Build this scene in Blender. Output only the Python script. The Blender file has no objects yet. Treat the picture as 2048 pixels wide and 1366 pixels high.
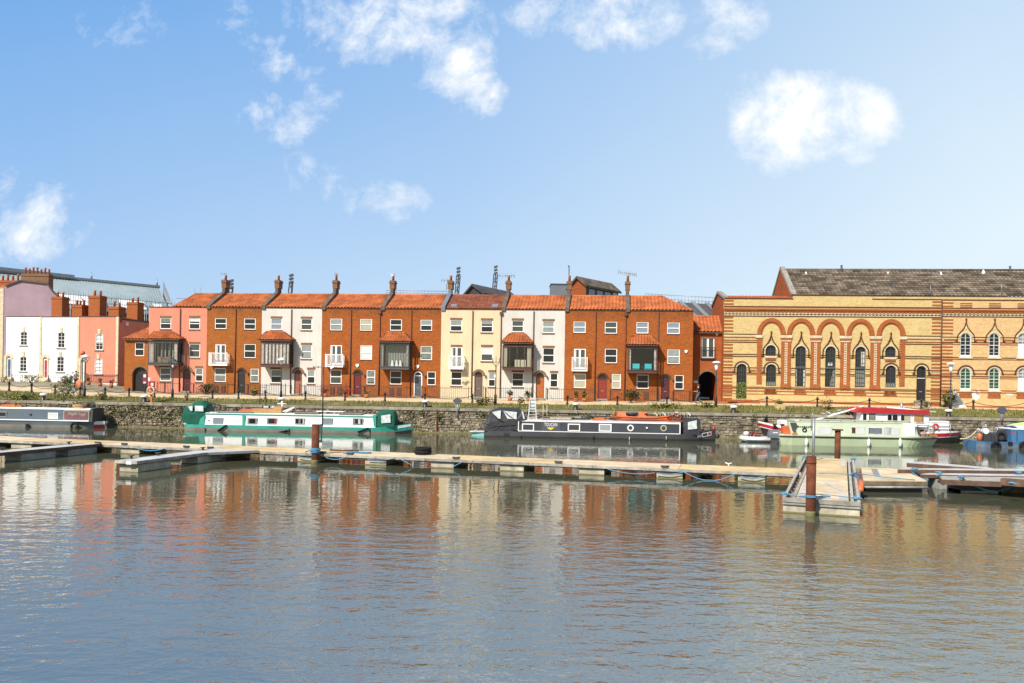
import bpy, math, random
from math import sin, cos, pi, radians, sqrt, exp
from mathutils import Vector, Matrix
R = random.Random(11)
SC = bpy.context.scene
COL = SC.collection
# ---------------------------------------------------------------- camera
F, ROLL, CX, HY, CZ = 1700.0, math.atan(.0171), 1024.0, 763.0, 4.23
cr, sr = cos(ROLL), sin(ROLL)
cam = bpy.data.cameras.new('camera'); co = bpy.data.objects.new('camera', cam); COL.objects.link(co)
cam.sensor_width = 36; cam.lens = F / 2048 * 36; cam.shift_y = (HY - 683) / 2048
cam.clip_start = .5; cam.clip_end = 5000
co.matrix_world = Matrix(((cr, -sr, 0, 0), (0, 0, -1, 0), (sr, cr, 0, CZ), (0, 0, 0, 1)))
SC.camera = co
SC.view_settings.view_transform = 'Standard'; SC.view_settings.look = 'None'
SC.view_settings.gamma = 1; SC.view_settings.exposure = .45
SC.cycles.max_bounces = 6; SC.cycles.caustics_reflective = False; SC.cycles.caustics_refractive = False
SC.cycles.sample_clamp_indirect = 4

def ray(px, py):
    u = (px - CX) / F; v = -(py - HY) / F
    return u * cr - v * sr, u * sr + v * cr
def P(px, py, Y):
    a, b = ray(px, py); return Vector((a * Y, Y, CZ + b * Y))
def PZ(px, py, Z):
    a, b = ray(px, py); Y = (Z - CZ) / b; return Vector((a * Y, Y, Z))
# ---------------------------------------------------------------- sun and sky
SUN = Vector((-.708, -.927, 1.10)).normalized()
sl = bpy.data.lights.new('sun', 'SUN'); sl.energy = 5.0; sl.angle = radians(.6); sl.color = (1, .93, .82)
so = bpy.data.objects.new('sun', sl); COL.objects.link(so)
so.rotation_euler = (-SUN).to_track_quat('-Z', 'Y').to_euler(); so.location = SUN * 100
W = bpy.data.worlds.new('World'); SC.world = W; W.use_nodes = True
nt = W.node_tree; nt.nodes.clear(); N = nt.nodes; LK = nt.links
def nd(tree, t, **kw):
    n = tree.nodes.new(t)
    for k, v in kw.items():
        if k.startswith('i_'):
            key = k[2:]; key = int(key) if key.isdigit() else key.replace('_', ' ')
            n.inputs[key].default_value = v
        else: setattr(n, k, v)
    return n
def mth(tree, op, a, b=None, c=None, clamp=False):
    n = tree.nodes.new('ShaderNodeMath'); n.operation = op; n.use_clamp = clamp
    for i, x in enumerate((a, b, c)):
        if x is None: continue
        if isinstance(x, (int, float)): n.inputs[i].default_value = x
        else: tree.links.new(x, n.inputs[i])
    return n.outputs[0]
def vm(tree, op, a, b=None):
    n = tree.nodes.new('ShaderNodeVectorMath'); n.operation = op
    for i, x in enumerate((a, b)):
        if x is None: continue
        if isinstance(x, (tuple, list)): n.inputs[i].default_value = x
        else: tree.links.new(x, n.inputs[i])
    return n
def mixc(tree, fac, a, b, blend='MIX'):
    n = tree.nodes.new('ShaderNodeMix'); n.data_type = 'RGBA'; n.blend_type = blend
    for i, x in ((0, fac), (6, a), (7, b)):
        if isinstance(x, (int, float)): n.inputs[i].default_value = x
        elif isinstance(x, (tuple, list)): n.inputs[i].default_value = (*x, 1) if len(x) == 3 else x
        else: tree.links.new(x, n.inputs[i])
    return n.outputs[2]
sky = nd(nt, 'ShaderNodeTexSky', sky_type='NISHITA', sun_disc=False, sun_elevation=math.asin(SUN.z),
         sun_rotation=math.atan2(SUN.x, SUN.y) % (2 * pi), air_density=1.0, dust_density=.6, ozone_density=1.2)
tc = nd(nt, 'ShaderNodeTexCoord'); sx = nd(nt, 'ShaderNodeSeparateXYZ'); LK.new(tc.outputs['Generated'], sx.inputs[0])
yy = mth(nt, 'MAXIMUM', sx.outputs[1], .06)
uu = mth(nt, 'DIVIDE', sx.outputs[0], yy); vv = mth(nt, 'DIVIDE', sx.outputs[2], yy)
cb = nd(nt, 'ShaderNodeCombineXYZ'); LK.new(uu, cb.inputs[0]); LK.new(vv, cb.inputs[1])
n1 = nd(nt, 'ShaderNodeTexNoise', i_Scale=11.0, i_Detail=10.0, i_Roughness=.66, i_Distortion=.2); LK.new(cb.outputs[0], n1.inputs['Vector'])
CLOUDS = [(700, 50, 120, 75, .9), (820, 40, 140, 80, 1.25), (900, 105, 95, 75, 1.15), (948, 180, 62, 60, 1.0), (660, 20, 90, 60, .7),
          (1120, 25, 110, 60, .75), (1230, 25, 120, 70, 1.1), (1290, 35, 75, 50, .85), (1460, 30, 75, 60, .6), (1425, 100, 60, 40, .6), (1410, 165, 60, 50, .5),
          (1535, 235, 105, 80, 1.35), (1640, 220, 135, 66, 1.4), (1725, 240, 85, 52, 1.2), (1555, 310, 80, 40, 1.1), (1660, 290, 90, 42, .9),
          (570, 235, 85, 52, .95), (635, 195, 65, 42, .75), (520, 110, 80, 52, .8), (575, 130, 70, 42, .75), (470, 55, 55, 60, .62),
          (765, 405, 85, 42, .92), (45, 440, 120, 85, 1.0), (20, 395, 80, 60, .75), (245, 50, 95, 62, .55), (640, 345, 110, 45, .6), (690, 380, 55, 30, .55), (700, -260, 330, 120, .9), (1150, -240, 330, 110, .95), (1600, -270, 330, 120, .9), (1650, -400, 800, 285, 1.6), (1020, -330, 340, 235, 1.4)]  # blobs above the frame are unseen clouds added to whiten the water's reflections
tot = None
for px, py, rx, ry, w in CLOUDS:
    a, b = ray(px, py)
    d = vm(nt, 'SUBTRACT', cb.outputs[0], (a, b, 0)); d = vm(nt, 'MULTIPLY', d.outputs[0], (F / (rx * 1.38), F / (ry * 1.38), 0))
    q = vm(nt, 'DOT_PRODUCT', d.outputs[0], d.outputs[0])
    g = mth(nt, 'MAXIMUM', mth(nt, 'MULTIPLY_ADD', q.outputs[1], -w, w), 0)
    tot = g if tot is None else mth(nt, 'MAXIMUM', tot, g)
cl = mth(nt, 'MULTIPLY_ADD', n1.outputs[0], 4.2, -2.2)
cl = mth(nt, 'ADD', tot, mth(nt, 'MULTIPLY', cl, mth(nt, 'MINIMUM', mth(nt, 'MULTIPLY', tot, 2.2), 1.0)))
cl = mth(nt, 'MULTIPLY', mth(nt, 'SUBTRACT', cl, .31), 1.0, clamp=True)
cl = mth(nt, 'MULTIPLY', cl, mth(nt, 'MULTIPLY_ADD', cl, .35, .65))
front = mth(nt, 'GREATER_THAN', sx.outputs[1], .06)
cl = mth(nt, 'MULTIPLY', cl, front)
# thin high haze: thicker low down and towards the right of the harbour
hz = mth(nt, 'MULTIPLY_ADD', sx.outputs[0], .66, .24)
hz = mth(nt, 'ADD', hz, mth(nt, 'MULTIPLY', mth(nt, 'POWER', sx.outputs[0], 2.0), .3))
hz = mth(nt, 'ADD', hz, mth(nt, 'MULTIPLY', mth(nt, 'POWER', mth(nt, 'MAXIMUM', mth(nt, 'MULTIPLY_ADD', mth(nt, 'ABSOLUTE', sx.outputs[2]), -2.3, 1.0), 0.0), 1.2), .52))
n2 = nd(nt, 'ShaderNodeTexNoise', i_Scale=2.2, i_Detail=3.0); LK.new(cb.outputs[0], n2.inputs['Vector'])
hz = mth(nt, 'ADD', hz, mth(nt, 'MULTIPLY_ADD', n2.outputs[0], .16, -.08))
# unseen sky behind the camera kept hazeless and dark to cut fill on facades
fwd = mth(nt, 'MULTIPLY_ADD', sx.outputs[1], 2.2, .75, clamp=True)
hz = mth(nt, 'MULTIPLY', mth(nt, 'MINIMUM', mth(nt, 'MAXIMUM', hz, .0), .95), fwd)
c1 = mixc(nt, mth(nt, 'MULTIPLY', fwd, .85), sky.outputs[0], (1.08, 3.05, 6.4))
c2 = mixc(nt, hz, c1, (5.9, 6.85, 7.35))
zen = mth(nt, 'MULTIPLY', mth(nt, 'MULTIPLY_ADD', sx.outputs[2], 2.4, -.95, clamp=True), .5)   # deeper blue overhead
c2 = mixc(nt, zen, c2, (.5, 1.35, 3.2))
c3 = mixc(nt, cl, c2, (7.8, 7.9, 7.95))
bg = nd(nt, 'ShaderNodeBackground', i_Strength=.1); LK.new(c3, bg.inputs[0])
wo = nd(nt, 'ShaderNodeOutputWorld'); LK.new(bg.outputs[0], wo.inputs[0])
# ---------------------------------------------------------------- materials
M = {}
def newmat(name):
    m = bpy.data.materials.new(name); m.use_nodes = True; t = m.node_tree
    M[name] = m; return m, t, t.nodes['Principled BSDF']
def coords(t, swap=False, scale=(1, 1, 1)):
    c = nd(t, 'ShaderNodeTexCoord'); o = c.outputs['Object']
    if swap:
        s = nd(t, 'ShaderNodeSeparateXYZ'); t.links.new(o, s.inputs[0]); k = nd(t, 'ShaderNodeCombineXYZ')
        t.links.new(mth(t, 'ADD', s.outputs[0], s.outputs[1]), k.inputs[0]); t.links.new(s.outputs[2], k.inputs[1]); o = k.outputs[0]
    if scale != (1, 1, 1): o = vm(t, 'MULTIPLY', o, scale).outputs[0]
    return o
def mk(name, col, rough=.7, var=.14, scale=1.6, bump=0, bscale=20, metal=0, island=0, col2=None, spec=.5, streak=0, detail=6):
    m, t, p = newmat(name); o = coords(t)
    n = nd(t, 'ShaderNodeTexNoise', i_Scale=scale, i_Detail=float(detail), i_Roughness=.65); t.links.new(o, n.inputs['Vector'])
    f = mth(t, 'MULTIPLY_ADD', n.outputs[0], 2.2, -.6, clamp=True)
    dark = tuple(c * (1 - 1.7 * var) for c in col); lite = tuple(min(1, c * (1 + .8 * var)) for c in col)
    c = mixc(t, f, dark, lite)
    if col2:
        g = nd(t, 'ShaderNodeNewGeometry')
        c = mixc(t, g.outputs['Random Per Island'], c, col2) if island else mixc(t, f, col2, c)
    elif island:
        g = nd(t, 'ShaderNodeNewGeometry'); v = mth(t, 'MULTIPLY_ADD', g.outputs['Random Per Island'], 2 * island, 1 - island)
        h = nd(t, 'ShaderNodeCombineColor'); [t.links.new(v, h.inputs[i]) for i in range(3)]; c = mixc(t, 1.0, c, h.outputs[0], 'MULTIPLY')
    if streak:  # rain streaks and grime
        n2 = nd(t, 'ShaderNodeTexNoise', i_Scale=1.0, i_Detail=5.0, i_Roughness=.7); t.links.new(vm(t, 'MULTIPLY', o, (3.5, 3.5, .35)).outputs[0], n2.inputs['Vector'])
        s = mth(t, 'MULTIPLY', mth(t, 'MULTIPLY_ADD', n2.outputs[0], 3, -1.45, clamp=True), streak)
        c = mixc(t, s, c, tuple(x * .45 for x in col))
    t.links.new(c, p.inputs['Base Color']); p.inputs['Roughness'].default_value = rough
    p.inputs['Metallic'].default_value = metal; p.inputs['Specular IOR Level'].default_value = spec if rough < .7 else .15
    if bump:
        b = nd(t, 'ShaderNodeBump', i_Strength=.6, i_Distance=bump); n3 = nd(t, 'ShaderNodeTexNoise', i_Scale=float(bscale), i_Detail=4.0)
        t.links.new(o, n3.inputs['Vector']); t.links.new(n3.outputs[0], b.inputs['Height']); t.links.new(b.outputs[0], p.inputs['Normal'])
    return m
def brick(name, c1, c2, mortar, big=.25, w=.225, h=.075, stain=False):
    m, t, p = newmat(name); o = coords(t, True)
    b = nd(t, 'ShaderNodeTexBrick', i_Color1=(*c1, 1), i_Color2=(*c2, 1), i_Mortar=(*mortar, 1), i_Scale=1.0, i_Mortar_Size=.008, i_Brick_Width=w, i_Row_Height=h, i_Bias=-.1)
    t.links.new(o, b.inputs['Vector'])
    n = nd(t, 'ShaderNodeTexNoise', i_Scale=1.0, i_Detail=6.0, i_Roughness=.7); t.links.new(vm(t, 'MULTIPLY', o, (.9, 2.6, 1)).outputs[0], n.inputs['Vector'])
    v = mth(t, 'MULTIPLY_ADD', n.outputs[0], 2.4 * big, 1 - 1.2 * big)
    n4 = nd(t, 'ShaderNodeTexNoise', i_Scale=1.0, i_Detail=3.0); t.links.new(vm(t, 'MULTIPLY', o, (4.5, 13.3, 1)).outputs[0], n4.inputs['Vector'])
    v = mth(t, 'MULTIPLY', v, mth(t, 'MULTIPLY_ADD', n4.outputs[0], big * 1.6, 1 - big * .8))
    k = nd(t, 'ShaderNodeCombineColor'); [t.links.new(v, k.inputs[i]) for i in range(3)]
    c = mixc(t, 1.0, b.outputs[0], k.outputs[0], 'MULTIPLY')
    if stain:      # soot washed down from the coping
        sp = nd(t, 'ShaderNodeSeparateXYZ'); t.links.new(o, sp.inputs[0]); n5 = nd(t, 'ShaderNodeTexNoise', i_Scale=1.0, i_Detail=6.0, i_Roughness=.75); t.links.new(vm(t, 'MULTIPLY', o, (2.2, .8, 1)).outputs[0], n5.inputs['Vector'])
        q = mth(t, 'MULTIPLY', mth(t, 'MULTIPLY_ADD', sp.outputs[1], .9, -6.5, clamp=True), mth(t, 'MULTIPLY_ADD', n5.outputs[0], 3.2, -1.1, clamp=True)); c = mixc(t, mth(t, 'MULTIPLY', q, .8), c, (.09, .05, .028))
        q = mth(t, 'MULTIPLY_ADD', n5.outputs[0], 3.0, -1.75, clamp=True); c = mixc(t, mth(t, 'MULTIPLY', q, .45), c, (.13, .06, .03))
    t.links.new(c, p.inputs['Base Color'])
    p.inputs['Roughness'].default_value = .9; p.inputs['Specular IOR Level'].default_value = .12
    bp = nd(t, 'ShaderNodeBump', i_Strength=.5, i_Distance=.01); t.links.new(b.outputs['Fac'], bp.inputs['Height']); bp.invert = True
    t.links.new(bp.outputs[0], p.inputs['Normal']); return m
brick('brick_red', (.285, .070, .015), (.385, .110, .024), (.25, .10, .035), stain=True)
brick('brick_orange', (.285, .082, .016), (.37, .120, .026), (.26, .115, .04), stain=True)
brick('brick_side', (.29, .066, .018), (.38, .10, .028), (.27, .11, .045))
brick('brick_yellow', (.50, .365, .145), (.62, .465, .20), (.52, .40, .23), big=.2)
brick('brick_buff', (.55, .35, .15), (.67, .45, .21), (.52, .38, .22), big=.24)
brick('brick_dark', (.14, .07, .038), (.21, .105, .055), (.3, .2, .13))
brick('brick_trim', (.30, .075, .022), (.38, .105, .032), (.3, .14, .06), big=.18)
mk('render_white', (.58, .55, .50), .8, .07, .5, streak=.34)
mk('render_cool', (.76, .79, .82), .8, .04, .5, streak=.12)
mk('render_pure', (.84, .83, .80), .8, .04, .5, streak=.10)
mk('render_cream', (.64, .525, .345), .8, .07, .6, streak=.32)
mk('render_pink', (.64, .235, .155), .8, .08, .6, streak=.25)
mk('render_salmon', (.64, .235, .155), .8, .08, .6, streak=.25)
mk('render_lilac', (.33, .235, .275), .85, .13, .35, streak=.18)
mk('stone_cream', (.62, .53, .36), .85, .2, 3, streak=.3)
mk('stone_grey', (.30, .27, .23), .9, .3, 2.5, streak=.3, bump=.02)
mk('tile', (.42, .132, .05), .8, .25, 1.0, island=.18, streak=.3)
mk('tile_brown', (.27, .10, .06), .8, .2, 1.5, island=.25)
mk('tile_mossy', (.48, .17, .045), .8, .3, .8, island=.25)
mk('upstand', (.14, .11, .085), .9, .3, 2, streak=.4)  # base colour darkened for the shadowed side of the party-wall upstands
mk('tile_grey', (.15, .12, .09), .9, .4, 1.1, island=.5, streak=.3)
mk('roof_lead', (.30, .36, .37), .55, .12, .4, streak=.12)
mk('slate', (.085, .08, .08), .7, .25, .8, streak=.2)
mk('clad_grey', (.14, .16, .19), .6, .12, .6)
mk('clad_dark', (.035, .035, .04), .6, .12, .6)
mk('white_paint', (.82, .82, .80), .45, .04, 2)
mk('cream_paint', (.72, .66, .50), .5, .05, 2)
mk('black_paint', (.018, .018, .02), .45, .2, 3)
mk('grey_metal', (.32, .33, .34), .4, .12, 3, metal=.5)
mk('dark_metal', (.06, .06, .065), .5, .2, 3)
mk('rail_black', (.022, .02, .02), .6, .2, 3)
mk('pipe_brown', (.10, .035, .022), .6, .15, 2)
mk('frame_grey', (.06, .065, .07), .5, .1, 2)
mk('frame_brown', (.085, .035, .025), .5, .1, 2)
mk('gutter', (.075, .045, .035), .6, .2, 2)
mk('mould_brown', (.10, .042, .026), .8, .2, 4)
for n_, c_ in dict(door_maroon=(.085, .012, .016), door_black=(.02, .014, .014), door_terra=(.32, .105, .055), door_wine=(.14, .010, .014), door_slate=(.075, .085, .10),
                   door_taupe=(.125, .085, .070), door_orange=(.38, .105, .018), door_red=(.24, .026, .010), door_blue=(.022, .11, .27), door_scarlet=(.42, .018, .03), door_white=(.78, .77, .74)).items():
    mk(n_, c_, .42, .1, 2)
def glassy(name, col, rough=.04, spec=.3, wav=.0):
    m, t, p = newmat(name); p.inputs['Base Color'].default_value = (*col, 1); p.inputs['Roughness'].default_value = rough; p.inputs['Specular IOR Level'].default_value = spec if rough < .7 else .15
    b = nd(t, 'ShaderNodeBump', i_Strength=.25, i_Distance=.02); n = nd(t, 'ShaderNodeTexNoise', i_Scale=1.4); t.links.new(coords(t), n.inputs['Vector'])
    t.links.new(n.outputs[0], b.inputs['Height']); t.links.new(b.outputs[0], p.inputs['Normal']); return m
glassy('pane_dark', (.018, .02, .02)); glassy('pane_mid', (.06, .068, .062)); glassy('pane_green', (.02, .09, .04)); glassy('pane_pale', (.30, .32, .33), .12); glassy('pane_sky', (.20, .24, .28), .08)  # pane_sky has a pale sky reflection put into its base colour
m, t, p = newmat('clear_glass'); t.nodes.remove(p)
tr = nd(t, 'ShaderNodeBsdfTransparent'); gl = nd(t, 'ShaderNodeBsdfGlossy', i_Roughness=.03); lw = nd(t, 'ShaderNodeLayerWeight', i_Blend=.5); fac_ = mth(t, 'MULTIPLY_ADD', mth(t, 'POWER', lw.outputs[1], 4.0), .6, .05); mx = nd(t, 'ShaderNodeMixShader')
t.links.new(fac_, mx.inputs[0]); t.links.new(tr.outputs[0], mx.inputs[1]); t.links.new(gl.outputs[0], mx.inputs[2]); t.links.new(mx.outputs[0], t.nodes['Material Output'].inputs[0])
mk('blind_cream', (.40, .38, .27), .8, .08, 2); mk('blind_white', (.58, .59, .58), .8, .06, 2); mk('net', (.19, .21, .18), .8, .25, 6); mk('blind_grey', (.25, .28, .27), .8, .1, 3)
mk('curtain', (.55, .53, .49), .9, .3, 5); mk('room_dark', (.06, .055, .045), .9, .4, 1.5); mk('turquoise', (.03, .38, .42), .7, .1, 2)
mk('leaf', (.075, .115, .022), .6, .25, 2, col2=(.16, .19, .04), island=1); mk('leaf_dark', (.025, .065, .018), .6, .25, 2, col2=(.07, .12, .03), island=1)
mk('leaf_dry', (.24, .19, .075), .8, .25, 2, col2=(.12, .13, .03), island=1); mk('leaf_yellow', (.55, .38, .02), .7, .2, 2, col2=(.32, .27, .04), island=1)
mk('leaf_red', (.50, .025, .03), .7, .2, 2, col2=(.28, .02, .05), island=1)
mk('grassmat', (.115, .135, .018), .8, .35, .5, col2=(.27, .215, .075), island=1)
mk('stem', (.09, .06, .03), .8, .2, 4)
mk('stones', (.33, .275, .19), .92, .4, 3, island=.42, bump=.03, streak=.25)
mk('stones_pale', (.29, .245, .175), .92, .5, 2.0, island=.36, bump=.03, streak=.25)
mk('mortar', (.17, .15, .105), .95, .4, 2)
mk('coping', (.30, .265, .20), .9, .3, 1.5, island=.2, bump=.02, streak=.3)
mk('algae', (.13, .125, .035), .8, .4, 3, col2=(.24, .22, .12))
mk('ground', (.28, .24, .16), .95, .3, .5, bump=.03, bscale=6)
mk('bankmat', (.20, .17, .085), .95, .4, .8, bump=.05, bscale=5, col2=(.11, .12, .03))
mk('paving', (.60, .46, .28), .9, .2, .8, bump=.01)
mk('concrete', (.47, .43, .33), .9, .35, 1.6, streak=.55, bump=.015)
mk('concrete_grey', (.33, .33, .31), .9, .3, 1.6, streak=.5, bump=.015)
mk('deck', (.60, .44, .24), .85, .25, .9, streak=.35, bump=.004, bscale=60)
mk('deck_pale', (.62, .49, .32), .85, .25, .9, streak=.35, bump=.004, bscale=60)
mk('deck_grey', (.46, .455, .44), .8, .15, 1.2)
mk('timber', (.20, .155, .105), .9, .35, 3, island=.2)
mk('timber_grey', (.36, .34, .30), .9, .3, 3, island=.2)
mk('timber_brown', (.14, .085, .06), .85, .3, 3, island=.2)
mk('rust', (.19, .055, .024), .85, .45, 2.2, col2=(.075, .034, .024), bump=.02)
mk('rope_blue', (.10, .27, .42), .8, .15, 8); mk('rope_pale', (.52, .45, .33), .8, .2, 8)
mk('orange', (.55, .13, .035), .55, .12, 2); mk('redpaint', (.42, .018, .028), .4, .12, 2); mk('maroon', (.20, .02, .045), .4, .12, 2)
mk('boat_blue', (.085, .115, .14), .35, .12, .8); mk('panel_plum', (.16, .07, .085), .5, .25, 3)
mk('boat_green', (.035, .30, .23), .35, .14, .8, streak=.15); mk('boat_white', (.82, .81, .77), .4, .05, .8, streak=.1); mk('hull_grey', (.19, .17, .14), .6, .25, 1, streak=.3)
mk('boat_black', (.045, .045, .05), .35, .18, .7); mk('boat_panel', (.075, .075, .08), .4, .1, 1); mk('hull_black', (.022, .018, .016), .5, .3, 1.5); mk('hull_band', (.06, .062, .066), .35, .2, .7)
mk('canvas_green', (.015, .10, .065), .8, .2, 1.5, bump=.06, bscale=2.5); mk('canvas_black', (.022, .022, .026), .6, .25, 1.5, bump=.10, bscale=2.6); mk('canvas_blue', (.01, .028, .15), .7, .2, 2, bump=.05, bscale=3)
mk('plastic', (.62, .66, .66), .25, .25, 3); mk('roof_lilac', (.55, .50, .52), .5, .1, 1)
mk('boat_sage', (.42, .49, .32), .4, .06, .8, streak=.12); mk('sage_light', (.52, .58, .42), .4, .06, .8); mk('work_blue', (.05, .15, .29), .5, .18, 1, streak=.25); mk('work_hull', (.14, .18, .25), .6, .3, 1, streak=.3)
mk('aqua', (.26, .56, .54), .5, .15, 2)
mk('lime', (.42, .68, .20), .4, .1, 1); mk('wood', (.42, .23, .09), .6, .2, 3); mk('pot', (.42, .16, .07), .85, .2, 4)
mk('skin', (.50, .29, .20), .6, .08, 4); mk('hair', (.06, .03, .018), .7, .2, 8); mk('cloth_black', (.025, .025, .03), .8, .2, 4); mk('denim', (.10, .11, .135), .85, .25, 5); mk('cloth_pale', (.55, .46, .44), .85, .35, 9); mk('shoe', (.6, .58, .55), .7, .1, 4)
mk('sign_grey', (.075, .085, .095), .5, .1, 2); mk('lamp_white', (.78, .78, .76), .35, .04, 2); mk('tarp', (.85, .86, .86), .7, .06, 1)
mk('scrawl', (.72, .72, .68), .9, .25, 6); mk('paint_yellow', (.70, .52, .06), .5, .05, 2); mk('tyre', (.015, .015, .015), .85, .2, 5)
# ---------------------------------------------------------------- mesh builder
class MB:
    def __init__(s, mat=None): s.v = []; s.f = []; s.mi = []; s.mats = []; s.cur = 0; s.sm = []; s.smooth = False
    def mat(s, n):
        if n not in s.mats: s.mats.append(n)
        s.cur = s.mats.index(n); return s
    def face(s, pts):
        b = len(s.v); s.v += [tuple(p) for p in pts]; s.idx(range(b, b + len(pts)))
    def idx(s, ids): s.f.append(tuple(ids)); s.mi.append(s.cur); s.sm.append(s.smooth)
    def box(s, x0, x1, y0, y1, z0, z1):
        if x0 > x1: x0, x1 = x1, x0
        if y0 > y1: y0, y1 = y1, y0
        if z0 > z1: z0, z1 = z1, z0
        b = len(s.v); s.v += [(x, y, z) for z in (z0, z1) for y in (y0, y1) for x in (x0, x1)]
        for q in ((0, 2, 3, 1), (4, 5, 7, 6), (0, 1, 5, 4), (2, 6, 7, 3), (0, 4, 6, 2), (1, 3, 7, 5)): s.idx([b + i for i in q])
        return s
    def loft(s, rings, closed=True, cap=True):
        b = len(s.v); n = len(rings[0])
        for r in rings: s.v += [tuple(p) for p in r]
        for i in range(len(rings) - 1):
            for j in range(n if closed else n - 1):
                k = (j + 1) % n; s.idx((b + i * n + j, b + i * n + k, b + (i + 1) * n + k, b + (i + 1) * n + j))
        if cap and closed:
            s.idx([b + j for j in range(n)][::-1]); s.idx([b + (len(rings) - 1) * n + j for j in range(n)])
        return s
    def prism_y(s, pts, y0, y1): return s.loft([[(x, y0, z) for x, z in pts], [(x, y1, z) for x, z in pts]])
    def prism_z(s, pts, z0, z1): return s.loft([[(x, y, z0) for x, y in pts], [(x, y, z1) for x, y in pts]])
    def prism_x(s, pts, x0, x1): return s.loft([[(x0, y, z) for y, z in pts], [(x1, y, z) for y, z in pts]])
    def beam(s, a, b, w, h=None):
        h = h or w; a = Vector(a); b = Vector(b); d = (b - a).normalized(); up = Vector((0, 0, 1)) if abs(d.z) < .9 else Vector((0, 1, 0))
        x = d.cross(up).normalized() * w / 2; y = x.cross(d).normalized() * h / 2
        return s.loft([[c + x + y, c - x + y, c - x - y, c + x - y] for c in (a, b)])
    def tube(s, pts, r, n=6, r2=None):
        pts = [Vector(p) for p in pts]; rings = []; m = len(pts)
        for i, p in enumerate(pts):
            d = (pts[min(i + 1, m - 1)] - pts[max(i - 1, 0)]).normalized(); up = Vector((0, 0, 1)) if abs(d.z) < .9 else Vector((0, 1, 0))
            x = d.cross(up).normalized(); y = x.cross(d); rr = r if r2 is None else r + (r2 - r) * i / (m - 1)
            rings.append([p + (x * cos(2 * pi * k / n) + y * sin(2 * pi * k / n)) * rr for k in range(n)])
        o = s.smooth; s.smooth = True; s.loft(rings); s.smooth = o; return s
    def lathe(s, c, prof, n=12):
        o = s.smooth; s.smooth = True
        s.loft([[(c[0] + r * cos(2 * pi * k / n), c[1] + r * sin(2 * pi * k / n), c[2] + z) for k in range(n)] for r, z in prof]); s.smooth = o; return s
    def disc_y(s, c, r, y0, y1, n=16, rin=0):
        if not rin: return s.prism_y([(c[0] + r * cos(2 * pi * k / n), c[1] + r * sin(2 * pi * k / n)) for k in range(n)], y0, y1)
        ring = lambda y, q: [(c[0] + q * cos(2 * pi * k / n), y, c[1] + q * sin(2 * pi * k / n)) for k in range(n)]
        return s.loft([ring(y0, rin), ring(y0, r), ring(y1, r), ring(y1, rin), ring(y0, rin)], cap=False)
    def torus(s, c, Rr, r, axis='y', n=16, k=6):
        rings = []
        for i in range(n + 1):
            a = 2 * pi * i / n; ring = []
            for j in range(k):
                q = 2 * pi * j / k; rad = Rr + r * cos(q); h = r * sin(q)
                u, v = rad * cos(a), rad * sin(a)
                ring.append({'y': (c[0] + u, c[1] + h, c[2] + v), 'z': (c[0] + u, c[1] + v, c[2] + h), 'x': (c[0] + h, c[1] + u, c[2] + v)}[axis])
            rings.append(ring)
        o = s.smooth; s.smooth = True; s.loft(rings, cap=False); s.smooth = o; return s
    def leaves(s, c, rad, n, size, up=.3):
        for _ in range(n):
            while 1:
                q = Vector((R.uniform(-1, 1), R.uniform(-1, 1), R.uniform(-1, 1)))
                if .25 < q.length < 1: break
            p = Vector(c) + Vector((q.x * rad[0], q.y * rad[1], q.z * rad[2])); a = R.uniform(0, 6.28); z = size * R.uniform(.5, 1.3)
            d = Vector((cos(a), sin(a), R.uniform(-.5, .8))).normalized() * z; e = Vector((-sin(a), cos(a), R.uniform(-.6, .6))).normalized() * z * .38
            s.face([p - d * .5, p + e, p + d * .5, p - e])
        return s
    def build(s, name, parent=None, off=None, **props):
        if not s.v: return None
        if off is None: off = OFF.get(parent.name, (0, 0, 0)) if parent else (0, 0, 0)
        me = bpy.data.meshes.new(name); me.from_pydata([(x - off[0], y - off[1], z - off[2]) for x, y, z in s.v], [], s.f)
        for m_ in s.mats: me.materials.append(M[m_])
        me.polygons.foreach_set('material_index', s.mi); me.polygons.foreach_set('use_smooth', s.sm); me.update()
        o = bpy.data.objects.new(name, me); COL.objects.link(o)
        if parent: o.parent = parent
        OFF[o.name] = off
        for k, v in props.items(): o[k] = v
        return o
OFF = {}
def B(mat):
    b = MB(); b.mat(mat); return b
class Fr:
    def __init__(s, X, Y, a):
        s.o = Vector((X, Y)); s.a = a; s.S = Vector((cos(a), sin(a))); s.T = Vector((-sin(a), cos(a)))
    def px(s, px, py, t=0):
        a, b = ray(px, py); Y = (t + s.o.dot(s.T)) / (a * s.T.x + s.T.y); p = Vector((a * Y, Y)) - s.o
        return p.dot(s.S), CZ + b * Y
    def sx(s, px, t=0, py=720): return s.px(px, py, t)[0]
    def zy(s, px, py, t=0): return s.px(px, py, t)[1]
    def w(s, q): p = s.o + s.S * q[0] + s.T * q[1]; return Vector((p.x, p.y, q[2]))
WORLD = Fr(0, 0, 0)
def thing(name, label, cat, fr=WORLD, base=(0, 0, 0), group=None):
    o = bpy.data.objects.new(name, None); COL.objects.link(o); o.location = fr.w(base); o.rotation_euler = (0, 0, fr.a)
    o.empty_display_size = .2
    o['label'] = label; o['category'] = cat
    if group: o['group'] = group
    OFF[o.name] = tuple(base); return o
def single(mb, name, label, cat, fr=WORLD, base=(0, 0, 0), group=None):
    o = mb.build(name, None, base); o.location = fr.w(base); o.rotation_euler = (0, 0, fr.a); o['label'] = label; o['category'] = cat
    if group: o['group'] = group
    return o
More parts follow.
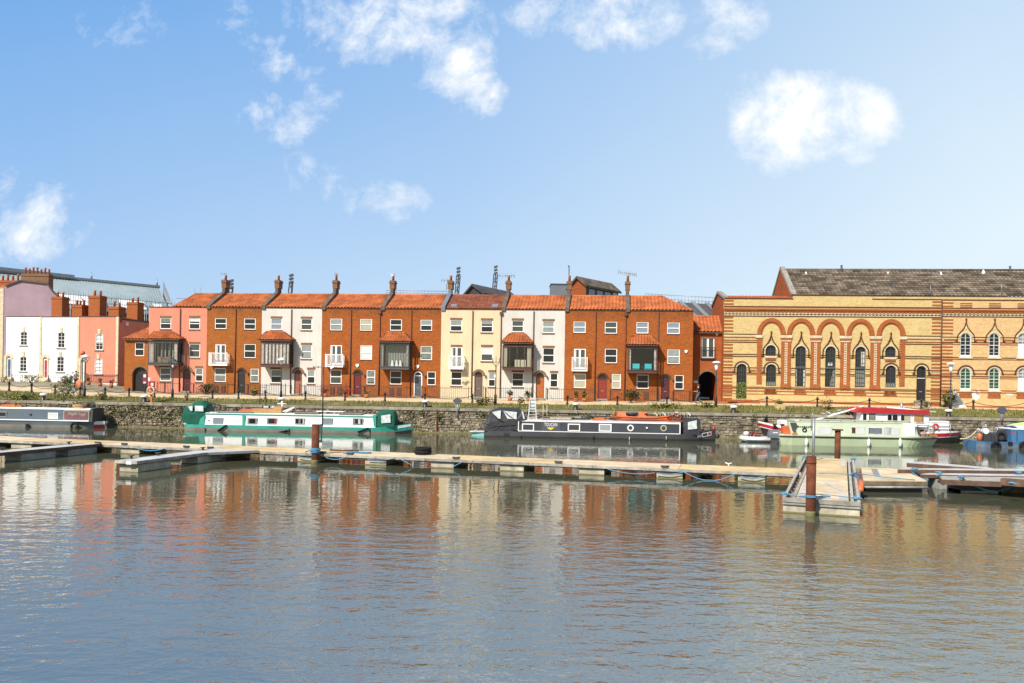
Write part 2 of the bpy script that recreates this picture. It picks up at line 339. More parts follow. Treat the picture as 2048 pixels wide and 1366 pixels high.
def copy_thing(src, loc, label, rot=None):
    o = src.copy(); COL.objects.link(o); o.location = loc; o['label'] = label
    if rot is not None: o.rotation_euler = (0, 0, rot)
    for ch in src.children:
        c = ch.copy(); COL.objects.link(c); c.parent = o
        for g in ch.children: d = g.copy(); COL.objects.link(d); d.parent = c
    return o
def lerp(a, b, t): return a + (b - a) * t
def sm(x): x = min(1, max(0, x)); return x * x * (3 - 2 * x)
def text_mesh(txt, size, mat, name, parent, at, width=None, shear=0, arc=0, depth=.012):
    cu = bpy.data.curves.new('lettering', 'FONT'); cu.body = txt; cu.size = size; cu.align_x = 'CENTER'; cu.align_y = 'CENTER'; cu.shear = shear; cu.resolution_u = 3
    tmp = bpy.data.objects.new('lettering', cu); COL.objects.link(tmp); me = bpy.data.meshes.new_from_object(tmp.evaluated_get(bpy.context.evaluated_depsgraph_get()))
    bpy.data.objects.remove(tmp); xs = [v.co.x for v in me.vertices]; k = (width / (max(xs) - min(xs))) if width else 1
    b = B(mat); off = OFF.get(parent.name, (0, 0, 0))
    b.v = [(at[0] + v.co.x * k, at[1], at[2] + v.co.y + arc * (1 - (v.co.x * k / (width or 1) * 2) ** 2)) for v in me.vertices]
    for pl in me.polygons: b.idx(list(pl.vertices))
    return b.build(name, parent)
# ================================================================ setting
WF = Fr(0, 67.9, math.atan(-.0285))            # quay wall line (t=0 is its face)
def G(X, Y):                                    # height of the ground above the water
    q = Y + .0285 * X; pts = [(67.9, 1.99), (69.3, 2.05), (71.5, 2.32), (74, 2.48), (78, 2.60), (95, 2.66), (9999, 2.66)]
    z = pts[0][1]
    for (a, za), (b, zb) in zip(pts, pts[1:]):
        if a <= q <= b: z = lerp(za, zb, (q - a) / (b - a)); break
    z += sm((-35.5 - X) / 8) * (.36 * sm((q - 69.3) / 2.2) + .35 * sm((q - 73) / 12))
    z += sm((X - 2) / 20) * .22 * sm((q - 69) / 2.5)
    return z
def groundz(px, Y):                             # a point of the ground seen at pixel column px, depth Y
    a, _ = ray(px, 790); X = a * Y; return Vector((X, Y, G(X, Y)))
def sheet(name, mat, xs, ys, dz=0, amp=0):
    b = B(mat); n = len(xs)
    for q in ys:
        for x in xs: y = q - .0285 * x; b.v.append((x, y, G(x, y) + dz + (R.uniform(-amp, amp) if amp and 69 < q < 71.4 else 0)))
    for i in range(len(ys) - 1):
        for j in range(n - 1): b.idx((i * n + j, i * n + j + 1, (i + 1) * n + j + 1, (i + 1) * n + j))
    b.sm = [True] * len(b.f)
    o = b.build(name); o['kind'] = 'structure'; return o
xs = [-2500, -400, -150] + [-90 + i * 1.5 for i in range(121)] + [150, 400, 2500]
sheet('ground', 'ground', xs, [68.4, 69, 69.4, 70, 70.6, 71.2, 71.5, 72, 73, 74, 76, 78, 82, 86, 90, 95, 120, 200, 500, 2500])
sheet('grass_bank', 'bankmat', xs[3:-3], [68.7, 69.1, 69.5, 69.9, 70.3, 70.7, 71.1, 71.45], .03, .05)
sheet('path', 'paving', xs[3:-3], [71.75, 72.5, 74, 76.5], .012)
# water
mw, t, p = newmat('water')
o = nd(t, 'ShaderNodeTexCoord').outputs['Object']; sp = nd(t, 'ShaderNodeSeparateXYZ'); t.links.new(o, sp.inputs[0])
def wn(sc, detail=2.0, rough=.5, dist=0.0, kind=None):
    n = nd(t, 'ShaderNodeTexNoise', i_Scale=1.0, i_Detail=detail, i_Roughness=rough, i_Distortion=dist)
    t.links.new(vm(t, 'MULTIPLY', o, sc).outputs[0], n.inputs['Vector']); return n.outputs[0]
patch = mth(t, 'MULTIPLY_ADD', wn((.035, .075, 1), 3.0), 3.4, -1.2, clamp=True)       # breeze patches
calm = mth(t, 'MINIMUM', mth(t, 'MAXIMUM', mth(t, 'MULTIPLY_ADD', sp.outputs[1], -.07, 2.35), 0.0), 1.6)                 # sheltered behind the pontoons
amp = mth(t, 'MULTIPLY', mth(t, 'MULTIPLY_ADD', patch, .85, .36), mth(t, 'MULTIPLY_ADD', calm, .78, .22))
wv = nd(t, 'ShaderNodeTexWave', i_Scale=1.0, i_Distortion=5.0, i_Detail=2.0, i_Detail_Scale=.8, wave_type='BANDS', bands_direction='Y')
t.links.new(vm(t, 'MULTIPLY', o, (.10, .42, 1)).outputs[0], wv.inputs['Vector'])
h = mth(t, 'ADD', mth(t, 'MULTIPLY', wn((1.35, 2.0, 1), 1.0, .5, .3), .034), mth(t, 'MULTIPLY', wn((3.3, 4.6, 1), 1.0, .5, .3), .0165))
near = mth(t, 'MULTIPLY_ADD', sp.outputs[1], -.045, 1.65, clamp=True)
fine = mth(t, 'ADD', mth(t, 'MULTIPLY', wn((6.0, 9.0, 1), 1.0, .5, .3), .0095), mth(t, 'MULTIPLY', wn((13.0, 19.0, 1), 1.0, .5, .3), .0042))
h = mth(t, 'ADD', h, mth(t, 'MULTIPLY', fine, mth(t, 'MULTIPLY_ADD', near, .85, .15)))
h = mth(t, 'ADD', h, mth(t, 'MULTIPLY', wv.outputs[0], .004))
h = mth(t, 'MULTIPLY', h, amp)
bp = nd(t, 'ShaderNodeBump', i_Strength=1.0, i_Distance=.8); t.links.new(h, bp.inputs['Height']); t.links.new(bp.outputs[0], p.inputs['Normal'])
p.inputs['Base Color'].default_value = (.072, .074, .045, 1); p.inputs['Roughness'].default_value = .015; p.inputs['IOR'].default_value = 4.0
b = B('water'); n = 30
b.v = [(-2500, -60, 0), (2500, -60, 0), (2500, 68.3 - 71, 0), (-2500, 68.3 + 71, 0)]; b.idx((0, 1, 2, 3))
wo_ = b.build('water'); wo_['kind'] = 'structure'
b = B('bankmat'); b.face([(-150, -60, -2.2), (150, -60, -2.2), (150, 69, -2.2), (-150, 74, -2.2)]); bo = b.build('harbour_bed'); bo['kind'] = 'structure'
# quay wall: rubble courses under long coping stones
QW = thing('quay_wall', 'long rough stone quay wall with weeds, rising from the water behind the moored boats', 'quay wall', WF, (0, 0, 0))
b = B('mortar'); b.box(-90, 90, .06, .9, -2.1, 1.80); b.build('core', QW)
def courses(b, s0, s1, hmin, hmax, lmin, lmax, z0, z1, rough):
    z = z0
    while z < z1 - .03:
        h = min(R.uniform(hmin, hmax), z1 - z); s = s0 + R.uniform(-.2, 0)
        while s < s1:
            l = R.uniform(lmin, lmax); e = min(s + l, s1 + .2); y = -R.uniform(0, rough); g = .012; zz = R.uniform(-.012, .012) + .035 * sin(s * 1.3 + z * 3) + .02 * sin(s * 3.1 + z)
            if R.random() > .03:
                j = lambda: R.uniform(-.018, .018)
                f0 = [(s + g + .02 + j(), y + j(), z + g + .012 + zz + j() * .4), (e - g - .02 + j(), y + j(), z + g + .012 + zz + j() * .4), (e - g - .02 + j(), y + j(), z + h - g - .012 + zz + j() * .4), (s + g + .02 + j(), y + j(), z + h - g - .012 + zz + j() * .4)]
                k0 = [(s + g, .07, z + g), (e - g, .07, z + g), (e - g, .07, z + h - g), (s + g, .07, z + h - g)]
                i = len(b.v); b.v += f0 + k0; b.idx((i, i + 1, i + 2, i + 3))
                for a_ in range(4): c_ = (a_ + 1) % 4; b.idx((i + a_, i + 4 + a_, i + 4 + c_, i + c_))
            s = e
        z += h
b = B('stones'); courses(b, -60, -6.5, .07, .15, .12, .42, -.15, 1.79, .10); b.build('rubble_face', QW)
b = B('stones_pale'); courses(b, -6.4, 48, .13, .24, .22, .75, -.15, 1.79, .05); b.build('coursed_face', QW)
b = B('coping'); s = -62
while s < 50:
    l = R.uniform(.9, 1.7); b.box(s, s + l - .015, -.07 - R.uniform(0, .03), .62, 1.80, 2.0 + R.uniform(0, .03)); s += l
b.build('coping', QW)
b = B('algae')
s = -62
while s < 50:
    l = R.uniform(.6, 1.6); b.box(s, s + l, -.22 - R.uniform(0, .1), 0, -.4, .06 + R.uniform(0, .05)); s += l
b.build('footing_ledge', QW)
b = B('rust'); s0 = WF.sx(1332 / 5.69 * 0 + 874, 0, 840)
b.box(s0 - .05, s0 + .05, -.12, 0, 0, 1.9); b.build('fender_rail', QW)
# painted letters and marks on the wall
b = B('scrawl')
def strokes(x0, x1, y, n, hpx):
    for i in range(n):
        px = lerp(x0, x1, (i + .5) / n); s_, z_ = WF.px(px, y, -.16); w = (x1 - x0) / n * 67 / 1700 * .36; hh = hpx * 67 / 1700 / 2
        k = R.choice(('I', 'V', 'O', 'N', 'L'))
        L_ = {'I': [(0, -1, 0, 1)], 'V': [(-1, 1, 0, -1), (0, -1, 1, 1)], 'N': [(-1, -1, -1, 1), (-1, 1, 1, -1), (1, -1, 1, 1)], 'L': [(-1, 1, -1, -1), (-1, -1, 1, -1)],
              'O': [(-1, -1, -1, 1), (-1, 1, 1, 1), (1, 1, 1, -1), (1, -1, -1, -1)]}[k]
        for a_, b_, c_, d_ in L_: b.beam((s_ + a_ * w, -.16, z_ + b_ * hh), (s_ + c_ * w, -.16, z_ + d_ * hh), .012, .085)
strokes(1308, 1382, 828, 9, 7); strokes(1050, 1062, 822, 2, 7); strokes(1148, 1160, 824, 1, 8)
b.build('painted_marks', QW)
# grass of the bank: blades nobody could count
b = B('grassmat')
for i in range(15000):
    X = R.uniform(-52, 46); q = R.choice((R.uniform(68.75, 71.6), R.uniform(69.2, 71.3)))
    den = .35 + .65 * (sin(X * 1.7) * .5 + .5) * (sin(X * .63 + 1.1) * .5 + .5) + (.35 if X > 12 else 0) + (.25 if X < -28 else 0)
    if R.random() > den: continue
    Y = q - .0285 * X; z = G(X, Y) + .02; hgt = R.uniform(.08, .26) * (1.25 if 69 < q < 71 else .8); a = R.uniform(0, pi); w = R.uniform(.02, .05); lx, ly = R.uniform(-.12, .12), R.uniform(-.12, .12)
    b.face([(X - cos(a) * w, Y - sin(a) * w, z), (X + cos(a) * w, Y + sin(a) * w, z), (X + lx, Y + ly, z + hgt)])
go = b.build('grass'); go['kind'] = 'stuff'; go['label'] = 'rough green and straw coloured grass along the top of the quay'
# weeds hanging on the wall face
b = B('leaf')
for px, y, rx, rz, n in [(190, 818, .5, .35, 60), (205, 826, .7, .3, 80), (222, 822, .5, .4, 60), (240, 826, .6, .35, 70), (262, 820, .45, .5, 80), (285, 818, .7, .55, 120), (300, 815, .4, .4, 60), (315, 822, .6, .4, 80), (345, 828, .5, .5, 70), (330, 836, .5, .3, 50), (360, 820, .4, .4, 60),
                         (455, 824, .5, .3, 50), (480, 826, .4, .3, 40), (720, 830, .5, .35, 50), (765, 835, .4, .35, 50), (822, 830, .5, .4, 60), (845, 826, .35, .3, 40), (880, 836, .35, .5, 60), (1140, 832, .5, .3, 60), (1175, 833, .5, .3, 50), (1510, 832, .4, .3, 40), (1580, 830, .5, .3, 50), (1610, 834, .5, .3, 50), (960, 828, .6, .3, 60), (1000, 826, .6, .3, 60), (1090, 828, .6, .3, 60)]:
    s_, z_ = WF.px(px, y, -.1); q_ = WF.w((s_, -.12, z_)); b.leaves(q_, (rx, .12, rz), n, .13)
wo2 = b.build('wall_weeds'); wo2['kind'] = 'stuff'; wo2['label'] = 'straggling green weeds growing out of the stone quay wall'
# ================================================================ terraced houses
TF = Fr(-30.9, 80.5, math.atan(-.1124))
PAN = {1: (0, 520, 4.876), 2: (400, 520, 4.876), 3: (800, 520, 4.876), 4: (1120, 520, 4.876), 5: (1420, 520, 4.878), 6: (1728, 520, 4.878)}
def zp(k, x, y): a, b, c = PAN[k]; return a + x / c, b + y / c
def rect(fr, k, x0, y0, x1, y1, t=0):
    ax, ay = zp(k, x0, y0); bx, by = zp(k, x1, y1); m = (ay + by) / 2; c = (ax + bx) / 2
    return fr.sx(ax, t, m), fr.sx(bx, t, m), fr.zy(c, by, t), fr.zy(c, ay, t)     # s0,s1,z0,z1
def arc(cx, cz, rx, rz, a0, a1, n): return [(cx + rx * cos(lerp(a0, a1, i / n)), cz + rz * sin(lerp(a0, a1, i / n))) for i in range(n + 1)]
def wall_holes(b, s0, s1, z0, z1, holes, rev=.12, t=0):
    """front sheet at depth t with real openings; a hole is (a,b,c,d[,rise]) and rise makes a round head"""
    ss = sorted({s0, s1, *[h[0] for h in holes], *[h[1] for h in holes]}); zs = sorted({z0, z1, *[h[2] for h in holes], *[h[3] for h in holes]})
    ss = [s for s in ss if s0 <= s <= s1]; zs = [z for z in zs if z0 <= z <= z1]
    for i in range(len(zs) - 1):
        run = None
        for j in range(len(ss) - 1):
            cs, cz = (ss[j] + ss[j + 1]) / 2, (zs[i] + zs[i + 1]) / 2
            if not any(h[0] < cs < h[1] and h[2] < cz < h[3] for h in holes): b.face([(ss[j], t, zs[i]), (ss[j + 1], t, zs[i]), (ss[j + 1], t, zs[i + 1]), (ss[j], t, zs[i + 1])])
    for h in holes:
        a, e, c, d = h[:4]; rise = h[4] if len(h) > 4 else 0; y = t + rev
        if rise:
            zc = d - rise; m = (a + e) / 2; pts = arc(m, zc, (e - a) / 2, rise, 0, pi, 12)
            for q in range(12):
                (x0, w0), (x1, w1) = pts[q], pts[q + 1]
                b.face([(x0, t, w0), (x1, t, w1), (x1, y, w1), (x0, y, w0)])
                b.face([(x0, t, w0), (x0, t, d), (x1, t, d), (x1, t, w1)])
            b.face([(a, t, c), (a, t, zc), (a, y, zc), (a, y, c)]); b.face([(e, t, c), (e, y, c), (e, y, zc), (e, t, zc)])
            b.face([(a, t, c), (a, y, c), (e, y, c), (e, t, c)])
        else:
            b.face([(a, t, c), (a, t, d), (a, y, d), (a, y, c)]); b.face([(e, t, c), (e, y, c), (e, y, d), (e, t, d)])
            b.face([(a, t, c), (a, y, c), (e, y, c), (e, t, c)]); b.face([(a, t, d), (e, t, d), (e, y, d), (a, y, d)])
def pantile(b, fn, nrm, u0, u1, rows, clip=None, pitch=.31, amp=.12, step=.04):
    """rows of wavy clay tiles; fn(u,v) with v 0 at the eave and 1 at the ridge; clip(v) gives the u range of a hipped slope"""
    k = 5; n = max(2, int((u1 - u0) / pitch)) * k; nrm = Vector(nrm).normalized()
    for r in range(rows):
        v0, v1 = r / rows, (r + 1.12) / rows
        if clip:
            c0, c1 = clip(r / rows), clip(min(1, (r + 1) / rows))
        per = max(1, n // 8)
        i0 = 0
        while i0 < n:                       # one island per two tiles so that tones differ
            i1 = min(n, i0 + 2 * k); base = len(b.v); cols = 0
            for i in range(i0, i1 + 1):
                u = lerp(u0, u1, i / n); ph = (i % k) / k * 2 * pi; hgt = amp * (.5 + .5 * cos(ph)) ** .6
                ua, ub = u, u
                if clip: ua = min(max(u, c0[0]), c0[1]); ub = min(max(u, c1[0]), c1[1])
                b.v.append(tuple(Vector(fn(ua, v0)) + nrm * (hgt + step))); b.v.append(tuple(Vector(fn(ub, min(v1, 1.0))) + nrm * hgt)); b.v.append(tuple(Vector(fn(ua, v0)) + nrm * (hgt - .01))); cols += 1
            for i in range(cols - 1):
                q = base + i * 3; b.smooth = True; b.idx((q, q + 3, q + 4, q + 1)); b.smooth = False; b.idx((q + 2, q + 5, q + 3, q))
            i0 = i1
def sash(T, r, rev=.1, mat='white_paint', pane='pane_dark', blind=None, bf=.5, mid=.5, bars=(0, 0), fw=.06, name='window', mw=None):
    s0, s1, z0, z1 = r; b = B(mat); y0, y1 = .02, rev - .02; mw = mw or fw * 1.15
    b.box(s0, s0 + fw, y0, y1, z0, z1); b.box(s1 - fw, s1, y0, y1, z0, z1); b.box(s0 + fw, s1 - fw, y0, y1, z0, z0 + fw * 1.1); b.box(s0 + fw, s1 - fw, y0, y1, z1 - fw, z1)
    zm = lerp(z0, z1, mid)
    if mid: b.box(s0 + fw, s1 - fw, y0 - .004, y1, zm - mw / 2, zm + mw / 2)
    for i in range(bars[0]): x = lerp(s0 + fw, s1 - fw, (i + 1) / (bars[0] + 1)); b.box(x - .013, x + .013, y0 + .015, y1 - .02, z0 + fw, z1 - fw)
    for i in range(bars[1]):
        z = lerp(z0 + fw, z1 - fw, (i + 1) / (bars[1] + 1))
        if abs(z - zm) > .05: b.box(s0 + fw, s1 - fw, y0 + .016, y1 - .02, z - .013, z + .013)
    f = b.build(name, T)
    b = B(pane); b.box(s0 + fw * .6, s1 - fw * .6, y1 - .015, y1, z0 + fw * .6, z1 - fw * .6); b.build('pane', f)
    if blind:
        zb = lerp(z1 - fw, z0 + fw, bf); b = B(blind); b.box(s0 + fw, s1 - fw, y1 - .022, y1 - .016, zb, z1 - fw); b.build('blind', f)
    return f
def panel_door(T, s0, s1, z0, z1, mat, y=.10, name='door', white=None):
    b = B(mat); b.box(s0, s1, y, y + .05, z0, z1); w = s1 - s0; m = (s0 + s1) / 2; hh = z1 - z0
    for a, e in ((s0 + w * .14, m - w * .05), (m + w * .05, s1 - w * .14)):
        for c, d in ((.08, .36), (.44, .72), (.78, .93)): b.box(a, e, y - .014, y, z0 + hh * c, z0 + hh * d)
    o = b.build(name, T); b = B('grey_metal'); b.box(m - .12, m + .12, y - .022, y - .002, z0 + hh * .385, z0 + hh * .42); b.build('letter_plate', o); return o
def arch_ring(b, m, zc, r0, r1, rz0, rz1, y0, y1, legs=None, n=14):
    o = arc(m, zc, r1, rz1, 0, pi, n); i = arc(m, zc, r0, rz0, 0, pi, n)
    b.loft([[(o[k][0], y0, o[k][1]), (o[k][0], y1, o[k][1]), (i[k][0], y1, i[k][1]), (i[k][0], y0, i[k][1])] for k in range(n + 1)])
def chimney(T, s0, s1, y0, y1, z0, z1, mat='brick_dark', pots=1, name='chimney', potm='pot', ph=.45, neck=None):
    b = B(mat); h = z1 - z0; b.box(s0, s1, y0, y1, z0, z1 - .28); b.box(s0 - .05, s1 + .05, y0 - .05, y1 + .05, z1 - .28, z1 - .12); b.box(s0 - .01, s1 + .01, y0 - .01, y1 + .01, z1 - .12, z1)
    c = b.build(name, T)
    for i in range(pots):
        x = lerp(s0, s1, (i + .5) / pots); b = B(potm); hh = ph * R.uniform(.85, 1.2); r = .13
        b.lathe((x, (y0 + y1) / 2, z1), [(.001, -.02), (r, 0), (r * .8, hh * .75), (r * 1.05, hh * .82), (r * 1.05, hh), (r * .6, hh), (.001, hh * .9)], 8); b.build('pot', c)
    return c
ZB, ZT = 2.45, 10.71
def drainpipe(T, px, py=700, top=ZT - .1, bot=2.75, hopper=False, r=.05, fr=TF):
    s = fr.sx(px, 0, py); b = B('pipe_brown'); b.tube([(s, -.07, bot), (s, -.07, top)], r, 6)
    if hopper: b.box(s - .13, s + .13, -.2, -.01, top - .25, top + .02)
    b.build('drainpipe', T)
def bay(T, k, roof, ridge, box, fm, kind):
    """projecting first-floor bay with its own hipped tile roof"""
    D = 1.05
    ex0, ex1, ez = TF.sx(zp(k, roof[0], 0)[0], -D - .15, 660), TF.sx(zp(k, roof[1], 0)[0], -D - .15, 660), TF.zy(*zp(k, (roof[0] + roof[1]) / 2, roof[2]), -D - .15)
    rx0, rx1, rz = TF.sx(zp(k, ridge[0], 0)[0], -.1, 660), TF.sx(zp(k, ridge[1], 0)[0], -.1, 660), TF.zy(*zp(k, (roof[0] + roof[1]) / 2, ridge[2]), -.1)
    s0, s1 = TF.sx(zp(k, box[0], 0)[0], -D, 690), TF.sx(zp(k, box[1], 0)[0], -D, 690); zt, zb = TF.zy(*zp(k, (box[0] + box[1]) / 2, box[2]), -D), TF.zy(*zp(k, (box[0] + box[1]) / 2, box[3]), -D)
    f = B(fm); f.box(s0, s1, -D, -.004, zb, zb + .24); f.box(s0 - .05, s1 + .05, -D - .05, -.004, zb + .24, zb + .30); f.box(s0, s1, -D, -.004, zt - .20, zt - .02)
    pw = .075
    for s in (s0, s1 - pw): f.box(s, s + pw, -D, -D + pw, zb + .3, zt - .2); f.box(s, s + pw, -.1, -.006, zb + .3, zt - .2)
    nm = {'cream': 4, 'drapes': 8, 'dark': 4, 'table': 1, 'chairs': 1}[kind]
    for i in range(1, nm): x = lerp(s0, s1, i / nm); f.box(x - .028, x + .028, -D + .005, -D + .06, zb + .3, zt - .2)
    for x in (s0, s1 - .05): f.box(x + .004, x + .046, -D * .55, -D * .55 + .05, zb + .3, zt - .2)
    f = f.build('bay_window', T)
    g = B('clear_glass'); g.face([(s0 + .03, -D + .03, zb + .3), (s1 - .03, -D + .03, zb + .3), (s1 - .03, -D + .03, zt - .2), (s0 + .03, -D + .03, zt - .2)])
    for x in (s0 + .03, s1 - .036): g.face([(x, -D + .08, zb + .3), (x, -.1, zb + .3), (x, -.1, zt - .2), (x, -D + .08, zt - .2)])
    g.build('pane', f)
    # what stands behind the glass
    if kind == 'drapes':
        c = B('curtain'); x = s0 + .1
        while x < s1 - .1: w = R.uniform(.16, .24); c.prism_z([(x, -D + .14), (x + w / 2, -D + .08), (x + w, -D + .14), (x + w / 2, -D + .17)], zb + .32, zt - .22); x += w * 1.02
        c.build('curtain', f)
    else:
        wd = .34 if kind in ('cream', 'dark') else .18
        for a in (s0 + .09, s1 - .09 - wd):
            c = B('curtain' if kind != 'cream' else 'blind_cream')
            for i in range(3): c.prism_z([(a + i * wd / 3, -D + .16), (a + (i + .5) * wd / 3, -D + .1), (a + (i + 1) * wd / 3, -D + .16), (a + (i + .5) * wd / 3, -D + .2)], zb + .31, zt - .22)
            c.build('curtain', f)
    m = (s0 + s1) / 2
    if kind == 'cream': c = B('blind_cream'); c.box(m - .25, m + .75, -D + .45, -D + .6, zb + .31, zb + .95); c.build('sofa', f)
    if kind == 'chairs':
        for x in (m - .55, m + .5): c = B('turquoise'); c.box(x - .3, x + .3, -D + .3, -D + .38, zb + .42, zb + .85); c.box(x - .3, x + .3, -D + .38, -D + .75, zb + .32, zb + .48); c.build('armchair', f)
        for x in (m - .95, m + .02): c = B('leaf_dark'); c.leaves((x, -D + .3, zb + .55), (.12, .1, .2), 30, .1); c.build('houseplant', f)
    if kind == 'table':
        for i in range(9): a = lerp(s0 + .35, s1 - .12, i / 9); c = B('net'); c.prism_z([(a, -.35), (a + .12, -.42), (a + .24, -.35), (a + .12, -.3)], zb + .31, zt - .22); c.build('curtain', f)
        for x in (m - .3, m + .1, m + .45): c = B('blind_white'); c.prism_y([(x - .16, zb + .32), (x + .14, zb + .32), (x + .04, zb + .85), (x - .06, zb + .85)], -D + .4, -D + .5); c.build('chair', f)
    if kind == 'dark':
        for i in range(5): a = lerp(s0 + .55, s1 - .5, i / 5); c = B('net'); c.box(a, a + .12, -.42, -.36, zb + .31, zt - .22); c.build('curtain', f)
        c = B('timber'); c.box(m - .8, m + .5, -.5, -.2, zb + .32, zb + .85); c.build('table', f)
    # tiled hip roof
    r = B('tile'); e0, e1, v0 = ex0, ex1, ez
    cl = lambda v: (lerp(e0, rx0, v), lerp(e1, rx1, v))
    pantile(r, lambda u, v: (u, lerp(-D - .15, -.1, v), lerp(ez, rz, v)), (0, -(rz - ez), D), ex0, ex1, 6, cl, .24)
    for sgn, ea, ra in ((-1, ex0, rx0), (1, ex1, rx1)):
        pantile(r, lambda u, v: (lerp(ea, ra, v), u, lerp(ez, rz, v)), (sgn * (rz - ez), 0, abs(ra - ea)), -D - .15, 0, 6, lambda v: (lerp(-D - .15, -.1, v), 0), .24)
    for a_, b_ in (((ex0, -D - .15, ez), (rx0, -.1, rz)), ((ex1, -D - .15, ez), (rx1, -.1, rz)), ((rx0 - .05, -.1, rz), (rx1 + .05, -.1, rz))):
        r.tube([Vector(a_) + Vector((0, 0, .06)), Vector(b_) + Vector((0, 0, .05))], .07, 6)
    ro = r.build('bay_roof', T); g = B('gutter'); g.box(ex0 + .03, ex1 - .03, -D - .17, -.006, ez - .09, ez - .01); g.build('gutter', ro)
    return (s0 + .12, s1 - .12, zb + .3, zt - .15)
def balcony(T, k, x0, y0, x1, y1, D=.62):
    s0, s1 = TF.sx(zp(k, x0, 0)[0], -D, 705), TF.sx(zp(k, x1, 0)[0], -D, 705); zt, zb = TF.zy(*zp(k, (x0 + x1) / 2, y0), -D), TF.zy(*zp(k, (x0 + x1) / 2, y1), -D)
    b = B('white_paint'); b.box(s0, s1, -D, -.004, zb, zb + .13)
    for s in (s0, s1 - .06): b.box(s, s + .06, -D, -D + .06, zb + .13, zt + .04); b.box(s + .005, s + .05, -D + .06, -.01, zt - .06, zt); b.box(s + .005, s + .05, -D + .06, -.01, zb + .2, zb + .24)
    b.box(s0 + .06, s1 - .06, -D + .005, -D + .055, zt - .06, zt); b.box(s0 + .06, s1 - .06, -D + .01, -D + .05, zb + .2, zb + .24)
    n = 13
    for i in range(1, n): x = lerp(s0 + .03, s1 - .03, i / n); b.box(x - .014, x + .014, -D + .016, -D + .044, zb + .24, zt - .06)
    for s in (s0 + .02, s1 - .045):
        for i in range(1, 5): y = lerp(-D + .06, -.02, i / 5); b.box(s, s + .025, y - .012, y + .012, zb + .24, zt - .06)
    b.build('balcony', T)
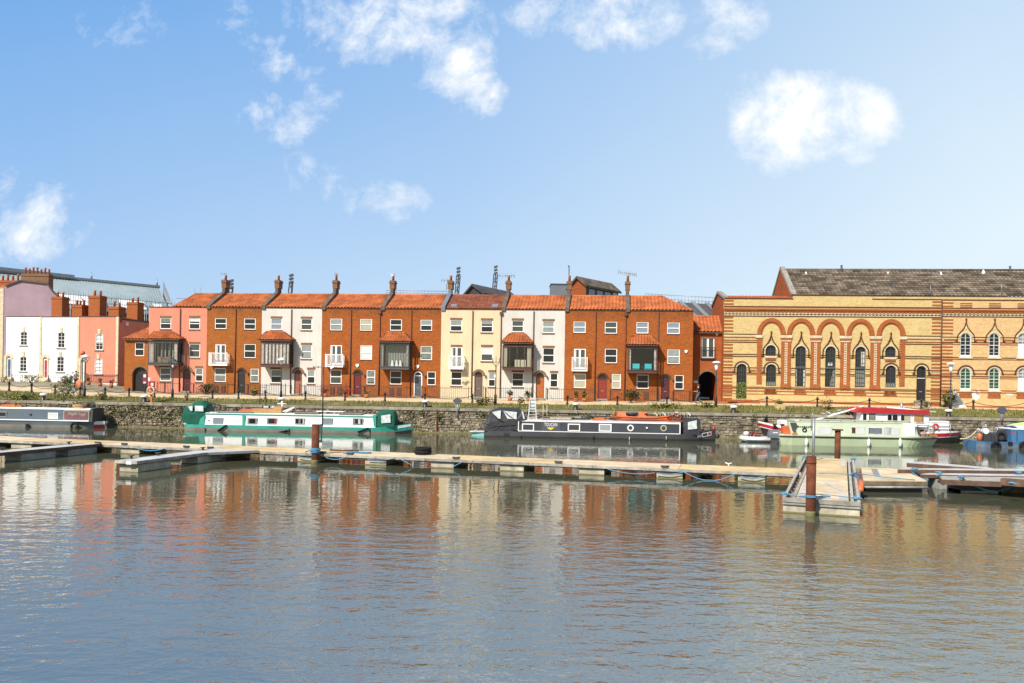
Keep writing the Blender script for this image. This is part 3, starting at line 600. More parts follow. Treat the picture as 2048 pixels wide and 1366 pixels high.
def house(label, xl, xr, wall, wins, door, french=None, balc=None, bayd=None, lint=False, pipes=(), roofm='tile', hip=False, hipl=False, group='houses of the tall brick and rendered terrace', rails='dark', chim=True, upm='upstand'):
    s0, s1 = TF.sx(xl), TF.sx(xr); T = thing('terraced_house', label, 'house', TF, (s0, 0, ZB), group)
    holes = []; rs = []
    for w in wins: r = rect(TF, *w[:5]); rs.append((r, w[5:])); holes.append(r)
    dk, dx0, dy0, dx1, dy1, dmat = door[:6]
    dr = rect(TF, dk, dx0, dy0, dx1, dy1); rise = (dr[1] - dr[0]) / 2; holes.append((*dr, rise))
    if french: fr_r = rect(TF, *french); holes.append(fr_r)
    if bayd: bb = bay(T, *bayd); holes.append(bb)
    b = B(wall); wall_holes(b, s0, s1, ZB, ZT, holes, .13)
    b.box(s0, s1, .131, .34, ZT - .35, ZT - .001)
    for s in (s0 + .004, s1 - .004): b.face([(s, .001, ZB), (s, 8.5, ZB), (s, 8.5, ZT), (s, .001, ZT)])
    b.face([(s0, 8.5, ZB), (s1, 8.5, ZB), (s1, 8.5, ZT), (s0, 8.5, ZT)])
    b.build('wall', T)
    b = B('mould_brown' if wall != 'brick_red' and wall != 'brick_orange' else 'mould_brown'); b.box(s0, s1, -.05, .36, ZT, ZT + .07); b.build('parapet_coping', T)
    if lint:
        for r, _ in rs + ([(fr_r, 0)] if french else []):
            b = B('brick_dark'); b.box(r[0] - .02, r[1] + .02, -.02, .02, r[3] + .003, r[3] + .20); b.build('lintel', T)
            b = B('brick_dark'); b.box(r[0] - .03, r[1] + .03, -.05, .02, r[2] - .13, r[2] - .003); b.build('sill', T)
    else:
        for r, _ in rs: b = B('mould_brown'); b.box(r[0] - .02, r[1] + .02, -.035, .02, r[2] - .08, r[2] - .003); b.build('sill', T)
    for r, o in rs:
        o = o[0] if o else {}; sash(T, r, **o)
    # door with its round head, fanlight and step
    m = (dr[0] + dr[1]) / 2; zs = dr[3] - rise; white = len(door) > 6
    b = B('white_paint' if white else 'frame_brown'); fw = .09 if white else .05
    b.box(dr[0], dr[0] + fw, .03, .13, dr[2], zs); b.box(dr[1] - fw, dr[1], .03, .13, dr[2], zs); arch_ring(b, m, zs, rise - fw, rise, rise - fw, rise, .03, .13); b.box(dr[0] + fw, dr[1] - fw, .05, .13, zs - .05, zs + .02)
    df = b.build('door_frame', T)
    b = B('pane_dark'); b.prism_y(arc(m, zs + .02, rise - fw, rise - fw, 0, pi, 10), .1, .115); b.build('fanlight', df)
    panel_door(T, dr[0] + fw, dr[1] - fw, dr[2], zs - .05, dmat)
    b = B('stone_grey'); b.box(dr[0] - .12, dr[1] + .12, -.5, -.003, ZB, dr[2] - .11); b.box(dr[0] - .06, dr[1] + .06, -.28, .12, dr[2] - .11, dr[2] - .004); b.build('doorstep', T)
    if wall.startswith('render'):
        b = B('brick_dark'); arch_ring(b, m, zs, rise + .02, rise + .22, rise + .02, rise + .22, -.03, .01); b.build('door_arch', T)
    else:
        b = B('mould_brown'); arch_ring(b, m, zs, rise + .005, rise + .14, rise + .005, rise + .14, -.014, .01); b.build('door_arch', T)
    b = B('dark_metal'); b.box(dr[1] + .22, dr[1] + .32, -.16, -.004, zs - .15, zs + .05); b.build('wall_lamp', T)
    if french:
        r = fr_r; f = B('white_paint'); mm = (r[0] + r[1]) / 2
        for a, e in ((r[0], mm - .004), (mm + .004, r[1])):
            f.box(a, a + .08, .02, .09, r[2], r[3]); f.box(e - .08, e, .02, .09, r[2], r[3]); f.box(a + .08, e - .08, .02, .09, r[2], r[2] + .12); f.box(a + .08, e - .08, .02, .09, r[3] - .09, r[3])
        f = f.build('french_window', T); g = B('pane_mid'); g.box(r[0] + .05, r[1] - .05, .07, .085, r[2] + .05, r[3] - .05); g.build('pane', f)
        c = B('blind_white'); c.box(r[0] + .08, r[0] + .2, .064, .069, r[2] + .12, r[3] - .09); c.build('curtain', f)
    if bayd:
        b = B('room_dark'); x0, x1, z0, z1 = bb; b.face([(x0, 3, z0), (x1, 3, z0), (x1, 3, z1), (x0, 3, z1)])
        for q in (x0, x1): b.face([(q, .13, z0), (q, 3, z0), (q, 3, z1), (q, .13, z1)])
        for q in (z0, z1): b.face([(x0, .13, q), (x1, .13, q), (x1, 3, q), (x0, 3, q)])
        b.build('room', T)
    if balc: balcony(T, *balc)
    for p_ in pipes: drainpipe(T, *p_)
    # roof
    RT, RZ = 3.3, 12.30
    b = B(roofm); e = .02
    if hip:
        cl = lambda v: (s0 + .3, lerp(s1 - .15, s1 - 2.6, v))
        pantile(b, lambda u, v: (u, lerp(.02, RT, v), lerp(ZT + .06, RZ, v)), (0, -(RZ - ZT), RT), s0 + .3, s1 - .15, 9, cl)
        b.face([(s1 - .15, .02, ZT + .04), (s1 - 2.6, RT, RZ), (s1 - .15, 6.6, ZT + .04)]); b.tube([(s1 - .15, .02, ZT + .1), (s1 - 2.6, RT, RZ + .06)], .09, 6)
        b.face([(s0, RT, RZ), (s1 - 2.6, RT, RZ), (s1 - .15, 7, ZT), (s0, 7, ZT)])
    elif hipl:
        ha, hb = TF.sx(347, 0, 614), TF.sx(393, RT, 592); cl = lambda v: (lerp(ha, hb, v), s1)
        pantile(b, lambda u, v: (u, lerp(.02, RT, v), lerp(ZT + .06, RZ, v)), (0, -(RZ - ZT), RT), ha, s1, 9, cl)
        b.face([(ha, .02, ZT + .04), (hb, RT, RZ), (ha, 6.6, ZT + .04)]); b.tube([(ha, .02, ZT + .1), (hb, RT, RZ + .06)], .09, 6); b.face([(hb, RT, RZ), (s1, RT, RZ), (s1, 7, ZT), (ha, 7, ZT)])
    else:
        pantile(b, lambda u, v: (u, lerp(.02, RT, v), lerp(ZT + .06, RZ, v)), (0, -(RZ - ZT), RT), s0 + (.3 if chim else 0), s1, 9 if roofm == 'tile' else 12, None, .31 if roofm != 'tile_brown' else .2)
        b.face([(s0, RT, RZ), (s1, RT, RZ), (s1, 7, ZT), (s0, 7, ZT)])
    b.tube([(hb if hipl else s0, RT, RZ + .03), (s1 - (2.6 if hip else 0), RT, RZ + .03)], .11, 8)
    b.build('roof', T)
    if chim:
        b = B(upm); w = .34
        prof = [(-.12, ZT - .12), (-.12, ZT + .24), (RT - .35, RZ + .22), (RT + .5, RZ + .24), (7.1, ZT + .2), (7.1, ZT - .2)]
        b.loft([[(s0 - .02, y, z) for y, z in prof], [(s0 + w, y, z) for y, z in prof]]); b.box(s0 + .02, s0 + w - .03, RT - .3, RT + .55, RZ + .05, RZ + .62)
        b.build('party_wall', T)
        chimney(T, s0 - .04, s0 + w + .06, RT - .32, RT + .6, RZ + .62, RZ + 1.42, 'brick_dark', 1, ph=.5)
    return T, dr
D_ = dict; vis = D_(pane='pane_mid')
def bl(mat, f=.5, **k): return D_(blind=mat, bf=f, **k)
HD = []
HD.append(house('salmon pink rendered terraced house with a grey framed bay window and maroon door', 297, 412.7, 'render_pink',
    [(1, 1562, 565, 1668, 672, bl('net', .35)), (1, 1845, 565, 1950, 675, bl('blind_white', .3)), (1, 1845, 818, 1950, 950, vis), (1, 1560, 1050, 1665, 1180, bl('net', .98)), (1, 1905, 1055, 1978, 1185, bl('net', .6))],
    (1, 1782, 1055, 1860, 1278, 'door_maroon'), bayd=(1, (1432, 1750, 772), (1510, 1668, 702), (1445, 1735, 785, 1030), 'frame_grey', 'dark'), lint=True, pipes=[(361, 640)], hipl=True, chim=False))
HD.append(house('brick terraced house with a white balcony and black door, right of the salmon pink house', 412.7, 522.6, 'brick_orange',
    [(2, 145, 568, 258, 672), (2, 430, 570, 542, 678), (2, 430, 820, 542, 955), (2, 142, 1055, 252, 1188, bl('net', .97)), (2, 492, 1060, 572, 1192, bl('net', .98))],
    (2, 365, 1062, 442, 1297, 'door_black'), (2, 148, 822, 250, 1010), (2, 85, 905, 266, 1030), pipes=[(470.8, 700)]))
HD.append(house('white rendered terraced house with a brown bay full of pale drapes and terracotta door', 522.6, 642.6, 'render_white',
    [(2, 690, 570, 800, 680, D_(pane='pane_sky')), (2, 985, 572, 1092, 682, vis), (2, 985, 828, 1090, 962, bl('blind_grey', .95)), (2, 690, 1068, 795, 1200, bl('blind_grey', .5)), (2, 1045, 1070, 1122, 1205, bl('blind_grey', .55))],
    (2, 918, 1068, 995, 1305, 'door_terra'), bayd=(2, (568, 885, 780), (655, 805, 702), (592, 872, 790, 1045), 'frame_brown', 'drapes'), lint=True, pipes=[(582.5, 690)]))
HD.append(house('brick terraced house with a white balcony and dark red door, beside the white drapes house', 642.6, 761, 'brick_red',
    [(2, 1270, 572, 1385, 685, bl('blind_grey', .95)), (2, 1562, 575, 1677, 688, bl('blind_cream', .95)), (2, 1562, 832, 1677, 972, bl('blind_white', .97)), (2, 1270, 1070, 1380, 1207, vis), (2, 1625, 1075, 1707, 1213, bl('net', .9))],
    (2, 1497, 1078, 1576, 1312, 'door_wine'), (2, 1270, 830, 1382, 1015), (2, 1222, 920, 1394, 1045), pipes=[(701.5, 700)]))
HD.append(house('brick terraced house with a dark grey bay window and white framed slate door', 761, 881.4, 'brick_red',
    [(2, 1853, 578, 1968, 688), (3, 200, 583, 312, 690, bl('blind_grey', .45)), (3, 200, 840, 312, 975, bl('net', .95)), (2, 1853, 1080, 1965, 1213), (3, 265, 1088, 347, 1220)],
    (3, 133, 1085, 216, 1325, 'door_slate', 1), bayd=(2, (1745, 2052, 795), (1825, 1985, 710), (1758, 2040, 800, 1068), 'frame_grey', 'table'), pipes=[(822, 700), (759.2, 700, ZT - .2, 2.75, True)]))
HD.append(house('cream rendered terraced house with a brown roof, white balcony and taupe door', 881.4, 1002, 'render_cream',
    [(3, 490, 585, 605, 695, bl('blind_grey', .5)), (3, 790, 590, 905, 705, bl('blind_grey', .3)), (3, 790, 848, 905, 985, bl('blind_white', .5, pane='pane_mid')), (3, 495, 1090, 603, 1225), (3, 862, 1095, 930, 1235, bl('blind_grey', .5))],
    (3, 725, 1088, 805, 1335, 'door_taupe'), (3, 495, 848, 605, 1050), (3, 476, 935, 622, 1065), lint=True, pipes=[(944.6, 700)], roofm='tile_brown', upm='clad_grey'))
HD.append(house('off-white rendered terraced house with a brown framed bay and orange wooden door', 1002, 1128.8, 'render_white',
    [(3, 1090, 590, 1205, 702, D_(pane='pane_mid')), (3, 1390, 597, 1505, 710, bl('blind_grey', .97)), (3, 1392, 857, 1505, 1000), (3, 1092, 1098, 1205, 1235), (3, 1463, 1103, 1540, 1242)],
    (3, 1325, 1098, 1406, 1347, 'door_orange'), bayd=(3, (995, 1290, 808), (1075, 1215, 725), (1000, 1288, 825, 1075), 'frame_brown', 'cream'), lint=True, pipes=[(1066.6, 700), (1001.6, 700, ZT - .2, 2.75, True)]))
HD.append(house('brick terraced house with a white balcony and bright red door', 1128.8, 1250.5, 'brick_red',
    [(4, 132, 600, 250, 710, bl('blind_white', .97, pane='pane_sky') if 0 else D_(pane='pane_sky')), (4, 437, 602, 556, 717, vis), (4, 437, 865, 556, 1005), (4, 135, 1108, 252, 1248, bl('blind_cream', .98)), (4, 505, 1112, 592, 1253, bl('blind_cream', .98))],
    (4, 368, 1113, 459, 1352, 'door_red'), (4, 135, 865, 250, 1060), (4, 117, 950, 270, 1085), pipes=[(1190.8, 700)]))
HD.append(house('brick end-of-terrace house with a bay showing turquoise chairs and a very dark door', 1250.5, 1385.5, 'brick_red',
    [(4, 745, 605, 862, 715, D_(pane='pane_sky')), (4, 1045, 610, 1167, 720, D_(pane='pane_sky')), (4, 1047, 873, 1168, 1012, bl('blind_grey', .95)), (4, 748, 1118, 865, 1255), (4, 1118, 1122, 1205, 1262)],
    (4, 985, 1122, 1070, 1357, 'door_maroon'), bayd=(4, (652, 962, 828), (725, 890, 740), (665, 952, 840, 1105), 'frame_brown', 'chairs'), pipes=[(1316, 700), (1250.6, 700, ZT - .2, 2.75, True)], hip=True))
for px in (908, 990): s = TF.sx(px, .5, 612); b = B('grey_metal'); b.loft([[(s - .28, .25, ZT + .22), (s + .28, .25, ZT + .22), (s + .28, .75, ZT + .48), (s - .28, .75, ZT + .48)], [(s - .28, .2, ZT + .32), (s + .28, .2, ZT + .32), (s + .28, .7, ZT + .58), (s - .28, .7, ZT + .58)]]); b.build('rooflight', HD[5][0])
# small fittings on single houses
def alarm(h, px, py, mat='white_paint', w=.14):
    s, z = TF.px(px, py); b = B(mat); b.prism_y([(s - w, z + w), (s + w, z + w), (s + w, z - w * .3), (s, z - w * 1.3), (s - w, z - w * .3)], -.09, -.003); b.build('alarm_box', h)
alarm(HD[3][0], 715, 731); alarm(HD[4][0], 835.5, 733); alarm(HD[8][0], 1372, 703, w=.12)
for h, px in ((1, 432), (1, 446.5), (3, 664.5), (3, 679), (4, 783.5), (4, 798), (8, 1272), (8, 1292)):
    s, z = TF.px(px, 777.5 + (px - 432) * .016); b = B('pipe_brown'); b.box(s - .22, s + .22, -.05, -.003, z - .3, z + .32); b.build('meter_box', HD[h][0])
# brick lodge links at both ends of the terrace
def link(label, xl, xr, t0, wins, arch, eave, ridge, k, wall, french=None, rt=2.6, hipl=None, closed=True):
    s0, s1 = TF.sx(xl, t0), TF.sx(xr, t0); T = thing('gatehouse', label, 'gatehouse', TF, (s0, t0, ZB)); e = TF.zy(xl, eave, t0)
    dx = lambda r: r; holes = []; rs = []
    for w in wins: r = rect(TF, *w[:5], t0); rs.append(r); holes.append(r)
    a = rect(TF, k, *arch, t0); holes.append((*a, min((a[1] - a[0]) / 2, 1.3)))
    sh = lambda b: setattr(b, 'v', [(x, y + t0, z) for x, y, z in b.v])
    if french: fr = rect(TF, *french, t0); holes.append(fr)
    b = B(wall); wall_holes(b, s0, s1, ZB - .1, e, holes, .35); [b.face(q_) for q_ in ([(s0, 5, ZB), (s1, 5, ZB), (s1, 5, e), (s0, 5, e)], [(s0, 0, ZB), (s0, 5, ZB), (s0, 5, e), (s0, 0, e)], [(s1, 0, ZB), (s1, 5, ZB), (s1, 5, e), (s1, 0, e)]) if closed]
    sh(b); b.build('wall', T); off = OFF[T.name]; OFF[T.name] = (off[0], off[1] - t0, off[2])
    for r in rs: sash(T, r, .12)
    m, rise = (a[0] + a[1]) / 2, min((a[1] - a[0]) / 2, 1.3)
    b = B('brick_dark'); arch_ring(b, m, a[3] - rise, (a[1] - a[0]) / 2 + .01, (a[1] - a[0]) / 2 + .2, rise + .01, rise + .2, -.02, .01); b.build('arch_ring', T)
    if closed:
        b = B('black_paint'); b.box(a[0], a[1], .3, .36, a[2], a[3] - rise); b.prism_y(arc(m, a[3] - rise, (a[1] - a[0]) / 2, rise, 0, pi, 10), .3, .36)
        for i in range(1, 8): x = lerp(a[0], a[1], i / 8); b.box(x - .02, x + .02, .28, .3, a[2], a[3] - rise)
        b.box(a[0], a[1], .27, .3, a[3] - rise - .05, a[3] - rise + .05); b.build('gate', T)
    else:
        b = B('brick_side')
        for x in (a[0], a[1]): b.face([(x, .35, ZB), (x, 5, ZB), (x, 5, a[3]), (x, .35, a[3])])
        b.face([(a[0], .35, a[3]), (a[1], .35, a[3]), (a[1], 5, a[3]), (a[0], 5, a[3])]); b.build('passage', T)
    if french:
        r = fr; f = B('white_paint'); mm = (r[0] + r[1]) / 2
        for p_, q_ in ((r[0], mm - .004), (mm + .004, r[1])): f.box(p_, p_ + .08, .1, .18, r[2], r[3]); f.box(q_ - .08, q_, .1, .18, r[2], r[3]); f.box(p_ + .08, q_ - .08, .1, .18, r[2], r[2] + .1); f.box(p_ + .08, q_ - .08, .1, .18, r[3] - .09, r[3])
        f = f.build('french_window', T); g = B('pane_mid'); g.box(r[0] + .04, r[1] - .04, .15, .17, r[2] + .04, r[3] - .04); g.build('pane', f)
        f = B('rail_black'); zt = lerp(r[2], r[3], .5); f.box(r[0] - .1, r[1] + .1, -.14, -.1, zt, zt + .05); f.box(r[0] - .1, r[1] + .1, -.16, -.003, r[2] - .12, r[2] - .02)
        for i in range(15): x = lerp(r[0] - .08, r[1] + .08, i / 14); f.box(x - .01, x + .01, -.13, -.11, r[2] - .02, zt)
        f.build('juliet_rail', T)
    rz = TF.zy(xr, ridge, t0 + rt); b = B('tile')
    cl = (lambda v: (lerp(s0 - .1, s0 + hipl, v), s1)) if hipl else None
    pantile(b, lambda u, v: (u, lerp(-.18, rt, v), lerp(e, rz, v)), (0, -(rz - e), rt), s0 - (.1 if hipl else 0), s1, 8, cl)
    if hipl: b.tube([(s0 - .1, -.18, e + .04), (s0 + hipl, rt, rz + .05)], .08, 6); b.face([(s0 - .1, -.18, e), (s0 + hipl, rt, rz), (s0 - .1, 5, e)])
    b.face([(s0 + (hipl or 0), rt, rz), (s1, rt, rz), (s1, 5.4, e), (s0, 5.4, e)]); b.tube([(s0 + (hipl or 0), rt, rz + .02), (s1, rt, rz + .02)], .09, 6); b.build('roof', T)
    b = B('gutter'); b.box(s0, s1, -.26, -.16, e - .12, e); b.build('gutter', T)
    return T
LA = link('narrow brick gatehouse with a dark arched gateway, between the two pink houses', 249, 300, 1.6, [(1, 1315, 805, 1405, 935)], (1290, 1045, 1440, 1298), 678, 651, 1, 'brick_orange', hipl=1.6)
LB = link('brick link house with an open arched passage beside the yellow brick hall', 1385.5, 1443, 1.3, [], (1350, 1088, 1525, 1372), 664, 633, 4, 'brick_side', french=(4, 1380, 757, 1505, 955), closed=False)
s, z = TF.px(1433.5, 668, 1.3); b = B('lamp_white'); b.prism_y([(s - .14, z + .12), (s + .14, z + .12), (s + .14, z - .02), (s, z - .16), (s - .14, z - .02)], -.1, -.003); b.build('alarm_box', LB)
s, z = TF.px(1391.5, 763.5, 1.3); b = B('blind_white'); b.box(s - .18, s + .18, -.03, -.003, z - .11, z + .11); b.build('wall_sign', LB)
# iron railings, one run between each pair of doors
def railing(label, s0, s1, t, z0, hgt=1.0, fr=TF, step=.165, group='iron railings before the terrace', ends=True):
    b = B('rail_black'); n = max(1, int((s1 - s0) / step))
    for i in range(n + 1):
        s = lerp(s0, s1, i / n); r = .028 if i in (0, n) else .011; b.box(s - r, s + r, t - r, t + r, z0, z0 + hgt + (.1 if i in (0, n) else .06))
    for zz in (.1, .9): b.box(s0, s1, t - .012, t + .012, z0 + hgt * zz, z0 + hgt * zz + .03)
    if ends:
        for s in (s0, s1): b.box(s - .008, s + .008, t, -.06, z0 + hgt * .9, z0 + hgt * .93); b.box(s - .02, s + .02, -.08, -.04, z0, z0 + hgt)
    return single(b, 'railing', label, 'railing', fr, (s0, t, z0), group)
EDG = [(h[1][0] - .28, h[1][1] + .28) for h in HD]
NAMES = ['maroon', 'black', 'terracotta', 'dark red', 'slate', 'taupe', 'orange', 'bright red', 'very dark']
railing('black iron railings left of the maroon door of the salmon pink house', TF.sx(314, -1.4, 790), EDG[0][0], -1.4, 2.58)
for i in range(8): railing(f'black iron railings of the terrace between the {NAMES[i]} door and the {NAMES[i + 1]} door', EDG[i][1], EDG[i + 1][0], -1.4, 2.58 + (.10 if i > 4 else .04 if i > 2 else 0))
railing('black iron railings between the very dark door and the arched passage', EDG[8][1], TF.sx(1382, -1.4, 790), -1.4, 2.70)
# ================================================================ older houses at the left, and what stands behind
LF = Fr(-40.3, 87.0, math.atan(-.22))
LZ = 2.5
def old_house(label, xl, xr, wall, up, lo, door, dmat, topy, basement, chims, blind=None, side=False, quoin=None):
    s0, s1 = LF.sx(xl, 0, 700), LF.sx(xr, 0, 700); T = thing('town_house', label, 'house', LF, (s0, 0, LZ), 'old rendered houses at the end of the quay'); zt = LF.zy((xl + xr) / 2, topy)
    ru, rl = rect(LF, 1, *up), rect(LF, 1, *lo); dr = rect(LF, 1, *door); rise = (dr[1] - dr[0]) / 2; bs = rect(LF, 1, *basement)
    b = B(wall); wall_holes(b, s0, s1, LZ, zt, [ru, rl, (*dr, rise), bs], .16); b.box(s0, s1, .161, .5, zt - .6, zt - .001)
    b.face([(s1, .001, LZ), (s1, 7.5, LZ), (s1, 7.5, zt - .25), (s1, .001, zt)]); b.face([(s0, .001, LZ), (s0, 7.5, LZ), (s0, 7.5, zt), (s0, .001, zt)]); b.face([(s0, 7.5, LZ), (s1, 7.5, LZ), (s1, 7.5, zt - .2), (s0, 7.5, zt - .2)]); b.build('wall', T)
    b = B('slate'); b.face([(s0, .45, zt - .5), (s1, .45, zt - .5), (s1, 7.4, zt - .3), (s0, 7.4, zt - .3)]); b.build('roof', T)
    b = B('gutter'); b.box(s0, s1 + (.05 if side else 0), -.05, .5, zt, zt + .07)
    if side: b.box(s1 - .25, s1 + .05, .5, 7.5, zt - .26, zt - .1)
    b.build('parapet_coping', T)
    for r, bb in ((ru, blind), (rl, None if not blind else 'blind_white')): sash(T, r, .15, blind=bb, bf=.97 if bb == 'blind_white' and r is rl else .6, bars=(1, 3), fw=.055, mid=.5, mw=.05)
    for r in (ru, rl):
        m = (r[0] + r[1]) / 2; b = B('stone_cream'); b.prism_y([(m - .13, r[3] + .02), (m + .13, r[3] + .02), (m + .2, r[3] + .52), (m - .2, r[3] + .52)], -.06, .01); b.build('keystone', T)
        b = B('stone_grey'); b.box(r[0] - .12, r[1] + .12, -.1, .01, r[2] - .1, r[2] - .003); b.build('sill', T)
    sash(T, bs, .15, bars=(1, 1), fw=.08, mid=0)
    m = (dr[0] + dr[1]) / 2; zs = dr[3] - rise
    b = B('stone_cream'); arch_ring(b, m, zs, rise + .01, rise + .3, rise + .01, rise + .3, -.07, .01)
    for a, e in ((dr[0] - .3, dr[0] - .01), (dr[1] + .01, dr[1] + .14)): b.box(a, e, -.06, .01, dr[2], zs)
    b.build('door_surround', T)
    panel_door(T, dr[0] + .1, dr[1] - .1, dr[2], zs - .08, dmat, .1); b = B('white_paint'); b.box(dr[0], dr[0] + .1, .06, .15, dr[2], zs); b.box(dr[1] - .1, dr[1], .06, .15, dr[2], zs); b.box(dr[0] + .1, dr[1] - .1, .06, .15, zs - .08, zs + .02); arch_ring(b, m, zs, rise - .1, rise, rise - .1, rise, .06, .15)
    f = b.build('door_frame', T); b = B('pane_mid'); b.prism_y(arc(m, zs + .02, rise - .1, rise - .1, 0, pi, 8), .12, .14); b.build('fanlight', f)
    b = B('stone_cream'); g0 = LZ - .1; n = 5
    for i in range(n): b.box(dr[0] - .2, dr[1] + .35, -.35 - .28 * i, -.06 if i == 0 else -.35 - .28 * (i - 1), g0, dr[2] - .02 - i * .17)
    b.build('steps', T)
    for q in quoin or (): b = B('stone_cream'); s = LF.sx(q, 0, 700); b.box(s - .14, s + .14, -.06, .01, LZ, zt); b.build('quoin_strip', T)
    for px0, px1, yt, t, np_ in chims:
        a, e = LF.sx(px0, t, 610), LF.sx(px1, t, 610); chimney(T, a, e, t, t + 1.1, zt - .4, LF.zy((px0 + px1) / 2, yt, t), 'brick_trim', np_, ph=.55)
    return T, s0, s1, zt, dr
H1 = old_house('white rendered old house with a bright blue front door', 12, 80, 'render_pure', (197, 700, 265, 832), (192, 943, 260, 1086), (64, 935, 106, 1141), 'door_blue', 633.6, (195, 1165, 232, 1195), [(103, 124, 593, 4.5, 2)], quoin=(81,))
H2 = old_house('cool white old house with a scarlet front door', 80.3, 157, 'render_cool', (562, 706, 632, 856), (553, 943, 624, 1090), (422, 945, 462, 1147), 'door_scarlet', 634.2, (552, 1170, 590, 1205), [(143.5, 164, 610, 3.5, 3)], quoin=(156,))
H3 = old_house('salmon old house with white front door and a white painted basement', 157.3, 237, 'render_salmon', (932, 724, 1005, 876), (922, 963, 997, 1112), (788, 970, 826, 1172), 'door_white', 633.6, (910, 1205, 970, 1262), [(177, 199.5, 591, 4, 2), (217, 237.5, 613, 2.5, 2), (253.5, 275, 604, 5.5, 2)], blind='blind_white', side=True, quoin=(234.5,))
b = B('render_white'); T3 = H3[0]; z = LF.zy(205, 766, 0); b.box(LF.sx(172, -.2, 770), H3[2] - .05, -.25, -.003, LZ - .1, z)
bx0, bx1, bz0, bz1 = rect(LF, 1, 910, 1205, 970, 1262)
b = B('render_white')
b.box(LF.sx(171, -.12, 770), bx0 - .1, -.14, -.003, LZ - .1, z); b.box(bx1 + .1, H3[2] - .05, -.14, -.003, LZ - .1, z); b.box(bx0 - .1, bx1 + .1, -.14, -.003, bz1 + .05, z); b.build('basement_wall', T3)
s, z = LF.px(243, 646); b = B('lamp_white'); b.box(H3[2] + .003, H3[2] + .15, 1.0, 1.3, z - .2, z + .15); b.build('alarm_box', T3)
railing('iron railings in front of the white house with the blue door', LF.sx(24, -1.5, 760), H1[4][0] + 5.2 if 0 else LF.sx(76, -1.5, 760), -1.5, LZ + .62, .95, LF, .2, 'iron railings before the old houses', False)
railing('iron railings in front of the cool white house with the scarlet door', LF.sx(97, -1.5, 760), LF.sx(152, -1.5, 760), -1.5, LZ + .5, .95, LF, .2, 'iron railings before the old houses', False)
railing('iron railings above the white basement wall of the salmon old house', LF.sx(172, -.2, 760), LF.sx(234, -.2, 760), -.1, LF.zy(205, 766, 0) + .02, .85, LF, .2, 'iron railings before the old houses', False)
# lilac gable
Y = 97.0; T = thing('lilac_house', 'tall lilac rendered house with a broad chimney stack across its gable', 'house', WORLD, (P(60, 760, Y).x, Y, 3))
b = B('render_lilac'); pts = [(-14, 757), (0, 577), (-14, 574), (20, 573), (42, 562.5), (95, 569), (108, 586), (124, 598), (131, 601), (131, 757)]
pp = [P(x, y, Y) for x, y in [(-30, 760), (-30, 576), (12, 573), (24, 568), (42, 562), (95, 568), (106, 584), (124, 599), (131, 602), (131, 760)]]
b.loft([[(q.x, Y, q.z) for q in pp], [(q.x - 4.9, Y + 9, q.z) for q in pp]]); b.build('wall', T)
b = B('gutter')
for i in range(2, 8): a, c = pp[i], pp[i + 1]; b.beam((a.x, Y - .02, a.z + .06), (c.x, Y - .02, c.z + .06), .3, .16)
b.build('verge', T)
a, c = P(41, 560, Y), P(96, 568, Y); chimney(T, a.x, c.x, Y + .1, Y + 1.1, a.z - .9, a.z + .75, 'brick_dark', 7, ph=.7)
a, c = P(-30, 570, Y), P(22, 570, Y); chimney(T, a.x, c.x, Y + 2.4, Y + 3.4, a.z - 1, a.z + .85, 'brick_trim', 5, ph=.65)
b = B('tile'); p0, p1 = P(-30, 577, Y), P(24, 568, Y); pantile(b, lambda u, v: (u, Y + .6 + 3 * v, lerp(p0.z, p0.z + 1.0, v)), (0, -.5, 1), p0.x, p1.x, 5); b.build('roof', T)
b = B('stone_cream'); a = P(1, 700, Y - .05); b.box(a.x - .3, a.x + .25, Y - .06, Y + .2, 3, P(0, 577, Y).z); b.build('quoin_strip', T)
# long hall with a lead roof, wrapped in scaffolding
r0, r1 = P(-25, 546, 117), P(318, 578, 135.2); r0.z = r1.z = 17.98
e0, e1 = Vector((r0.x + 6.5, r0.y - 6.5, 13.3)), Vector((r1.x + 4.6, r1.y - 7.2, 13.3))
T = thing('long_hall', 'long hall with a pale grey metal roof under repair, rising behind the old houses', 'hall', WORLD, (r0.x, r0.y, 3))
b = B('roof_lead'); up = Vector((0, 0, .25)); b.loft([[r0, r1, r1 + up, r0 + up], [e0, e1, e1 + up, e0 + up]])
for i in range(60):
    q = i / 59; a, c = r0.lerp(r1, q), e0.lerp(e1, q); b.beam(a + up * 1.2, c + up * 1.2, .05, .06)
b.build('roof', T)
b = B('grey_metal'); b.beam(r0 + up * 1.4, r1 + up * 1.4, .8, .35); b.beam(r0.lerp(r1, .02) + up * 2.6, r0.lerp(r1, .46) + up * 2.2, 1.4, .5)
for q in (.57, .985): c = r0.lerp(r1, q); b.tube([c + Vector((0, 0, .3)), c + Vector((0, 0, 1.6))], .25, 6, .05)
b.build('ridge', T)
b = B('clad_dark'); b.face([e0 + Vector((.1, .4, 0)), e1 + Vector((.1, .4, 0)), (e1.x + .1, e1.y + .4, 9.3), (e0.x + .1, e0.y + .4, 9.3)]); b.build('window_band', T)
b = B('render_cream'); b.face([e0 + Vector((.1, .2, -2.4)), e1 + Vector((.1, .2, -2.4)), (e1.x + .1, e1.y + .2, 3), (e0.x + .1, e0.y + .2, 3)]); b.build('wall', T)
b = B('roof_lead'); b.face([r1, e1, (e1.x, e1.y, 3), (r1.x, r1.y, 3)]); b.build('gable', T)
n_ = (e1 - e0).normalized(); dn = (e0 - r0)
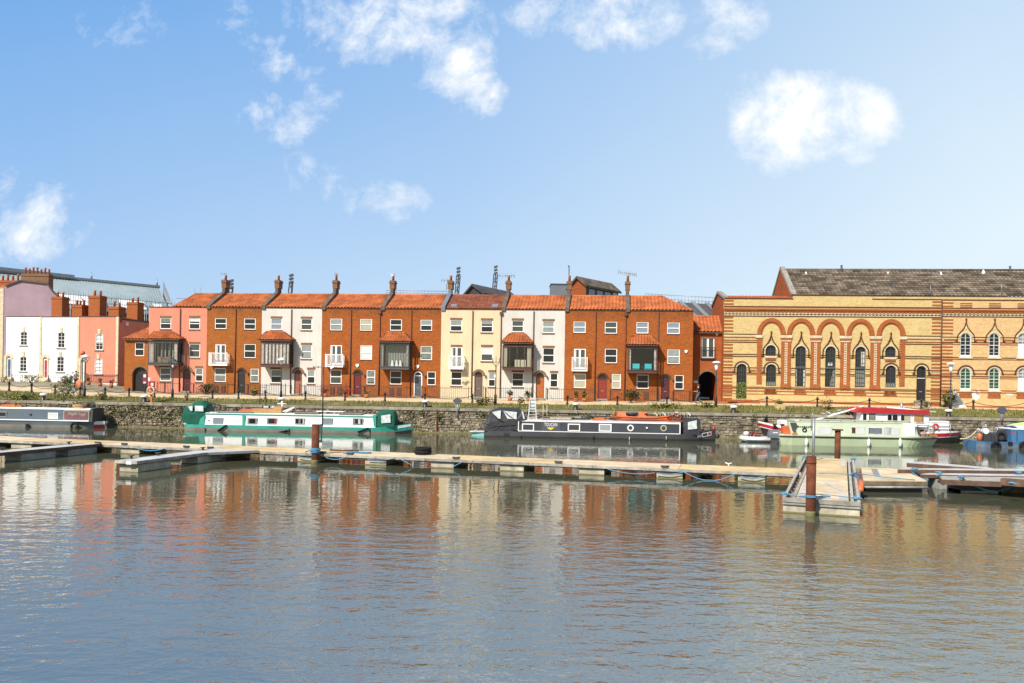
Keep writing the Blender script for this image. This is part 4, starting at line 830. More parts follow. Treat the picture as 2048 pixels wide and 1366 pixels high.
for i, (q0, q1, v0) in enumerate(((.30, .44, .70), (.45, .58, .68), (.68, .84, .72), (.90, .955, .76))):
    b = B('tarp'); a, c = r0.lerp(r1, q0), r0.lerp(r1, q1); a2, c2 = e0.lerp(e1, q0), e0.lerp(e1, q1); o_ = Vector((.15, -.15, .5))
    b.loft([[a.lerp(a2, v0) + o_, c.lerp(c2, v0) + o_, c.lerp(c2, v0) + o_ * 1.2, a.lerp(a2, v0) + o_ * 1.2], [a2 + o_, c2 + o_, c2 + o_ * 1.2, a2 + o_ * 1.2]]); b.build('tarpaulin', T)
b = B('tarp'); a2, c2 = e0.lerp(e1, .3), e0.lerp(e1, .97); b.beam(a2 + Vector((.3, -.3, .1)), c2 + Vector((.3, -.3, .1)), .1, .5); b.build('tarpaulin', T)
b = B('grey_metal'); sd = Vector((.6, -.8, 0)).normalized() * 1.4
for i in range(26):
    q = i / 25 * .72 + .28; c = e0.lerp(e1, q) + sd; b.tube([(c.x, c.y, 3), (c.x, c.y, 15.6)], .045, 4); c2 = c + sd; b.tube([(c2.x, c2.y, 3), (c2.x, c2.y, 15.2)], .045, 4)
for z in (8.6, 9.6, 10.6, 11.4, 12.4, 13.2, 14.2, 15):
    a, c = e0.lerp(e1, .28) + sd, e1 + sd; b.tube([(a.x, a.y, z), (c.x, c.y, z)], .045, 4)
for i in range(16):
    q = i / 15; a = r1.lerp(e1, q) + Vector((.6, .2, 0)); b.tube([(a.x, a.y, 8), (a.x, a.y, a.z + 1.2)], .05, 4)
for dz in (.5, 1.1): b.tube([r1 + Vector((.6, .2, dz)), e1 + Vector((.6, .2, dz))], .05, 4)
for i in range(5): x, y = e1.x + 2 + i * .9, e1.y; b.tube([(x, y, 8), (x, y, 15.2 + R.uniform(0, 2.6))], .04, 4)
for z in (13.0, 14.0, 15.0, 15.9): b.tube([(e1.x + 1, e1.y, z), (e1.x + 6.2, e1.y, z)], .04, 4)
b.box(e1.x + 1.2, e1.x + 6, e1.y - .5, e1.y + .5, 14.9, 15.0)
single(b, 'scaffolding', 'steel tube scaffolding around the long grey-roofed hall behind the old houses', 'scaffolding', WORLD, (e0.x, e0.y, 3))
# floodlight masts behind the terrace
def mast(label, px, top, Y, w, lean=.5):
    T = thing('floodlight_mast', label, 'floodlight mast', WORLD, (P(px, 600, Y).x, Y, 3), 'floodlight masts behind the terrace'); x = P(px, 600, Y).x; zt = P(px, top, Y).z
    b = B('dark_metal'); h = w / 2
    for sx_, sy_ in ((-h, -h), (h, -h), (0, h)): b.tube([(x + sx_, Y + sy_, 3), (x + sx_ * .8 + lean, Y + sy_ * .8, zt)], .07, 4)
    z = 5; i = 0
    while z < zt - .6:
        k = lambda zz: lean * (zz - 3) / (zt - 3)
        b.tube([(x - h + k(z), Y - h, z), (x + h + k(z + 1), Y - h, z + 1)], .045, 4); b.tube([(x + h + k(z), Y - h, z), (x - h + k(z + 1), Y - h, z + 1)], .045, 4); z += 1; i += 1
    b.build('lattice', T)
    for r in range(3):
        for c in (0,): b = B('dark_metal'); b.prism_y([(x + lean + c * .6 - .2, zt - .1 + r * .42), (x + lean + c * .6 + .25, zt + .08 + r * .42), (x + lean + c * .6 + .2, zt + .3 + r * .42), (x + lean + c * .6 - .26, zt + .14 + r * .42)], Y - .4, Y + .1); b.build('floodlight', T)
mast('lone floodlight mast above the roof of the white house with drapes', 568, 566, 105, .55, .9)
mast('floodlight mast close to the chimney between the brick and cream houses', 900, 552, 105, .55, 1.0)
mast('floodlight mast above the dark gabled building, behind the cream house roof', 974, 548, 112, .6, 1.1)
mast('short floodlight mast beside the chimney right of the salmon pink house', 458, 577, 105, .6, .3)
def gabled(name, label, cat, px0, px1, ye, yr, Y, depth, wall, roofm, pr=None, lean=0):
    a, c = P(px0, ye, Y), P(px1, ye, Y); zr = P((px0 + px1) / 2, yr, Y).z; T = thing(name, label, cat, WORLD, (a.x, Y, 3)); m = a.x + (c.x - a.x) * (.3 if pr is None else pr)
    b = B(wall); b.loft([[(a.x, Y, 3), (m * 2 - a.x, Y, 3), (m * 2 - a.x, Y, a.z), (m, Y, zr), (a.x, Y, a.z)], [(a.x, Y + .3, 3), (m * 2 - a.x, Y + .3, 3), (m * 2 - a.x, Y + .3, a.z), (m, Y + .3, zr), (a.x, Y + .3, a.z)]]); b.build('gable_wall', T)
    return T, a, c, m, zr
# dark gabled building
def shed(name, label, cat, A, Bp, Cq, zlo, wall, roofm, win=None):
    """gable seen at the left, long side running back to the right: A gable left foot, Bp apex, Cq gable right foot (points), length vector L"""
    pass
def longshed(name, label, cat, pl, pa, pr, pe, Y0, Y1, wall, roofm, swall, win=None):
    a, ap, c = P(*pl, Y0), P(*pa, Y0), P(*pr, Y0); e = P(*pe, Y1); L = Vector((e.x - c.x, e.y - c.y, 0))
    T = thing(name, label, cat, WORLD, (a.x, Y0, 3)); f = lambda q, z=None: Vector((q.x, q.y, q.z if z is None else z))
    b = B(wall); b.face([f(a, 3), f(c, 3), c, ap, a]); b.face([f(a, 3), a, a + L, f(a, 3) + L]); b.face([f(a, 3) + L, f(c, 3) + L, c + L, ap + L, a + L]); b.build('gable_wall', T)
    b = B(swall); b.face([f(c, 3), f(c, 3) + L, c + L, c]); b.build('side_wall', T)
    b = B(roofm); u = Vector((0, 0, .25)); g = L.normalized() * .3
    d = (c - ap).normalized() * .3; d2 = (a - ap).normalized() * .3
    b.loft([[ap - g, ap + L + g, ap + L + g + u, ap - g + u], [c + d - g, c + L + d + g, c + L + d + g + u, c + d - g + u]]); b.loft([[ap - g, ap + L + g, ap + L + g + u, ap - g + u], [a + d2 - g, a + L + d2 + g, a + L + d2 + g + u, a + d2 - g + u]]); b.build('roof', T)
    nrm = Vector((L.y, -L.x, 0)).normalized() * .05
    for q0, q1, z0, z1, m_ in win or []:
        b = B(m_); x0, x1 = c + L * q0 + nrm, c + L * q1 + nrm; b.loft([[f(x0, c.z - z0), f(x1, c.z - z0), f(x1, c.z - z1), f(x0, c.z - z1)], [f(x0, c.z - z0) - nrm, f(x1, c.z - z0) - nrm, f(x1, c.z - z1) - nrm, f(x0, c.z - z1) - nrm]]); b.build('window', T)
    return T
longshed('dark_shed', 'low dark grey gabled building behind the cream house roof', 'building', (925, 597), (946, 572), (966, 587), (1038, 589), 100, 108, 'clad_dark', 'slate', 'clad_dark')
longshed('brick_warehouse', 'brick gabled building with dark clad windowed side, behind the bright red door house', 'building', (1138, 577), (1155.5, 557), (1172, 571.5), (1237, 577), 96, 102, 'brick_side', 'tile_grey', 'clad_dark',
         [(.08, .25, .3, 1.0, 'pane_sky'), (.32, .49, .3, 1.0, 'pane_sky'), (.56, .73, .3, 1.0, 'pane_sky'), (.82, .95, .2, .45, 'blind_white')])
a, c = P(1102, 569, 98), P(1138, 569, 98); b = B('clad_grey'); b.box(a.x, c.x + .5, 98, 101, a.z - 1.7, a.z); T = thing('plant_room', 'plain grey metal box on a brick base beside the brick gabled building', 'plant room', WORLD, (a.x, 98, 3)); b.build('body', T)
b = B('brick_side'); b.box(a.x - .6, c.x + .5, 98.2, 101, 3, a.z - 1.7); b.build('base', T); b = B('dark_metal'); b.box(a.x - .06, c.x + .56, 97.94, 101.06, a.z, a.z + .12); b.build('rim', T)
# grey roofed range behind the end house, with rails on its ridge
T = thing('grey_range', 'long low grey-roofed building rising behind the hipped end of the terrace', 'building', WORLD, (P(1300, 620, 88).x, 88, 3))
a, c = P(1290, 604, 92), P(1446, 613.5, 88); d = Vector((1.4, -5.5, -2.9)); b = B('slate'); b.loft([[a, c, c + Vector((0, 0, .2)), a + Vector((0, 0, .2))], [a + d, c + d, c + d + Vector((0, 0, .2)), a + d + Vector((0, 0, .2))]]); b.build('roof', T)
b = B('grey_metal')
for q in (.28, .46, .62, .80): x, y = a.lerp(c, q), (a + d).lerp(c + d, q); b.beam(x + Vector((0, 0, .3)), y + Vector((0, 0, .3)), .5, .12)
b.build('rooflight', T); b = B('clad_dark'); b.face([a + d, c + d, (c.x + d.x, c.y + d.y, 3), (a.x + d.x, a.y + d.y, 3)]); b.build('wall', T)
b = B('grey_metal')
for i in range(24):
    q = a.lerp(c, i / 23); b.tube([q, q + Vector((0, 0, .9))], .025, 4)
for dz in (.45, .9): b.tube([a + Vector((0, 0, dz)), c + Vector((0, 0, dz))], .025, 4)
b.build('roof_railing', T)
# low dark roofs with a guard rail between the chimneys
T = thing('flat_roofed_building', 'dark low roof with a thin guard rail, just above the brick house with slate door', 'building', WORLD, (P(790, 590, 110).x, 110, 3))
a, c = P(772, 589, 110), P(905, 591, 110); b = B('clad_dark'); b.box(a.x + 1.5, c.x, 110, 118, 3, a.z + .1); b.build('body', T); b = B('grey_metal')
for i in range(20): x = lerp(a.x, c.x, i / 19); b.tube([(x, 110, a.z - .3), (x, 110, a.z + .55)], .03, 4)
for dz in (.25, .55): b.tube([(a.x, 110, a.z + dz), (c.x, 110, a.z + dz)], .03, 4)
b.build('guard_rail', T)
# aerials on the chimneys
def aerial(label, px, ybot, ytop, Y, bars, arm=1.0, tilt=0):
    a, c = P(px, ybot, Y), P(px, ytop, Y); b = B('grey_metal'); b.tube([(a.x, Y, a.z), (a.x, Y, c.z)], .03, 5)
    b.tube([(a.x - arm, Y, c.z - .05 + tilt), (a.x + arm * .7, Y, c.z - .05 - tilt)], .025, 4)
    for i in range(bars): x = lerp(a.x - arm, a.x + arm * .7, i / max(1, bars - 1)); zz = lerp(c.z - .05 + tilt, c.z - .05 - tilt, i / max(1, bars - 1)); b.tube([(x, Y, zz - .22), (x, Y, zz + .22)], .02, 4)
    single(b, 'roof_aerial', label, 'aerial', WORLD, (a.x, Y, a.z), 'aerials on the rooftops')
aerial('television aerial with a long arm above the chimney of the turquoise chairs house', 1257, 585, 545, 80, 10, 1.0, .12)
aerial('aerial on the chimney between the cream and off-white houses', 1014, 580, 550, 82, 7, 1.0, 0)
aerial('thin aerial pole on the chimney right of the salmon pink house', 448, 570, 546, 84, 3, .3, .05)
aerial('small aerial on the chimney between the white drapes house and its right neighbour', 672, 580, 546, 84, 2, .15, .05)
aerial('aerial beside the chimney left of the cream house', 893, 580, 559, 83, 4, .5, 0)
a = P(1137, 605, 81); zt = P(1137, 532, 81).z; b = B('dark_metal'); b.tube([(a.x, 81, a.z), (a.x, 81, zt)], .05, 6); b.tube([(a.x, 81, zt), (a.x - .12, 81, zt)], .06, 6); b.box(a.x - .22, a.x, 80.9, 81.1, zt - 1.9, zt - 1.6)
single(b, 'flue_pole', 'tall thin dark flue pole on the chimney left of the bright red door house', 'pole', WORLD, (a.x, 81, a.z))
# ================================================================ yellow brick hall
S0, S1 = TF.sx(1447), TF.sx(1881); HB = 2.6
def hz_(k, x, y): return TF.zy(*zp(k, x, y))
def hs(k, x, y=720): return TF.sx(*[zp(k, x, 0)[0]], 0, y)
T = thing('brick_hall', 'yellow brick hall with five red brick arches, striped corners and ogee window heads', 'hall', TF, (S0, 0, HB))
ztop = hz_(5, 200, 377)
holes = []; WN = []
def awin(k, x0, y0, x1, y1, kind, T_=None): r = rect(TF, k, x0, y0, x1, y1); rise = (r[1] - r[0]) / 2; holes.append((*r, rise)); WN.append((r, rise, kind))
for i, (k, a, c) in enumerate(((5, 543, 645), (5, 833, 936), (5, 1124, 1226), (5, 1416, 1518), (6, 207, 311))):
    dy = i * 3.2
    if i in (0, 4): awin(k, a, 830 + dy, c, 936 + dy, 'iron'); awin(k, a + 4, 1016 + dy, c + 2, 1230 + dy, 'ironlow')
    else: awin(k, a, 836 + dy, c, 1233 + dy, 'tall%d' % i)
awin(5, 258, 1012, 357, 1352, 'leafy'); awin(6, 512, 1034, 606, 1372, 'door')
b = B('brick_yellow'); wall_holes(b, S0, S1, HB, ztop, holes, .22); b.box(S0, S1, .221, .6, ztop - .9, ztop - .002)
ax0, ax1 = hs(5, 800), hs(6, 70); zst = hz_(5, 900, 347); b.box(ax0, ax1, 0, .6, ztop + .001, zst)
b.face([(S0, 9, HB), (S1, 9, HB), (S1, 9, ztop), (S0, 9, ztop)]); b.build('wall', T)
b = B('brick_side'); zg = TF.zy(1436, 587, 4.5); b.face([(S0 + .003, 0, HB), (S0 + .003, 9, HB), (S0 + .003, 9, ztop), (S0 + .003, 4.5, zg), (S0 + .003, 0, ztop)]); b.build('gable_wall', T)
b = B('stone_grey'); b.beam((S0 + .1, -.05, ztop + .1), (S0 + .1, 4.5, zg + .12), .4, .22); b.beam((S0 + .1, 9, ztop + .1), (S0 + .1, 4.5, zg + .12), .4, .22); b.build('gable_coping', T)
b = B('tile'); pantile(b, lambda u, v: (u, lerp(.5, 4.5, v), lerp(ztop + .02, zg - .3, v)), (0, -1, 2), S0 + .3, ax0 + .4, 8); b.build('front_roof', T)
zq = hz_(5, 160, 1052)
bands = {'brick_trim': [], 'mould_brown': [], 'stone_cream': []}
def band(b, k, y0, y1, x0, x1, t=.035, xx=None):
    """horizontal course between image columns, skipping the openings"""
    z1_, z0_ = hz_(k, xx or 200, y0), hz_(k, xx or 200, y1); a, e = x0, x1; cur = a
    for h in sorted(holes):
        if h[2] < z1_ and h[3] > z0_ and h[1] > cur and h[0] < e:
            if h[0] > cur: b.box(cur, min(h[0], e), -t, .004, z0_, z1_)
            cur = h[1]
    if cur < e: b.box(cur, e, -t, .004, z0_, z1_)
trim = B('brick_trim'); mould = B('mould_brown'); pale = B('stone_cream'); yel = B('brick_yellow')
L0, L1 = S0, S1
for y0, y1 in ((448, 458), (541, 547)): band(mould, 5, y0, y1, L0, L1, .05)
band(trim, 5, 470, 486, L0, L1, .16); band(trim, 5, 486, 497, L0, L1, .10); band(mould, 5, 368, 378, L0, ax0, .05); z = zst; mould.box(ax0 - .05, ax1 + .05, -.05, .62, z, z + .09); mould.box(ax1, S1, -.04, .62, ztop + .001, ztop + .07)
band(pale, 5, 509, 520, L0, L1, .05); band(pale, 5, 532, 540, L0, L1, .03)
n = int((S1 - S0) / .3)
for i in range(n):
    s = S0 + (i + .2) * (S1 - S0) / n; z0_, z1_ = hz_(5, 200, 510), hz_(5, 200, 497); trim.box(s, s + .16, -.09, .004, z0_, z1_)
    z0_, z1_ = hz_(5, 200, 532), hz_(5, 200, 520); mould.box(s, s + .17, -.045, .004, z0_, z1_)
xl, xr = hs(5, 490), hs(6, 375)
for y0, y1, m_ in ((718, 724, mould), (740, 748, pale), (746, 756, trim), (776, 784, trim), (796, 803, mould)):
    band(m_, 5, y0, y1, L0, xl, .045); band(m_, 5, y0 + 0, y1 + 0, xr, L1, .045)
for y0, y1, m_ in ((914, 921, mould), (934, 941, mould), (1044, 1051, mould), (1062, 1066, pale), (1095, 1102, mould), (1110, 1116, trim), (1231, 1239, trim), (1246, 1250, mould), (1267, 1276, trim)): band(m_, 5, y0, y1, L0, L1, .04)
for s0_, s1_ in [(lerp(S0 + 1, S1 - 1, i / 13), lerp(S0 + 1, S1 - 1, i / 13) + .55) for i in range(14)]:
    if not any(h[0] - .2 < s1_ and h[1] + .2 > s0_ for h in holes): band(trim, 5, 1070, 1085, s0_, s1_, .02)
for y in range(388, 1366, 33):            # striped corners
    if 440 < y < 548 or 712 < y < 800: continue
    for a in (S0, S1 - .75): band(trim, 5, y, y + 15, a, a + .78, .03)
band(trim, 5, 1300, 1306, L0, L1, .02); trim.box(S0, S1, -.06, .004, HB, HB + .34)
for r, rise, kind in WN:                  # brick aprons under the windows
    if kind in ('leafy', 'door'): continue
    z = hz_(5, 600, 1262)
    for i in range(9): s = lerp(r[0] - .05, r[1] - .06, i / 9); trim.box(s, s + .14, -.05, .004, z - .22, z)
    trim.box(r[0] - .08, r[1] + .08, -.03, .004, z - .42, z - .26)
    if kind == 'iron': 
        pale.box(r[0] - .06, r[1] + .06, -.06, .004, r[2] - .16, r[2] - .02)
        for i in range(7): s = lerp(r[0], r[1] - .12, i / 6); trim.box(s, s + .1, -.07, .004, r[2] - .38, r[2] - .16)
# arches, piers and serrated edges
CB = [(5, 460, 738), (5, 751, 1026), (5, 1039, 1315), (5, 1331, 1605), (6, 123, 405)]
ARs = [(hs(k, a, 650), hs(k, c, 650)) for k, a, c in CB]
zsp, zar = hz_(5, 600, 727), hz_(5, 600, 566)
for i, (a, c) in enumerate(ARs):
    ar = B('brick_trim'); m = (a + c) / 2; r = (c - a) / 2; arch_ring(ar, m, zsp, r - .33, r, zar - zsp - .33, zar - zsp, -.11, .004, 20); arch_ring(ar, m, zsp, r - .42, r - .335, zar - zsp - .42, zar - zsp - .335, -.06, .004, 20); ar.build('arch', T)
    mould.box(a - .03, a + .36, -.10, .004, zsp - .04, zsp - .002); mould.box(c - .36, c + .03, -.10, .004, zsp - .04, zsp - .002)
zcap, zb0, zb1 = hz_(5, 740, 795), hz_(5, 740, 1213), hz_(5, 740, 1256)
PIER = [(ARs[i][1], ARs[i + 1][0]) for i in range(4)]
for a, c in PIER:
    m = (a + c) / 2; w = .40; p_ = B('brick_trim')
    for sg in (-1, 1): p_.box(m + sg * w, m + sg * .12, -.09, .004, zb1, zcap)
    p_.box(m - w - .02, m + w + .02, -.13, .004, zb0 - .3, zb0)
    z = zb0
    while z < zcap - .1: p_.box(m - .07, m + .07, -.075, .004, z, z + .1); z += .2
    p_.build('pier', T)
    q = B('stone_cream'); q.box(m - .118, m + .118, -.07, .004, zb0 + .003, zcap); q.box(m - w - .03, m + w + .03, -.12, .004, zcap, zcap + .1); q.box(m - w - .1, m + w + .1, -.14, .004, zsp - .28, zsp - .045); q.build('capital', T)
    p2 = B('brick_trim'); p2.box(m - w - .05, m + w + .05, -.125, .004, zcap + .102, zsp - .282); p2.build('capital_block', T)
for s, sg in ((ARs[0][0] + .18, 1), (ARs[4][1] - .18, -1)):
    trim.box(s - .16, s + .16, -.06, .004, zb0, zsp - .3)
    z = zb0
    while z < zsp - .4: trim.box(s + sg * .16, s + sg * .30, -.055, .004, z, z + .1); z += .2
    pale.box(s - .3, s + .3, -.12, .004, zsp - .3, zsp - .05)
# ogee hood moulds
def ogee(b, m, w, z0, zs, za, r=.05, y=-.05):
    pts = [(w, z0), (w, zs)]; hh = za - zs
    for q, f_ in ((.08, .95), (.17, .86), (.31, .64), (.48, .36), (.655, .17), (.8, .08), (1, 0)): pts.append((w * f_, zs + hh * q))
    for sg in (-1, 1): b.tube([(m + sg * x, y, z) for x, z in pts], r, 6); b.tube([(m + sg * w, y, z0), (m + sg * (w + .16), y, z0)], r, 6)
    b.lathe((m, y, za), [(.001, -.03), (.07, .06), (.03, .1), (.09, .18), (.001, .28)], 6)
for r, rise, kind in WN:
    m = (r[0] + r[1]) / 2; h = B('mould_brown')
    if kind in ('leafy', 'door', 'ironlow'):
        zs = r[3] - rise; arch_ring(h, m, zs, rise + .14, rise + .24, rise + .14, rise + .24, -.08, .004)
        for sg in (-1, 1): h.box(m + sg * (rise + .14), m + sg * (rise + .34), -.08, .004, zs - .34, zs - .2); h.box(m + sg * (rise + .14), m + sg * (rise + .24), -.08, .004, zs - .2, zs)
        h.build('hood_mould', T); q = B('stone_cream'); arch_ring(q, m, zs, rise + .005, rise + .135, rise + .005, rise + .135, -.03, .004); q.build('window_head', T)
    else:
        ogee(h, m, .66, r[3] - .98, r[3] - .42, hz_(5, 600, 722)); h.build('hood_mould', T); q = B('stone_cream'); zs = r[3] - rise; arch_ring(q, m, zs, rise + .005, rise + .11, rise + .005, rise + .11, -.03, .004); q.build('window_head', T)
        for k_ in range(3): q2 = B('dark_metal'); q2.box(m - .2 + k_ * .2 - .03, m - .14 + k_ * .2 - .03, -.02, .004, r[3] + .42, r[3] + .48); q2.build('brick_dot', T)
trim.build('red_trim', T); mould.build('dark_trim', T); pale.build('pale_trim', T)
def iron_window(T, r, rise, kind):
    m = (r[0] + r[1]) / 2; zs = r[3] - rise; f = B('frame_grey'); fw = .05
    f.box(r[0], r[0] + fw, .12, .2, r[2], zs); f.box(r[1] - fw, r[1], .12, .2, r[2], zs); arch_ring(f, m, zs, rise - fw, rise, rise - fw, rise, .12, .2, 10); f.box(r[0] + fw, r[1] - fw, .12, .2, r[2], r[2] + fw)
    if kind == 'door':
        f = f.build('door_frame', T); panel_door(T, r[0] + fw, r[1] - fw, r[2], lerp(r[2], r[3], .64), 'door_black', .15); g = B('pane_dark'); g.box(r[0] + fw, r[1] - fw, .18, .19, lerp(r[2], r[3], .66), zs); g.prism_y(arc(m, zs, rise - fw, rise - fw, 0, pi, 8), .18, .19); g.build('fanlight', f); 
        q = B('white_paint'); q.box(r[0] + fw, r[1] - fw, .13, .18, lerp(r[2], r[3], .64), lerp(r[2], r[3], .655)); q.build('door_head', f)
        q = B('stone_grey'); q.box(r[0] - .2, r[1] + .2, -.4, .1, HB, r[2] - .003); q.build('doorstep', T); return
    f.box(m - .018, m + .018, .14, .19, r[2], r[3] - .02)
    for sg in (-.5, .5): f.box(m + sg * rise * .9 - .012, m + sg * rise * .9 + .012, .15, .185, r[2], zs + rise * .7)
    z = r[2] + .4
    while z < r[3] - .15: f.box(r[0] + fw, r[1] - fw, .15, .185, z - .014, z + .014); z += .42
    if kind.startswith('tall'): zt_ = lerp(r[2], r[3], .475); f.box(r[0], r[1], .08, .2, zt_ - .1, zt_ + .1)
    f = f.build('window', T); lo = lerp(r[2], r[3], .45)
    g = B('pane_dark'); g.box(r[0] + .02, r[1] - .02, .19, .2, r[2], zs); g.prism_y(arc(m, zs, rise - .02, rise - .02, 0, pi, 8), .19, .2); g.build('pane', f)
    if kind in ('tall2', 'tall3'):
        q = B('net'); z1_ = lerp(r[2], r[3], .42); q.prism_y([(r[0] + .05 if kind == 'tall3' else m - .02, r[2] + .1), (r[1] - .05, r[2] + .1), (r[1] - .05, z1_), (r[0] + .05 if kind == 'tall3' else m + .28, z1_)], .186, .189); q.build('blind', f)
    if kind == 'tall3': q = B('curtain'); q.box(m + .1, r[1] - .05, .186, .189, lerp(r[2], r[3], .52), zs); q.build('curtain', f)
    if kind == 'tall2': q = B('blind_white'); q.box(m - .2, m + .25, .186, .189, lerp(r[2], r[3], .53), lerp(r[2], r[3], .6)); q.build('poster', f)
    if kind == 'tall1':
        for a, e in ((r[0] + .05, r[0] + .16), (r[1] - .16, r[1] - .05)): q = B('curtain'); q.box(a, e, .186, .189, r[2] + .05, lerp(r[2], r[3], .42)); q.build('curtain', f)
    if kind == 'ironlow': q = B('net'); q.box(r[0] + .05, r[1] - .05, .186, .189, r[2] + .05, lerp(r[2], r[3], .22)); q.build('blind', f)
for w in WN: iron_window(T, *w)
r = WN[-2][0]; b = B('leaf'); m = (r[0] + r[1]) / 2
b2 = B('leaf'); zt_ = lerp(r[2], r[3], .46)
for _ in range(420): s = R.uniform(r[0], r[1]); z = R.uniform(r[2], zt_); a = R.uniform(0, 6.28); q = .09; b2.face([(s - q * cos(a), R.uniform(-.06, .1), z - q * sin(a)), (s + q * .5 * sin(a), R.uniform(-.06, .1), z - q * .5 * cos(a)), (s + q * cos(a), R.uniform(-.06, .1), z + q * sin(a)), (s - q * .5 * sin(a), R.uniform(-.06, .1), z + q * .5 * cos(a))])
single(b2, 'hedge_screen', 'leafy green hedge filling the foot of the leftmost arched opening of the brick hall', 'hedge', TF, (m, 0, r[2]))
b = B('brick_trim')
b.box(r[0] - 1.9, r[1] + .9, -1.5, -.07, HB - .1, HB + .22); b.box(r[0] - 1.0, r[1] + .4, -.9, -.07, HB + .22, HB + .38); b.build('entrance_steps', T)
# main grey tiled roof
tg = 1.2; sg0 = TF.sx(1583, tg, 592); ze = TF.zy(1583, 591, tg); sr_ = sg0; zr = TF.zy(1566, 541, 6.2); sE = TF.sx(2120, 0, 700)
b = B('tile_grey'); pantile(b, lambda u, v: (u, lerp(tg - .1, 6.2, v), lerp(ze, zr, v)), (0, -(zr - ze), 5), sg0 + .3, sE, 13, None, .34, .06, .05)
b.face([(sg0, 6.2, zr), (sE, 6.2, zr), (sE, 11.2, ze), (sg0, 11.2, ze)]); b.tube([(sg0 + .3, 6.2, zr + .06), (sE, 6.2, zr + .06)], .13, 8)
b.build('main_roof', T)
b = B('brick_side'); b.face([(sg0, tg, HB), (sg0, 11.2, HB), (sg0, 11.2, ze), (sg0, 6.2, zr + .2), (sg0, tg, ze)]); b.build('main_gable', T)
b = B('stone_grey'); b.beam((sg0 + .15, tg - .35, ze - .05), (sg0 + .15, 6.2, zr + .25), .42, .3); b.beam((sg0 + .15, 11.4, ze - .05), (sg0 + .15, 6.2, zr + .25), .42, .3); b.build('main_gable_coping', T)
b = B('brick_yellow'); b.box(ax1 + .02, sE, .62, .9, ztop - .8, ze - .12); b.build('attic_wall', T)
b = B('gutter'); b.box(sg0 + .3, sE, tg - .35, tg - .12, ze - .16, ze - .02); b.build('gutter', T)
for px, y, kind in ((1612, 546, 0), (1776, 546, 0), (1882, 546, 0), (1683, 541, 1), (1967, 542, 0), (2020, 543, 1), (1788, 578, 2), (2003, 592, 3), (1861, 590, 3)):
    t = {0: 5.5, 1: 6.0, 2: 2.6, 3: 1.0}[kind]; s, z = TF.px(px, y, t); b = B('lamp_white' if kind == 0 else 'dark_metal' if kind < 3 else 'grey_metal')
    if kind == 0: b.lathe((s, t, z - .3), [(.2, 0), (.16, .15), (.05, .4), (.001, .45)], 8); b.build('roof_vent', T)
    elif kind < 3: b.tube([(s, t, z - .4), (s, t, z + .5)], .1, 6); b.box(s - .3, s + .3, t - .2, t + .2, z - .45, z - .15); b.build('flue', T)
    else:
        h = 1.2 if px > 1900 else .9; b.tube([(s, t, z), (s, t, z + h)], .025, 4)
        if px > 1900: b.tube([(s - .5, t, z + h), (s + .4, t, z + h - .05)], .02, 4); [b.tube([(s - .5 + i * .15, t - .2, z + h), (s - .5 + i * .15, t + .2, z + h)], .015, 4) for i in range(6)]
        b.build('aerial', T)
# ---------------------------------------------------------------- buff wing at the right
W0, W1 = TF.sx(1881.6), TF.sx(2112)
TW = thing('brick_wing', 'buff brick wing with tall white sash windows under ogee heads', 'wing', TF, (W0, 0, HB)); holes = []; WW = []
for i, dx in enumerate((0, 279, 561, 840)):
    for y0, y1, kind in ((712, 948, 'up'), (1052, 1272, 'low')):
        r = rect(TF, 6, 938 + dx, y0 + i * 2, 1046 + dx, y1 + i * 2.5); holes.append((*r, (r[1] - r[0]) / 2)); WW.append((r, (r[1] - r[0]) / 2, kind, i))
zw = hz_(6, 800, 392); b = B('brick_buff'); wall_holes(b, W0, W1, HB, zw, holes, .16); b.box(W0, W1, .161, .6, zw - .9, zw - .002); b.face([(W0 + .01, .01, HB), (W0 + .01, 9, HB), (W0 + .01, 9, zw), (W0 + .01, .01, zw)]); b.face([(W1, 0, HB), (W1, 9, HB), (W1, 9, zw), (W1, 0, zw)]); b.build('wall', TW)
trim = B('brick_trim'); mould = B('mould_brown'); pale = B('stone_cream'); L0, L1 = W0, W1
mould.box(W0 - .02, W1, -.05, .62, zw, zw + .07)
def band6(b, y0, y1, x0, x1, t=.035): band(b, 6, y0, y1, x0, x1, t, 860)
for y0, y1, m_, t_ in ((484, 494, trim, .15), (494, 506, trim, .1), (466, 472, mould, .05), (548, 554, mould, .05), (522, 530, pale, .05), (541, 547, pale, .03), (748, 754, mould, .04), (766, 770, pale, .03), (798, 805, mould, .04), (816, 823, trim, .04), (946, 952, mould, .04), (962, 969, trim, .04), (1070, 1076, mould, .03), (1128, 1135, mould, .04), (1146, 1152, trim, .03), (1262, 1270, trim, .04), (1284, 1291, trim, .04)): band6(m_, y0, y1, W0, W1, t_)
for a in range(0, 1000, 280):
    for y in (418, 438, 455): band6(trim, y, y + 9, hs(6, 930 + a), hs(6, 1046 + a), .03)
n = int((W1 - W0) / .3)
for i in range(n):
    s = W0 + (i + .2) * (W1 - W0) / n; trim.box(s, s + .16, -.09, .004, hz_(6, 860, 521), hz_(6, 860, 506)); mould.box(s, s + .17, -.045, .004, hz_(6, 860, 541), hz_(6, 860, 530))
for y in range(412, 1366, 33):
    if 460 < y < 556 or 740 < y < 806: continue
    band6(trim, y, y + 14, W0 + .05, W0 + .95, .025)
for a, e in ((775, 910), (1078, 1190), (1358, 1470)): band6(trim, 773, 786, hs(6, a), hs(6, e), .03); band6(trim, 1100, 1114, hs(6, a), hs(6, e), .02)
trim.box(W0, W1, -.05, .004, HB, HB + .22)
